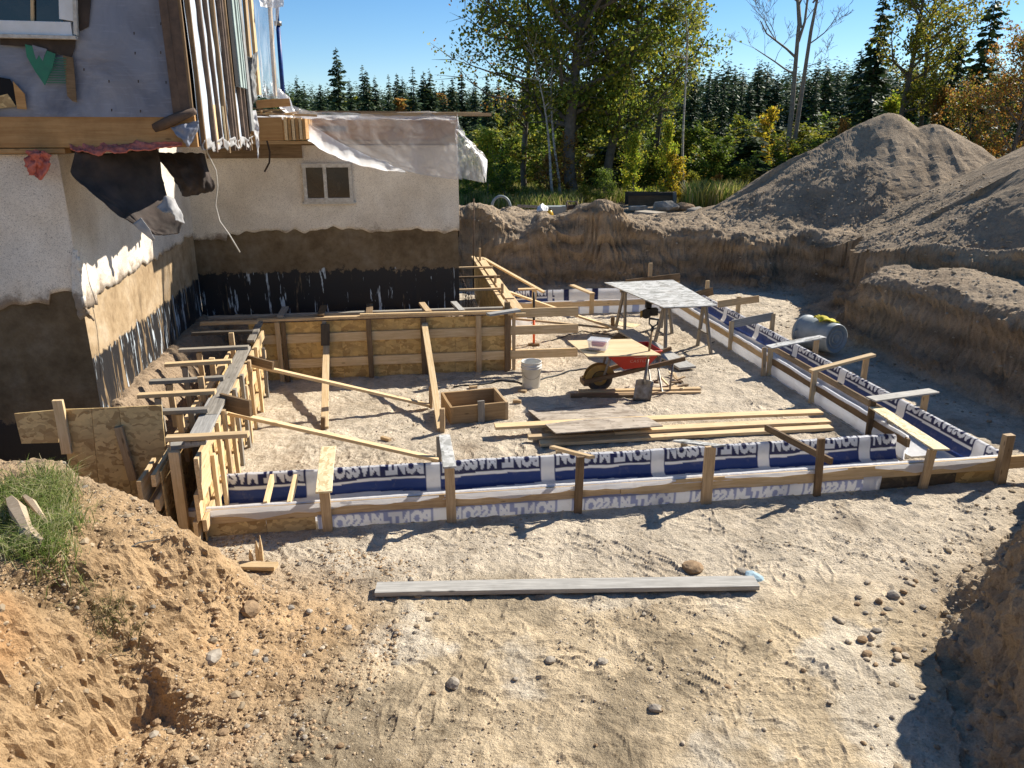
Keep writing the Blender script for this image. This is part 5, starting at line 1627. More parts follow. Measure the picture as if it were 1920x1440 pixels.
tube('shaft', [sb + dv * .56, st_ - dv * .13], .0165, M_handle, sh, n=10)
tube('grip_collar', [st_ - dv * .17, st_ - dv * .10], .021, M_black, sh, n=10)
for s in (-1, 1):
    tube('grip_arm', [st_ - dv * .11, st_ - dv * .07 + sxx * s * .052, st_ + sxx * s * .062], [.014, .010, .010], M_black, sh, n=8)
tube('grip_bar', [st_ + sxx * -.066, st_ + sxx * .066], .0155, M_black, sh, n=10)

# --- lumber and panels lying about
def board(pa, pb, wid, thk, mat, label, cat='board', z0=None, z1=None, roll=0, name='board', **kw):
    a, b = gp(*pa, 0), gp(*pb, 0)
    a.z = (surf(a.x, a.y) + thk / 2 + .004) if z0 is None else z0
    b.z = (surf(b.x, b.y) + thk / 2 + .004) if z1 is None else z1
    return beam(name, a, b, wid, thk, mat, None, seg=8, bow=.008, label=label, cat=cat, **kw)
board((706, 1112), (1417, 1102), .155, .04, M_silver, 'long silver grey plank lying on bare sand in front of the footing form', 'plank', z0=.035, z1=.045, name='plank')
gB = 'lumber pile in the middle of the pit'
board((928, 818), (1537, 786), .14, .036, M_pine, 'long pale board on top of the lumber pile, reaching farthest left', z0=.125, z1=.10, group=gB)
board((990, 830), (1530, 800), .09, .04, M_pine2, 'narrow board in the middle of the lumber pile', z0=.07, z1=.055, group=gB)
board((1012, 836), (1558, 806), .12, .04, M_pine, 'pale board along the near edge of the lumber pile', z0=.03, z1=.03, group=gB)
board((1150, 820), (1552, 797), .14, .036, M_pine, 'short wide pale board lying along the right half of the lumber pile', z0=.075, z1=.055, group=gB)
# dark panel lying with one corner on the pile
pn = [gp(990, 770, .02), gp(1166, 757, .05), gp(1243, 800, .17), gp(1042, 814, .19)]
c_ = pn
V = c_ + [p + UZ * .013 for p in c_]
Mp = Matrix.Translation(sum(c_, Vector()) / 4)
me = pmesh('osb_sheet', [Mp.inverted() @ p for p in V], [(0, 1, 2, 3), (7, 6, 5, 4)] + [((i + 1) % 4, i, 4 + i, 4 + (i + 1) % 4) for i in range(4)])
props(link('osb_sheet', me, M_osbm, None, Mp), 'muddy grey brown OSB sheet leaning flat on the left end of the lumber pile', 'OSB sheet')
board((1172, 636), (1289, 696), .30, .036, M_silver, 'wide weathered plank with dark underside lying between wheelbarrow and workbench', 'plank', z0=.16, z1=.05, name='plank')
board((1160, 640), (1175, 628), .2, .04, M_brown, 'dark block propping the far end of the wide weathered plank', 'block', z0=.06, z1=.06, name='block')
board((1070, 745), (1210, 744), .09, .04, M_brown, 'dark brown board under the wheelbarrow wheel', z0=.025, z1=.025)
board((1085, 738), (1312, 733), .085, .036, M_pine, 'pale narrow board lying beyond the shovel blade', z0=.035, z1=.035)
board((1086, 740), (1313, 738), .06, .03, M_pine2, 'tan lath lying along the near side of the pale narrow board', z0=.02, z1=.02)
board((1148, 605), (1195, 612), .30, .012, M_osbp, 'small pale square of board lying under the workbench', 'board scrap', name='board_scrap')
board((962, 608), (1000, 604), .14, .01, M_white, 'white plastic offcut lying on the sand beside the orange rod', 'offcut', name='offcut')
# broken timber lower left
bt = thing('broken_board', 'splintered board end with two upright slivers on the sand by the footing form', 'broken board', tuple(gp(475, 1055, .03)))
beam('board', gp(434, 1059, .05), gp(518, 1062, .06), .09, .036, M_pine, bt)
for (u, vt, vb) in ((487, 1004, 1050), (480, 1014, 1050), (468, 1030, 1052)):
    b_ = gp(u + 4, vb, .04); t_ = pl(u, vt, b_, Vector((0, 1, 0)))
    V, F = tube_arrays([b_, (b_ + t_) / 2, t_], [.022, .018, .004], 4); link('sliver', pmesh('sliver', V, F), M_pine, bt)
# split wood chunks in the grass
M_chunk = wood('chunk_wood', (.52, .42, .30), (.36, .27, .18), .4)
WC = []

# --- workbench: OSB sheet on two sawhorses
tz = .84
tp = [gp(1133, 531, tz), gp(1262, 526, tz), gp(1345, 574, tz), gp(1244, 578, tz)]
flat_panel('osb_sheet', [tp[3], tp[2], tp[1], tp[0]], .016, M_osbg, label='silver grey OSB sheet used as a table top on the sawhorses', cat='OSB sheet')
M_leg = wood('sawhorse_wood', (.33, .30, .26), (.19, .17, .14), .4)
def sawhorse(c, d, wdt, label):
    t = thing('sawhorse', label, 'sawhorse', (c.x, c.y, 0), 'sawhorses under the OSB table top')
    p = Vector((-d.y, d.x, 0))
    beam('top_rail', c - d * wdt / 2 + UZ * (tz - .05), c + d * wdt / 2 + UZ * (tz - .05), .085, .085, M_leg, t)
    for s in (-1, 1):
        e = c + d * s * (wdt / 2 - .08)
        for q in (-1, 1):
            beam('leg', e + p * q * .03 + UZ * (tz - .04), e + d * s * .06 + p * q * .27 + UZ * -.03, .075, .036, M_leg, t, up=d)
        beam('brace', e + p * -.17 + d * s * .03 + UZ * .32, e + p * .17 + d * s * .03 + UZ * .32, .05, .02, M_leg, t)
    return t
c1 = gp(1185, 622, 0); c2 = gp(1302, 646, 0)
dd = (tp[1] - tp[0]).normalized(); dd2 = (tp[2] - tp[1]).normalized()
ca_ = (tp[0] + tp[1]) / 2 + dd2 * .45; cb_ = (tp[2] + tp[3]) / 2 - dd2 * .40
ca_.z = cb_.z = 0
sawhorse(ca_, dd, .95, 'far sawhorse under the silver OSB table top')
sawhorse(cb_ + dd * .05, dd, .85, 'near sawhorse under the silver OSB table top')
# saw hanging at the edge
sw_ = pt(1212, 588, ca_.y - .75)
swt = thing('circular_saw', 'black and yellow power saw hanging under the edge of the table top', 'power saw', tuple(sw_))
disc('saw_guard', .085, .03, sw_, Vector((.5, .86, 0)).normalized(), M_black, swt)
box('saw_body', sw_ + Vector((.10, .02, .03)), .18, .12, .12, M_black, swt)
box('saw_shoe', sw_ + Vector((-.09, 0, -.01)), .03, .03, .12, M_yel, swt)
beam('saw_mount', sw_ + Vector((.03, .02, .1)), sw_ + Vector((.03, .05, .24)), .1, .1, M_black, swt)
sp2 = ca_ - dd2 * .0
# --- extension cord
def cord(name, px, rad, mat, label, cat='cord', z=.012):
    P_ = [gp(u, v, 0) for (u, v) in px]
    Q = []
    for i in range(len(P_) - 1):
        for t in np.linspace(0, 1, 6, endpoint=False):
            q = P_[i].lerp(P_[i + 1], t); q.z = surf(q.x, q.y) + z; Q.append(q)
    V, F = tube_arrays(Q, rad, 6)
    return props(link(name, pmesh(name, V, F, True), mat), label, cat)
cord('extension_cord', [(850, 728), (900, 722), (930, 716), (960, 716), (990, 722), (1030, 708), (1075, 696), (1110, 690)], .012, M_black, 'dark cord snaking on the sand behind the white bucket')
cord('extension_cord', [(1035, 640), (1090, 622), (1140, 628), (1200, 650), (1260, 668), (1310, 655), (1345, 640)], .008, M_black, 'thin dark cord on the sand below the workbench')

# --- marking rod
rdp = gp(1001, 648, 0)
rd = thing('grade_rod', 'thin rod, black above and orange below, standing near the rear footing form', 'rod', tuple(rdp))
rtop = pl(1001, 548, rdp, Vector((0, 1, 0))); rmid = pl(1001, 600, rdp, Vector((0, 1, 0)))
tube('lower_part', [rdp - UZ * .03, rmid], .020, M_or, rd, n=8); tube('upper_part', [rmid, rtop], .021, M_black, rd, n=8)
box('foot', rdp + UZ * .02, .18, .10, .04, M_brown, rd)

# --- trash can lying on its side
tcn = gp(1538, 662, 0)
can = thing('trash_can', 'grey plastic trash can lying on its side with yellow gloves on it', 'trash can', tuple(tcn))
cax = Vector((.40, -.90, .05)).normalized()            # bottom of the can faces the viewer's right
cx_ = cax.cross(UZ).normalized(); cy_ = cx_.cross(cax).normalized()
Mc = Matrix((cx_, cy_, cax)).transposed().to_4x4(); Mc.translation = tcn + UZ * .30 - cax * .40
lathe('can_body', [(.262, .0), (.285, .0), (.285, .05), (.275, .055), (.27, .06), (.262, .30), (.259, .31), (.262, .32), (.243, .66), (.235, .70), (.215, .705), (.205, .685), (.0, .68)], M_canm, can, Mc, n=40)
lathe('can_inside', [(.262, .0), (.255, .02), (.235, .6), (0, .6)], M_canm, can, Mc, n=30)
for k, r in enumerate((.15, .08)):
    lathe('base_ring', [(r, .682), (r, .695), (r - .02, .695), (r - .02, .682)], M_canm, can, Mc, n=30)
for s in (-1, 1):
    V, F = tube_arrays([Mc @ Vector((s * .27, -.08, .1)), Mc @ Vector((s * .34, -.06, .1)), Mc @ Vector((s * .34, .06, .1)), Mc @ Vector((s * .27, .08, .1))], .014, 8)
    link('handle', pmesh('handle', V, F, True), M_canm, can)
gl0 = pt(1541, 598, tcn.y - .02)
rows = [[gl0 + Vector((x, y, .035 * (1 - abs(x) / .2) - .3 * max(0, x) * .8)) for x in np.linspace(-.10, .22, 6)] for y in (-.14, -.05, .04, .10)]
sheet('gloves', rows, M_glove, None, 26, 20, .03, (3, 3), .02, seed=50, label='pair of yellow work gloves on top of the fallen grey trash can', cat='gloves')

# --- stones and clods
def stone_mesh(name, seed, sub=2, rough=.35):
    import bmesh
    bm = bmesh.new(); bmesh.ops.create_icosphere(bm, subdivisions=sub, radius=1)
    sd = Vector((seed * 3.1, seed * 1.7, seed * .9))
    ax = Vector((R.uniform(.8, 1.25), R.uniform(.7, 1.1), R.uniform(.5, .8)))
    for v in bm.verts:
        k = 1 + rough * mn.noise(v.co * 1.1 + sd) + rough * .5 * mn.noise(v.co * 2.7 + sd)
        v.co = Vector((v.co.x * ax.x, v.co.y * ax.y, v.co.z * ax.z)) * k
    me = bpy.data.meshes.new(name); bm.to_mesh(me); bm.free()
    return me
SM = [stone_mesh('stone', i) for i in range(6)]
for m_ in SM: m_.polygons.foreach_set('use_smooth', [i % 1 == 1 for i in range(len(m_.polygons))])
def stone(u, v, rad, mat, label, cat='stone', z=None, group=None, name='stone', k=None, Y=None):
    p = gp(u, v, 0) if Y is None else pt(u, v, Y)
    if Y is None:
        for _ in range(4):
            p = gp(u, v, surf(p.x, p.y))
    me = SM[(int(u) + int(v)) % 6 if k is None else k].copy(); me.name = name
    M = Matrix.Translation((p.x, p.y, p.z + rad * .28)) @ Matrix.Rotation(R.uniform(0, 6.3), 4, 'Z') @ Matrix.Scale(rad, 4)
    me.transform(Matrix.Rotation(R.uniform(0, 6.3), 4, 'Z') @ Matrix.Scale(rad, 4))
    o = link(name, me, mat, None, Matrix.Translation((p.x, p.y, p.z + rad * .28)))
    return props(o, label, cat, group)
stone(1299, 1068, .085, M_clod, 'brown angular clod standing alone on pale ground above the grey plank', 'clod', name='clod', k=1)
stone(1413, 1088, .075, M_stoneb, 'pale blue stone at the right end of the grey plank', k=2)
stone(1394, 1075, .05, M_stone, 'small tan stone tucked behind the pale blue stone', k=3)
stone(850, 1286, .055, M_stone, 'pale rounded stone in the middle of the foreground sand', k=4)
stone(1032, 1240, .04, M_stone, 'flat pale stone in the central foreground right of the rounded one', k=5)
stone(1228, 1330, .04, M_stone, 'lone oval pebble in the right foreground below centre', k=0)
stone(1130, 1242, .035, M_stone, 'small pale pebble right of the flat central stone', k=1)
stone(470, 1148, .085, M_clod, 'ochre clod sitting on the slope below the turf mound', 'clod', name='clod', k=2)
stone(400, 1235, .055, M_stone, 'whitish rounded stone in the hollow of the sandy bank', k=3)
stone(1675, 1120, .06, M_stone, 'stone beside the foot of the right hand bank', k=4)
gS = 'stones scattered over the foreground sand'
for k in range(26):
    u, v = R.uniform(420, 1680), 1130 + 300 * R.random() ** .8
    if u < 420 + (1440 - v) * .6: continue
    stone(u, v, R.uniform(.012, .024), (M_stone, M_clod, M_stonet)[k % 3], 'small stone lying loose on the foreground sand before the grey plank', group=gS)
gC = 'clods and stones on the sandy bank at lower left'
for k in range(30):
    u, v = R.uniform(20, 620), R.uniform(1110, 1430)
    stone(u, v, R.uniform(.016, .042), (M_clod, M_stone, M_clod)[k % 3], 'earth lump or stone lying on the sandy bank at the lower left', 'clod', group=gC, name='clod')
gR = 'stones at the foot of the right hand bank'
for k in range(22):
    u, v = R.uniform(1560, 1740), R.uniform(1090, 1270)
    stone(u - (v - 1090) * .3, v, R.uniform(.018, .035), (M_stonet, M_clod)[k % 2], 'pebble lying near the foot of the dark right hand bank', group=gR)

# gravel: one mesh of thousands of pebbles
def pebbles(name, n, samp, rr, mats, seed, dk=1.0, soil=False):
    rs = np.random.RandomState(seed)
    base = [SM[i] for i in range(4)]
    import bmesh
    bm = bmesh.new(); bmesh.ops.create_icosphere(bm, subdivisions=1, radius=1)
    v0 = np.array([v.co[:] for v in bm.verts]); f0 = np.array([[v.index for v in f.verts] for f in bm.faces]); bm.free()
    pts = samp(rs, n); n = len(pts)
    r = rr[0] + (rr[1] - rr[0]) * rs.rand(n) ** 3.5
    sc = r[:, None] * np.stack([.8 + .5 * rs.rand(n), .7 + .4 * rs.rand(n), .5 + .3 * rs.rand(n)], -1)
    a = rs.rand(n) * 6.28
    jit = 1 + .25 * (rs.rand(n, len(v0), 1) - .5)
    V = v0[None] * jit * sc[:, None, :]
    ca, sa = np.cos(a)[:, None], np.sin(a)[:, None]
    X = V[..., 0] * ca - V[..., 1] * sa; Yy = V[..., 0] * sa + V[..., 1] * ca
    V = np.stack([X + pts[:, 0:1], Yy + pts[:, 1:2], V[..., 2] + pts[:, 2:3] + r[:, None] * .02], -1)
    F = (f0[None] + (np.arange(n) * len(v0))[:, None, None]).reshape(-1, 3)
    g = rs.rand(n, 1)
    tone = np.where(g < .62, np.array([[.46, .35, .22]]), np.where(g < .8, np.array([[.34, .29, .23]]), np.array([[.50, .43, .33]]))) * (.7 + .5 * rs.rand(n, 1)) * dk
    if soil: tone = np.array([[.42, .29, .165]]) * (.6 + .55 * rs.rand(n, 1))
    C_ = np.repeat(tone, len(v0), axis=0)
    props(link(name, fmesh(name, V.reshape(-1, 3), F, False, C_), M_peb), kind='stuff')
M_peb, _nt, _b = newmat('pebbles')
_a = N(_nt, 'ShaderNodeVertexColor'); _a.layer_name = 'Col'; _nt.links.new(_a.outputs['Color'], _b.inputs['Base Color']); _b.inputs['Roughness'].default_value = .9
def z_at(x, y):
    i = np.clip(np.searchsorted(xs, x), 1, len(xs) - 1); j = np.clip(np.searchsorted(ys, y), 1, len(ys) - 1)
    return TZ[i, j]
def s_front(rs, n):
    x = rs.uniform(-3.2, 4.8, n); y = 2.9 + 3.3 * rs.rand(n) ** 1.1
    k = fbm(x, y, f=1.1, o=3, s=500) + .25 * rs.rand(n) > .02 - .25 * (x < -1.2)
    x, y = x[k], y[k]
    return np.stack([x, y, z_at(x, y)], -1)
def s_banks(rs, n):
    x = rs.uniform(-4.5, 10, n); y = rs.uniform(2.5, 21, n)
    d, W_, T_ = rim_query(x, y); k = (d > -.45) & (d < 3) & ((x > -3.9) & ((y > 8.5) | (y < 7.5))) & ~((x < -.6) & (y > 6.2) & (y < 17))
    x, y = x[k], y[k]
    return np.stack([x, y, z_at(x, y)], -1)
pebbles('gravel', 20000, s_front, (.003, .012), None, 1)
pebbles('bank_crumbs', 26000, s_banks, (.005, .036), None, 2, .72)
def s_pit(rs, n):
    x = rs.uniform(-3, 5.5, n); y = rs.uniform(6.0, 15.5, n)
    k = fbm(x, y, f=.9, o=3, s=510) > .12
    x, y = x[k], y[k]
    return np.stack([x, y, z_at(x, y)], -1)
pebbles('pit_crumbs', 7000, s_pit, (.004, .022), None, 3)
def s_mound(rs, n):
    x = rs.uniform(-4.2, -.8, n); y = rs.uniform(2.3, 6.3, n)
    d, W_, T_ = rim_query(x, y); k = (d > -.5) & (fbm(x, y, f=1.6, o=3, s=520) + .5 * rs.rand(n) > .15)
    x, y = x[k], y[k]
    return np.stack([x, y, z_at(x, y)], -1)
pebbles('mound_crumbs', 26000, s_mound, (.003, .017), None, 4, 1, True)
# scrap wood by the barrow
gW = 'wood scraps on the sand right of the shovel'
for k in range(14):
    u, v = R.uniform(1215, 1290), R.uniform(700, 735)
    a = gp(u, v, .03); d = Vector((R.uniform(-1, 1), R.uniform(-1, 1), R.uniform(-.1, .3))).normalized() * R.uniform(.06, .16)
    beam('wood_scrap', a, a + d, R.uniform(.03, .07), .02, R.choice([M_pine, M_osbm, M_brown, M_osbp]), None, seg=2, label='small broken scrap of wood on the sand right of the shovel', cat='wood scrap', group=gW)
for (u, v, l) in ((962, 752, 'small pale wood chips on the sand right of the box form'), (880, 726, 'short brown block lying on the sand behind the box form'), (972, 732, 'small grey block on the sand at the foot of the bucket'), (716, 820, 'tiny pale block of wood on the sand below the long brace')):
    a = gp(u, v, .025); beam('wood_block', a, a + Vector((.11, R.uniform(-.08, .05), 0)), .05, .035, M_pine2, None, seg=2, label=l, cat='wood block')

# ------------------------------------------------------------------ things beyond the back bank
def at(u, v, Y): return pt(u, v, Y)
tk = thing('wooden_bunk', 'long dark weathered wooden trough standing at the edge of the woods', 'trough', tuple(at(1220, 385, 25)))
a, b_ = at(1178, 384, 25), at(1266, 384, 25)
beam('front_board', a + UZ * .12, b_ + UZ * .12, .05, .36, M_brown, tk)
beam('top_board', at(1175, 364, 25), at(1268, 363, 25), .10, .10, M_dark, tk)
beam('back_board', a + UZ * .1 + Vector((0, .8, 0)), b_ + UZ * .1 + Vector((0, .8, 0)), .05, .5, M_dark, tk)
beam('end_post', at(1265, 392, 24.9), at(1265, 360, 24.9), .12, .10, M_grey, tk)
stone(1247, 393, .34, M_stonew, 'large pale leaning rock in front of the wooden trough', 'rock', Y=22.5, name='rock', k=1)
stone(1283, 396, .28, M_clod, 'brown rock right of the large pale rock', 'rock', Y=22.8, name='rock', k=2)
stone(1305, 402, .24, M_stonew, 'grey slab of rock at the right end of the rubble', 'rock', Y=22.2, name='rock', k=3)
beam('concrete_slab', at(1200, 398, 21.5), at(1240, 402, 21.0), .5, .09, M_stone, None, label='tan slab of broken concrete lying left of the large pale rock', cat='slab')
beam('concrete_slab', at(1180, 390, 22.6), at(1212, 389, 22.6), .4, .09, M_stone, None, label='flat slab of concrete lying in front of the wooden trough', cat='slab')
pts = [at(922 + 17.5 + 17.5 * math.cos(t), 390 - 22 * math.sin(t), 20.8) for t in np.linspace(0, math.pi, 14)]
V, F = tube_arrays(pts, .035, 8); props(link('hose_loop', pmesh('hose_loop', V, F, True), M_canm), 'grey loop of thick hose standing up behind the dirt at the house corner', 'hose')
ld = thing('ladder', 'aluminium ladder lying behind the dirt mounds', 'ladder', tuple(at(1020, 392, 21.4)))
for dv_ in (0, .38):
    beam('side_rail', at(970, 386, 21.4 + dv_), at(1068, 391, 21.4 + dv_), .03, .07, M_steel, ld)
for k in range(8):
    u = 980 + k * 11.5; tube('rung', [at(u, 387.5, 21.4), at(u, 387, 21.78)], .014, M_steel, ld, n=6)
rl = thing('cable_reel', 'rusty metal cable reel standing right of the yellow jug', 'reel', tuple(at(1072, 400, 20.8)))
rc_ = at(1072, 391, 20.8)
for s in (-.13, .13):
    ring('reel_flange', .17, .018, M_rebar, rc_ + Vector((s, 0, 0)), Vector((1, 0, 0)), rl, n=20, m=6)
disc('drum', .10, .13, rc_, Vector((1, 0, 0)), M_rebar, rl, 16)
beam('reel_bar', at(1062, 377, 20.8), at(1081, 378, 20.8), .04, .03, M_steel, rl)
for s in (-.15, .15):
    beam('reel_stand', rc_ + Vector((s, 0, .16)), rc_ + Vector((s, 0, -.24)), .03, .03, M_steel, rl)
M_jug = simple('yellow_jug_plastic', (.70, .42, .02), (.5, .3, .02), 5, .4)
jg = thing('yellow_jug', 'yellow plastic jug on the dirt behind the mounds', 'jug', tuple(at(1026, 408, 20.3)))
jb_ = at(1026, 410, 20.3)
lathe('jug_body', [(0, 0), (.10, 0), (.115, .03), (.115, .16), (.06, .22), (.03, .24)], M_jug, jg, Matrix.Translation(jb_) @ Matrix.Rotation(.35, 4, 'Y'), n=16)
lathe('jug_cap', [(0, .27), (.032, .27), (.032, .235), (0, .235)], M_black, jg, Matrix.Translation(jb_) @ Matrix.Rotation(.35, 4, 'Y'), n=12)
sheet('white_bag', [[at(1008, 384, 20.4), at(1018, 380, 20.4), at(1026, 388, 20.4)], [at(1006, 394, 20.2), at(1018, 396, 20.1), at(1028, 396, 20.2)], [at(1008, 404, 20.4), at(1018, 405, 20.4), at(1026, 404, 20.4)]], M_white, None, 16, 16, .06, (3, 3), .01, seed=60, label='crumpled white plastic bag beside the yellow jug', cat='bag')
box('crate', at(1045, 397, 20.9), .62, .4, .30, M_canm, None, label='low grey bin lying between the yellow jug and the reel', cat='bin')
# ------------------------------------------------------------------ vegetation
def leaf_mat(name, trans=.35):
    m, nt, b = newmat(name)
    at_ = N(nt, 'ShaderNodeVertexColor'); at_.layer_name = 'Col'
    out = nt.nodes['Material Output']
    tr = N(nt, 'ShaderNodeBsdfTranslucent'); nt.links.new(at_.outputs['Color'], tr.inputs[0])
    nt.links.new(at_.outputs['Color'], b.inputs['Base Color']); b.inputs['Roughness'].default_value = .6; b.inputs['Specular IOR Level'].default_value = .25
    mx = N(nt, 'ShaderNodeMixShader'); mx.inputs[0].default_value = trans
    nt.links.new(b.outputs[0], mx.inputs[1]); nt.links.new(tr.outputs[0], mx.inputs[2]); nt.links.new(mx.outputs[0], out.inputs[0])
    return m


M_leaf = leaf_mat('leaves', .5)
M_needle = leaf_mat('needles', .15)
M_bark = simple('dark_bark', (.16, .14, .115), (.08, .07, .055), 9, .9, bs=.7, bd=.02)
M_birch = simple('pale_bark', (.55, .52, .46), (.14, .12, .10), 6, .8, bs=.3, bd=.01, stretch=(1, 1, 2.5))
M_dead = simple('dead_wood', (.30, .27, .23), (.18, .15, .13), 9, .85)

GREEN = [(.12, .18, .028), (.17, .24, .034), (.25, .30, .04), (.08, .12, .02)]
OLIVE = [(.18, .205, .03), (.28, .29, .035), (.38, .34, .04), (.11, .14, .024)]
YELLOW = [(.58, .44, .03), (.66, .48, .04), (.36, .36, .04), (.48, .30, .03)]
YGREEN = [(.30, .37, .035), (.44, .46, .04), (.22, .30, .03), (.55, .47, .05)]
ORANGE = [(.40, .17, .03), (.34, .21, .05), (.46, .25, .06), (.26, .13, .04), (.20, .17, .04)]
SPR_C = [(.030, .055, .024), (.042, .070, .028), (.055, .080, .028), (.022, .042, .022)]
SPR_L = [(.04, .07, .025), (.06, .085, .025), (.03, .05, .02)]


def quads(cen, size, rs, asp=.6, droop=0.0, nrm_bias=None):
    n = len(cen)
    a = rs.normal(size=(n, 3)); a[:, 2] -= droop
    a /= np.linalg.norm(a, axis=1, keepdims=True)
    b = np.cross(a, rs.normal(size=(n, 3))); b /= np.linalg.norm(b, axis=1, keepdims=True) + 1e-9
    s = size * (.6 + .8 * rs.rand(n, 1))
    V = np.stack([cen - a * s * .5, cen + b * s * asp * .5, cen + a * s * .5, cen - b * s * asp * .5], 1)
    F = (np.arange(n) * 4)[:, None] + np.arange(4)[None]
    return V.reshape(-1, 3), F


def pal(cols, n, rs, var=.25, cl=None):
    c = np.array(cols)[rs.randint(0, len(cols), n)]
    c = c * (1 - var / 2 + var * rs.rand(n, 1))
    return np.repeat(c, 4, axis=0)


def decid(h, spread_, base, nleaf, leaf, cols, seed, rad=.16, lean=0, nb=26, up=.8, bark=None, gap=.25, forks=1, colz=None):
    """returns (wood verts, faces), (leaf verts, faces, colours)"""
    rs = np.random.RandomState(seed)
    WV, WF = [], []
    def add(Pp, rr, n=6):
        V, F = tube_arrays(Pp, rr, n, False)
        o = len(WV); WV.extend(V); WF.extend([tuple(i + o for i in f) for f in F])
    segs = []
    for fk in range(forks):
        tx = lean + (fk - (forks - 1) / 2) * .12
        pts_ = [Vector((0, 0, -.4))]
        for i in range(1, 11):
            t = i / 10
            pts_.append(Vector((tx * h * t + .02 * h * math.sin(seed + t * 5 + fk), .02 * h * math.cos(seed * 2 + t * 4 + fk), h * t * .96)))
        add(pts_, [max(.015, rad * (1 - .93 * i / 10)) for i in range(11)], 7)
        for k in range(nb):
            f = base + (1 - base) * (k + rs.rand()) / nb * .98
            i = min(9, int(f * 10)); p = pts_[i].lerp(pts_[i + 1], f * 10 - i)
            az = rs.rand() * 6.28
            fr = (f - base) / (1 - base)
            L = spread_ * (math.sin(math.pi * (.18 + .78 * fr)) ** .8) * (.65 + .5 * rs.rand())
            el = up * (.5 + .9 * rs.rand()) * (.6 + .6 * fr)
            d = Vector((math.cos(az) * math.cos(el), math.sin(az) * math.cos(el), math.sin(el)))
            q1 = p + d * L * .5 + Vector(rs.normal(size=3) * .06 * L); q2 = p + d * L + Vector((0, 0, .12 * L)) + Vector(rs.normal(size=3) * .08 * L)
            r0 = rad * (1 - .9 * f) * .5 + .012
            add([p, q1, q2], [r0, r0 * .6, .006], 5)
            segs.append((q1, q2, 1.0)); segs.append((p.lerp(q1, .4), q1, .5))
            for j in range(5):
                b0 = p.lerp(q1, .3 + .7 * rs.rand()) if j < 2 else q1.lerp(q2, rs.rand())
                dd_ = (d + Vector(rs.normal(size=3) * .7)).normalized()
                e = b0 + dd_ * L * (.25 + .25 * rs.rand())
                add([b0, e], [r0 * .35 + .003, .004], 4)
                segs.append((b0, e, 1.2))
    A = np.array([tuple(s[0]) for s in segs]); B = np.array([tuple(s[1]) for s in segs]); Wt = np.array([s[2] for s in segs])
    Wt = Wt * (rs.rand(len(Wt)) > gap); Wt = Wt / Wt.sum()
    idx = rs.choice(len(segs), nleaf, p=Wt); t = rs.rand(nleaf, 1) ** .7
    cen = A[idx] + (B[idx] - A[idx]) * t + rs.normal(size=(nleaf, 3)) * (.045 * spread_ + .05)
    V, F = quads(cen, leaf, rs, .7, .5)
    C_ = pal(cols, nleaf, rs)
    # clumps share a tone, as leaves of one branch turn together
    tone = (.75 + .5 * rs.rand(len(segs)))[idx]
    C_ = C_ * np.repeat(tone, 4)[:, None]
    return (WV, WF), (V, F, C_)


def conifer(h, rbase, seed, cols, levels=34, per=7, blades=11, bl=.30, rad=.12, base=.06, droop=.35, sparse=0.0):
    rs = np.random.RandomState(seed)
    V, F, C_ = [], [], []
    cen, dirs, L_ = [], [], []
    for k in range(levels):
        f = base + (1 - base) * (k + .3) / levels
        z = h * f
        R0 = rbase * (1 - f) ** .85 * (.75 + .45 * rs.rand()) + .06
        n = max(3, int(per * (.6 + .5 * (1 - f))))
        a0 = rs.rand() * 6.28
        for j in range(n):
            if rs.rand() < sparse: continue
            a = a0 + 6.28 * j / n + rs.normal() * .25
            L = R0 * (.7 + .45 * rs.rand())
            nbk = max(3, int(blades * (.4 + .6 * L / (rbase + .05))))
            t = (np.arange(nbk) + .5) / nbk
            sag = -droop * L * t ** 1.4 + .25 * L * t ** 3 * .9
            px_ = np.stack([np.cos(a) * L * t, np.sin(a) * L * t, z + rs.normal() * .5 * h / levels + sag + rs.normal(size=nbk) * .03], -1)
            cen.append(px_); dirs.append(np.tile([math.cos(a), math.sin(a), -.25], (nbk, 1))); L_.append(np.full(nbk, min(bl, L * .6 + .08)))
    cen = np.concatenate(cen); d = np.concatenate(dirs); s = np.concatenate(L_)[:, None]
    n = len(cen)
    side = np.cross(d, [0, 0, 1.]); side /= np.linalg.norm(side, axis=1, keepdims=True)
    sgn = np.where(np.arange(n) % 2 == 0, 1, -1)[:, None]
    dir2 = d * .75 + side * sgn * .75 + rs.normal(size=(n, 3)) * .18; dir2[:, 2] -= .18
    dir2 /= np.linalg.norm(dir2, axis=1, keepdims=True)
    wv = np.cross(dir2, rs.normal(size=(n, 3)) * .5 + np.array([0, 0, 1.])); wv /= np.linalg.norm(wv, axis=1, keepdims=True)
    s = s * (.7 + .6 * rs.rand(n, 1))
    VV = np.stack([cen - dir2 * s * .15, cen + dir2 * s * .4 + wv * s * .33, cen + dir2 * s * 1.0, cen + dir2 * s * .4 - wv * s * .33], 1).reshape(-1, 3)
    FF = (np.arange(n) * 4)[:, None] + np.arange(4)[None]
    C_ = pal(cols, n, rs, .5) * 1.25
    WV, WF = tube_arrays([Vector((0, 0, -.4)), Vector((0, 0, h * .5)), Vector((0, 0, h * 1.0))], [rad, rad * .55, .012], 6, False)
    return (WV, WF), (VV, FF, C_)


MESH = {}
def tree_meshes(key, gen, leafmat, bark):
    if key not in MESH:
        (wv, wf), (v, f, c) = gen()
        tm = pmesh('trunk', wv, wf, True); tm.materials.append(bark)
        cm = fmesh('crown', v, f, False, c); cm.materials.append(leafmat)
        MESH[key] = (tm, cm)
    return MESH[key]


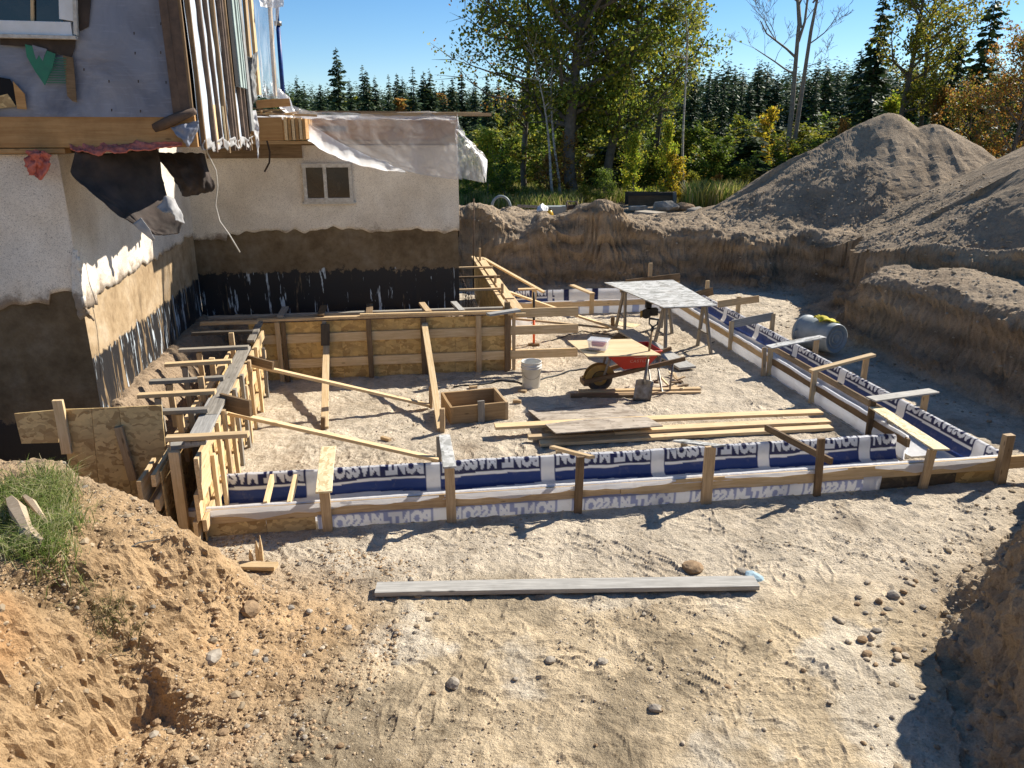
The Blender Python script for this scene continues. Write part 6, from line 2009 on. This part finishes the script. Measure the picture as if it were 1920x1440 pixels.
def plant_tree(name, label, cat, key, gen, x, y, sc=1.0, rot=0.0, leafmat=None, bark=None, group=None, z=None, sz=None):
    tm, cm = tree_meshes(key, gen, leafmat or M_leaf, bark or M_bark)
    z = surf(x, y) if z is None else z
    t = thing(name, label, cat, (x, y, z), group)
    t.rotation_euler = (0, 0, rot); t.scale = (sc, sc, sz or sc)
    for nm, me in (('trunk', tm), ('crown', cm)):
        o = bpy.data.objects.new(nm, me); COL.objects.link(o); o.parent = t
    return t


def gx(u, Y, v=330):
    d = ray(u, v); return d.x / d.y * Y


# --- conifers
spr = {
    'a': lambda: conifer(9.0, 1.55, 1, SPR_C, 44, 8, 11, .34),
    'b': lambda: conifer(9.0, 1.25, 2, SPR_C, 46, 8, 10, .34, sparse=.08),
    'c': lambda: conifer(9.0, 1.9, 3, SPR_L, 40, 8, 12, .36, sparse=.08),
    'd': lambda: conifer(9.0, 1.0, 4, SPR_C, 46, 7, 8, .34, sparse=.08),
}
def spruce(k, u, Y, vtop, label, group=None, wide=1.0, rot=None):
    x = gx(u, Y); z0 = surf(x, Y)
    top_ = pt(u, vtop, Y).z
    s = (top_ - z0) / 9.0
    return plant_tree('spruce_tree', label, 'spruce', 'spr' + k, spr[k], x, Y, s * wide, rot if rot is not None else R.uniform(0, 6.3), M_needle, M_bark, group, sz=s)
spruce('a', 645, 44, 88, 'lone pointed spruce rising above the forest edge right of the blue post')
spruce('b', 1612, 33, -30, 'slender dark spruce behind the left shoulder of the large spoil heap')
spruce('a', 1585, 36, 90, 'shorter spruce leaning against the slender dark one behind the spoil heap', wide=1.0)
spruce('c', 1808, 29, -25, 'tall broad spruce behind the right shoulder of the large spoil heap', wide=.9)
spruce('a', 1762, 31, 40, 'dense spruce left of the tall broad one behind the heap peak', wide=.9)
spruce('a', 1905, 27, -15, 'dark spruce at the right edge above the orange tree', wide=.8)
spruce('d', 1345, 38, 150, 'narrow spruce right of the big poplar, left of the dead tree')
spruce('d', 1362, 42, 122, 'thin spire spruce just left of the dead tree')
spruce('d', 1512, 44, 110, 'narrow spruce right of the dead tree')
spruce('a', 1290, 34, 130, 'spruce hidden behind the right side of the big poplar', wide=.9)
spruce('c', 1255, 31, 210, 'low bushy spruce below the poplar crown', wide=1.3)
spruce('c', 1180, 36, 215, 'bushy dark spruce behind the yellow saplings', wide=1.4)
spruce('c', 1360, 33, 250, 'bushy spruce below the thin spire, behind the tall weeds', wide=1.5)
spruce('a', 1545, 38, 215, 'short spruce behind the yellow shrubs left of the heap', wide=1.3)
spruce('c', 1430, 37, 225, 'wide low spruce beside the dead tree trunk', wide=1.4)
spruce('b', 1690, 34, 130, 'dark spruce behind the yellow poplar above the spoil heap', wide=1.2)
spruce('c', 1860, 33, 150, 'low dark spruce behind the orange leaved tree', wide=1.3)
gF = 'dark spruces standing along the far forest edge'
tops = [(545, 150), (570, 140), (583, 152), (612, 158), (666, 150), (690, 120), (697, 130), (712, 140), (737, 135), (752, 133), (762, 150), (781, 125), (800, 136), (812, 133), (835, 145), (852, 140), (868, 125), (893, 132), (915, 140), (935, 150), (960, 140), (985, 150),
        (1005, 150), (1030, 145), (1150, 150), (1210, 140), (1318, 120), (1330, 140), (1350, 116), (1378, 130), (1392, 150), (1405, 112), (1420, 118), (1440, 135), (1498, 150), (1508, 130), (1530, 125), (1548, 130), (1565, 150), (1640, 150), (1720, 120), (1745, 90), (1850, 140)]
ORD = ['first', 'second', 'third', 'fourth', 'fifth', 'sixth', 'seventh', 'eighth', 'ninth', 'tenth', 'eleventh', 'twelfth', 'thirteenth', 'fourteenth', 'fifteenth', 'sixteenth', 'seventeenth', 'eighteenth', 'nineteenth', 'twentieth']
zc = {}
for k, (u, vt) in enumerate(tops):
    zn = 'behind the plastic covered deck' if u < 860 else 'behind the big poplars' if u < 1310 else 'around the dead tree' if u < 1570 else 'behind the large spoil heap'
    zc[zn] = zc.get(zn, -1) + 1
    spruce('abd'[k % 3], u, R.uniform(46, 60), vt + R.uniform(-4, 6), 'dark far spruce, %s from the left of those %s' % (ORD[zc[zn]], zn), gF, wide=R.uniform(.95, 1.3))

# --- far forest, read as one mass
def merged(n, gens, place, seed):
    rs = np.random.RandomState(seed)
    src = [g() for g in gens]
    VV, FF, CC = [], [], []; o = 0
    for i in range(n):
        (wv, wf), (v, f, c) = src[i % len(src)]
        x, y, s = place(rs)
        a = rs.rand() * 6.28; ca, sa = math.cos(a), math.sin(a)
        v2 = np.stack([(v[:, 0] * ca - v[:, 1] * sa) * s * 1.5 + x, (v[:, 0] * sa + v[:, 1] * ca) * s * 1.5 + y, v[:, 2] * s + surf(x, y) - .3], -1)
        VV.append(v2); FF.append(f + o); CC.append(c * (.8 + .5 * rs.rand())); o += len(v)
    return np.concatenate(VV), np.concatenate(FF), np.concatenate(CC)
fg = [lambda: conifer(9.0, 1.3, 11, SPR_C, 20, 6, 5, .55), lambda: conifer(9.0, 1.0, 12, SPR_C, 18, 5, 5, .5), lambda: conifer(9.0, 1.6, 13, SPR_L, 20, 6, 5, .6),
      lambda: decid(7.5, 1.9, .15, 700, .42, ORANGE, 14, nb=10)]
def pf(rs):
    y = 58 + 42 * rs.rand() ** .9
    x = gx(430 + rs.rand() * 1560, y)
    top = 3.5 + y * (.047 + .014 * rs.rand() ** 1.5 + .022 * min(1, max(0, (x / y - .08) / .2)) * (.4 + rs.rand()))
    return x, y, max(.25, (top - surf(x, y)) / 9)
v, f, c = merged(1000, fg[:3], pf, 5)
props(link('distant_forest', fmesh('distant_forest', v, f, False, c), M_needle), kind='stuff')
def pf3(rs):
    y = 52 + 30 * rs.rand()
    return gx(520 + rs.rand() * 1000, y), y, .35 + .25 * rs.rand()
v, f, c = merged(60, [fg[3], fg[2], lambda: decid(7.5, 2.2, .1, 700, .40, OLIVE, 15, nb=10)], pf3, 6)
props(link('forest_undergrowth', fmesh('forest_undergrowth', v, f, False, c), M_leaf), kind='stuff')
def pf4(rs):
    y = 28.5 + 18 * rs.rand()
    return gx(862 + rs.rand() * 740, y), y, .30 + .32 * rs.rand() * (.6 + (y - 28) * .03)
v, f, c = merged(170, [lambda: decid(5.5, 2.0, .05, 1500, .20, GREEN, 16, nb=12), lambda: decid(5.5, 2.0, .05, 1400, .20, OLIVE, 17, nb=12), lambda: decid(5.0, 1.8, .05, 1100, .20, GREEN[:1] + OLIVE + ORANGE[1:2], 18, nb=12), lambda: conifer(6, 1.9, 19, SPR_L, 22, 7, 7, .5)], pf4, 8)
props(link('underbrush', fmesh('underbrush', v, f, False, c), M_leaf), kind='stuff')
# understory right behind the clearing
bush = {'g': lambda: decid(2.6, 1.3, .05, 3600, .10, GREEN, 21, rad=.03, nb=20, up=.9),
        'o': lambda: decid(2.6, 1.2, .05, 3200, .10, OLIVE, 22, rad=.03, nb=20, up=.9),
        'y': lambda: decid(2.6, .75, .06, 2200, .10, YELLOW, 23, rad=.025, nb=20, up=1.1),
        'z': lambda: decid(2.6, .85, .05, 2800, .10, YGREEN, 24, rad=.025, nb=20, up=1.1),
        'r': lambda: decid(2.8, 1.0, .1, 2200, .10, ORANGE, 25, rad=.03, nb=18, up=1.0, gap=.35)}
def shrub(k, u, Y, vtop, label, wide=1.0, name='shrub', group=None):
    x = gx(u, Y); z0 = surf(x, Y); s = (pt(u, vtop, Y).z - z0) / 2.6
    return plant_tree(name, label, 'shrub', 'bush' + k, bush[k], x, Y, s * wide, R.uniform(0, 6.3), M_leaf, M_bark, group, sz=s)
shrub('z', 915, 27, 258, 'big yellow green shrub just right of the house corner', 1.1)
shrub('g', 880, 25.5, 322, 'low dark green shrub at the right house corner under the plastic', 1.5)
shrub('g', 945, 26, 320, 'dark green shrub below the yellow green one', 1.5)
shrub('z', 970, 31, 275, 'green shrub between the house corner and the birch stems', 1.0)
shrub('r', 1068, 27.5, 262, 'orange brown shrub among the pale birch stems', 1.0)
shrub('r', 1030, 27, 300, 'rusty leaved shrub left of the orange brown one', 1.1)
shrub('g', 1135, 24.5, 326, 'small bright green leafy shrub left of the wooden trough', 1.25)
shrub('o', 1095, 24.8, 352, 'low olive shrub behind the cable reel', 1.4)
shrub('z', 1190, 26, 262, 'yellow green sapling left of the bright yellow sapling', .95, 'sapling')
shrub('z', 1248, 26, 240, 'tall bright yellow green sapling behind the wooden trough', .70, 'sapling')
shrub('y', 1262, 25.8, 292, 'golden yellow sapling behind the right end of the wooden trough', 1.35, 'sapling')
shrub('o', 1300, 27.5, 326, 'olive shrub right of the golden sapling', 1.2)
shrub('g', 1322, 25, 348, 'small upright bright green weed bush right of the rubble', .8)
shrub('r', 1350, 28, 332, 'rust coloured shrub behind the tall dry grass', 1.3)
shrub('y', 1432, 34, 210, 'broad yellow shrub left of the dead tree trunk', .95)
shrub('z', 1485, 29, 280, 'bright green and yellow shrub at the foot of the dead tree', 1.1)
shrub('z', 1520, 27.5, 298, 'low yellow green shrub beside the left slope of the big heap', .9)
shrub('r', 1572, 29, 240, 'thin shrub with orange leaves above the left slope of the heap', .55)
shrub('o', 1400, 28, 318, 'dull olive shrub left of the low yellow green shrubs', 1.3)
shrub('z', 1655, 33, 195, 'yellow green shrub behind the peak of the large heap', 1.0)
shrub('o', 1600, 34, 235, 'olive shrub behind the left flank of the large heap', 1.2)
shrub('r', 1745, 30, 190, 'orange shrub behind the right peak of the heap', .7)
shrub('o', 1010, 33, 260, 'dark olive shrub behind the birch stems', 1.5)
shrub('o', 1130, 33, 270, 'dark olive shrub under the poplar crown', 1.5)
shrub('g', 1085, 35, 235, 'dark green shrub behind the poplar trunk', 1.5)
# --- broadleaf trees
def btree(label, key, gen, u, Y, h, bark=None, rot=0.0, name='broadleaf_tree', cat='tree', sc=1.0, z=None):
    x = gx(u, Y)
    return plant_tree(name, label, cat, key, gen, x, Y, sc, rot, M_leaf, bark, None, z)
btree('big green and yellow poplar towering over the clearing with a dark trunk', 'pop', lambda: decid(12.5, 4.4, .18, 42000, .13, OLIVE + GREEN[:2] + OLIVE[:1], 41, rad=.24, nb=58, up=.62, gap=.12), 1078, 27.5, 12, rot=1.0, name='poplar_tree')
btree('second green poplar to the right of the big one, leaning right', 'pop2', lambda: decid(10.8, 3.3, .18, 22000, .115, GREEN + OLIVE, 42, rad=.18, nb=48, up=.65, lean=.12, gap=.12), 1140, 28.5, 10, rot=.2, name='poplar_tree')
btree('sparse poplar with thin leaves against the sky, left of the big one', 'pop3', lambda: decid(9.8, 2.6, .25, 3800, .10, OLIVE + ORANGE[:1], 43, rad=.12, nb=34, up=.6, gap=.3), 985, 29, 10, rot=.4, name='poplar_tree')
btree('slim tree behind the right edge of the poplar crown, yellowing', 'pop4', lambda: decid(10.0, 2.2, .3, 9000, .11, OLIVE, 44, rad=.12, nb=34, up=.7, gap=.2), 1225, 31, 10, rot=.4, name='poplar_tree')
for (u, Y, ln, h, lab) in ((1042, 26.5, -.16, 5.5, 'leaning pale birch stem left of the poplar trunk'), (1052, 27, -.07, 7.0, 'straight thin pale birch stem nearest the poplar trunk'), (1062, 27.5, .0, 6.5, 'thin white birch stem just left of the dark poplar trunk'), (1292, 27, -.10, 7.5, 'thin bent grey birch right of the golden sapling')):
    btree(lab, 'bir%d' % u, (lambda h=h, ln=ln, u=u: decid(h, 1.1, .5, 900, .10, OLIVE, u, rad=.055, nb=16, up=.7, lean=ln, gap=.3)), u, Y, h, M_birch, name='birch_tree', cat='birch')
btree('yellowing poplar rising behind the peak of the large spoil heap', 'yp', lambda: decid(11.5, 2.3, .25, 12000, .11, OLIVE + [(.26, .22, .03), (.30, .22, .04)], 45, rad=.13, nb=40, up=.8, gap=.2), 1672, 31, 11, rot=2.0, name='poplar_tree')
btree('thin yellowing poplar between the heap peak and the broad spruce', 'yp2', lambda: decid(11.5, 1.9, .3, 5000, .11, OLIVE + [(.26, .22, .03)], 46, rad=.11, nb=34, up=.8, gap=.3), 1715, 32, 11, rot=1.0, name='poplar_tree')
btree('orange leaved maple at the right edge of the clearing', 'om', lambda: decid(7.6, 2.6, .12, 12000, .11, ORANGE + ORANGE + OLIVE[:2], 47, rad=.13, nb=40, up=.75, gap=.15), 1890, 24.5, 7, rot=1.4, name='maple_tree', sc=.66)
btree('smaller orange and olive maple left of the big orange one', 'om2', lambda: decid(5.6, 2.0, .12, 7000, .10, ORANGE + OLIVE, 48, rad=.09, nb=34, up=.8, gap=.2), 1800, 25.8, 6, rot=.4, name='maple_tree', sc=.62)
# --- dead tree
def dead():
    rs = np.random.RandomState(77)
    WV, WF = [], []
    def add(Pp, rr, n=6):
        V, F = tube_arrays(Pp, rr, n, False); o = len(WV); WV.extend(V); WF.extend([tuple(i + o for i in f) for f in F])
    def rec(p, d, L, r, dep):
        Pp = [p]; q = p; dd_ = d.copy()
        n = 4 if dep < 2 else 3
        for i in range(n):
            dd_ = (dd_ + Vector(rs.normal(size=3)) * .13 + Vector((0, 0, .07))).normalized()
            q = q + dd_ * L / n; Pp.append(q)
        add(Pp, [max(.006, r * (1 - .6 * i / n)) for i in range(n + 1)], 6 if dep < 2 else 4)
        if dep >= 4: return
        for k in range(5 if dep == 0 else 4):
            i = rs.randint(1, n + 1); b = Pp[i]
            a = rs.rand() * 6.28
            nd = (dd_ * .75 + Vector((math.cos(a), math.sin(a) * .8, .1)) * (.75)).normalized()
            rec(b, nd, L * (.42 + .25 * rs.rand()), r * (1 - .6 * i / n) * .5, dep + 1)
    p1 = [Vector((0, 0, -.3)), Vector((.03, 0, 3)), Vector((-.05, 0, 6.2))]
    add(p1, [.13, .10, .075], 8)
    p2 = [Vector((.25, .05, -.3)), Vector((.32, 0, 3)), Vector((.45, 0, 6.0)), Vector((.7, 0, 8.6))]
    add(p2, [.10, .09, .07, .03], 8)
    for (z, ax, L, r) in ((6.1, (-.18, 0, 1), 3.2, .09), (5.6, (.3, .1, 1), 3.0, .06), (5.0, (-1, 0, .75), 2.3, .05), (4.4, (-.95, .2, .5), 1.9, .04), (6.2, (.12, 0, 1), 3.4, .07), (7.0, (.7, 0, .8), 1.8, .04), (5.5, (.8, -.2, .6), 1.4, .03), (4.7, (.8, -.2, .3), .9, .02)):
        rec(Vector((0 if ax[0] < .5 else .4, 0, z)), Vector(ax).normalized(), L, r, 1)
    return (WV, WF)
dv_, df_ = dead()
x = gx(1470, 33)
dt = thing('dead_tree', 'tall bare dead tree with forked grey branches against the sky', 'dead tree', (x, 33, surf(x, 33)))
for nm, me in (('trunk', pmesh('trunk', dv_, df_, True)),):
    me.materials.append(M_dead); o = bpy.data.objects.new(nm, me); COL.objects.link(o); o.parent = dt
# --- weeds and dry grass beyond the pit
def blades(name, pts, h, w_, cols, seed, mat=M_leaf, lean=.35, kind='stuff'):
    rs = np.random.RandomState(seed); n = len(pts)
    a = rs.rand(n) * 6.28; hh_ = h * (.45 + .8 * rs.rand(n)); l = lean * hh_ * (.3 + rs.rand(n)); wa = rs.rand(n) * 6.28
    dx, dy = np.cos(a) * l, np.sin(a) * l; wx_, wy_ = np.cos(wa) * w_ / 2, np.sin(wa) * w_ / 2
    Z0 = np.zeros(n)
    b0 = pts - np.stack([wx_, wy_, Z0 + .02], -1); b1 = pts + np.stack([wx_, wy_, Z0 - .02], -1)
    m0 = pts + np.stack([dx * .35 - wx_ * .8, dy * .35 - wy_ * .8, hh_ * .6], -1); m1 = pts + np.stack([dx * .35 + wx_ * .8, dy * .35 + wy_ * .8, hh_ * .6], -1)
    t = pts + np.stack([dx, dy, hh_ * (1 - .25 * lean)], -1)
    V = np.stack([b0, b1, m1, m0, t + np.stack([wx_ * .1, wy_ * .1, Z0], -1), t - np.stack([wx_ * .1, wy_ * .1, Z0], -1)], 1).reshape(-1, 3)
    i = (np.arange(n) * 6)[:, None]
    F = np.concatenate([i + np.array([[0, 1, 2, 3]]), i + np.array([[3, 2, 4, 5]])])
    c = np.array(cols)[rs.randint(0, len(cols), n)] * (.7 + .6 * rs.rand(n, 1)); c = np.repeat(c, 6, axis=0)
    return props(link(name, fmesh(name, V, F, False, c), mat), kind=kind)
rs = np.random.RandomState(3)
n = 26000
y = rs.uniform(23.5, 33, n); x = np.array([gx(u, yy) for u, yy in zip(rs.uniform(860, 1620, n), y)])
k = (fbm(x, y, f=.5, o=3, s=600) > -.25) & (z_at(x, y) < 1.65) & ((y > 26) | (x < 2.2) | (x > 5.4)); x, y = x[k], y[k]
blades('tall_grass', np.stack([x, y, z_at(x, y)], -1), .42, .03, [(.34, .31, .10), (.18, .24, .05), (.42, .34, .15), (.26, .29, .06)], 4)
n = 1700
y = rs.uniform(23.5, 26, n); x = np.array([gx(u, yy) for u, yy in zip(rs.uniform(1290, 1400, n), y)])
blades('dry_weeds', np.stack([x, y, z_at(x, y)], -1), .75, .04, [(.48, .40, .17), (.34, .36, .08), (.20, .30, .05), (.50, .42, .10)], 5)

# --- turf on the near mound
def px_surface(u, v):
    """point where the direction (u, v) meets the built ground"""
    d = ray(u, v); c0 = Vector((0, 0, CAMH)); t = 1.0
    while t < 40:
        p = c0 + d * t
        if p.z < surf(p.x, p.y): return p
        t += .015 if t < 9 else .06
    return p
cen = [px_surface(u, v) for (u, v) in ((95, 905), (65, 935), (105, 945), (75, 985), (115, 990), (35, 1030), (100, 1030), (20, 990), (60, 1040), (5, 930), (90, 925), (40, 960), (70, 1010), (110, 970))]
rs = np.random.RandomState(9)
pts_ = []
for c in cen:
    q = np.array(c[:2]) + rs.normal(size=(300, 2)) * np.array([.075, .07])
    pts_.append(q)
q = np.concatenate(pts_)
q = np.stack([q[:, 0], q[:, 1], z_at(q[:, 0], q[:, 1])], -1)
GRC = [(.18, .25, .06), (.26, .31, .09), (.38, .38, .16), (.55, .50, .30), (.12, .18, .04)]
blades('turf_grass', q, .15, .006, GRC, 12, lean=1.1)
cen = [px_surface(u, v) for (u, v) in ((190, 1130), (215, 1150), (235, 1180), (170, 1150))]
q = np.concatenate([np.array(c[:2]) + rs.normal(size=(50, 2)) * .05 for c in cen]); q = np.stack([q[:, 0], q[:, 1], z_at(q[:, 0], q[:, 1])], -1)
blades('dry_roots', q, .10, .005, [(.30, .25, .14), (.22, .18, .10), (.14, .15, .05)], 13, lean=1.6)
# split wood chunks lying in the grass
for (pa, pb, wd, lab) in (((26, 962), (62, 1030), .10, 'split chunk of pale wood at the left in the turf, darkest of three'), ((52, 955), (92, 1003), .05, 'long pale split chunk lying on top of the others in the turf'), ((48, 1022), (84, 1040), .07, 'flat pale wood splinter lowest in the turf')):
    a, b_ = px_surface(*pa) + UZ * .10, px_surface(*pb) + UZ * .09
    V, F = tube_arrays([a, a.lerp(b_, .35) + UZ * .02, b_], [wd * .35, wd * .55, wd * .25], 5)
    props(link('wood_chunk', pmesh('wood_chunk', V, F), M_chunk), lab, 'wood chunk')
tw = [px_surface(238, 1035) + UZ * .02, px_surface(262, 1030) + UZ * .05, px_surface(302, 1026) + UZ * .06]
V, F = tube_arrays(tw, [.004, .006, .004], 5); props(link('twig', pmesh('twig', V, F), M_bark), 'thin dark twig lying on the mound right of the turf', 'twig')
for k, (u, v, du, dv2, lab) in enumerate(((1800, 1190, 60, -30, 'bent pale root sticking out of the right hand bank'), (1790, 1150, 40, 6, 'short pale root above the bent one on the right hand bank'))):
    a = px_surface(u, v); b_ = a + Vector((.12 + .05 * k, -.05, .08)); 
    V, F = tube_arrays([a, a + Vector((.03, -.06, .06)), b_], [.005, .004, .003], 5); props(link('root', pmesh('root', V, F), M_pine2), lab, 'root')
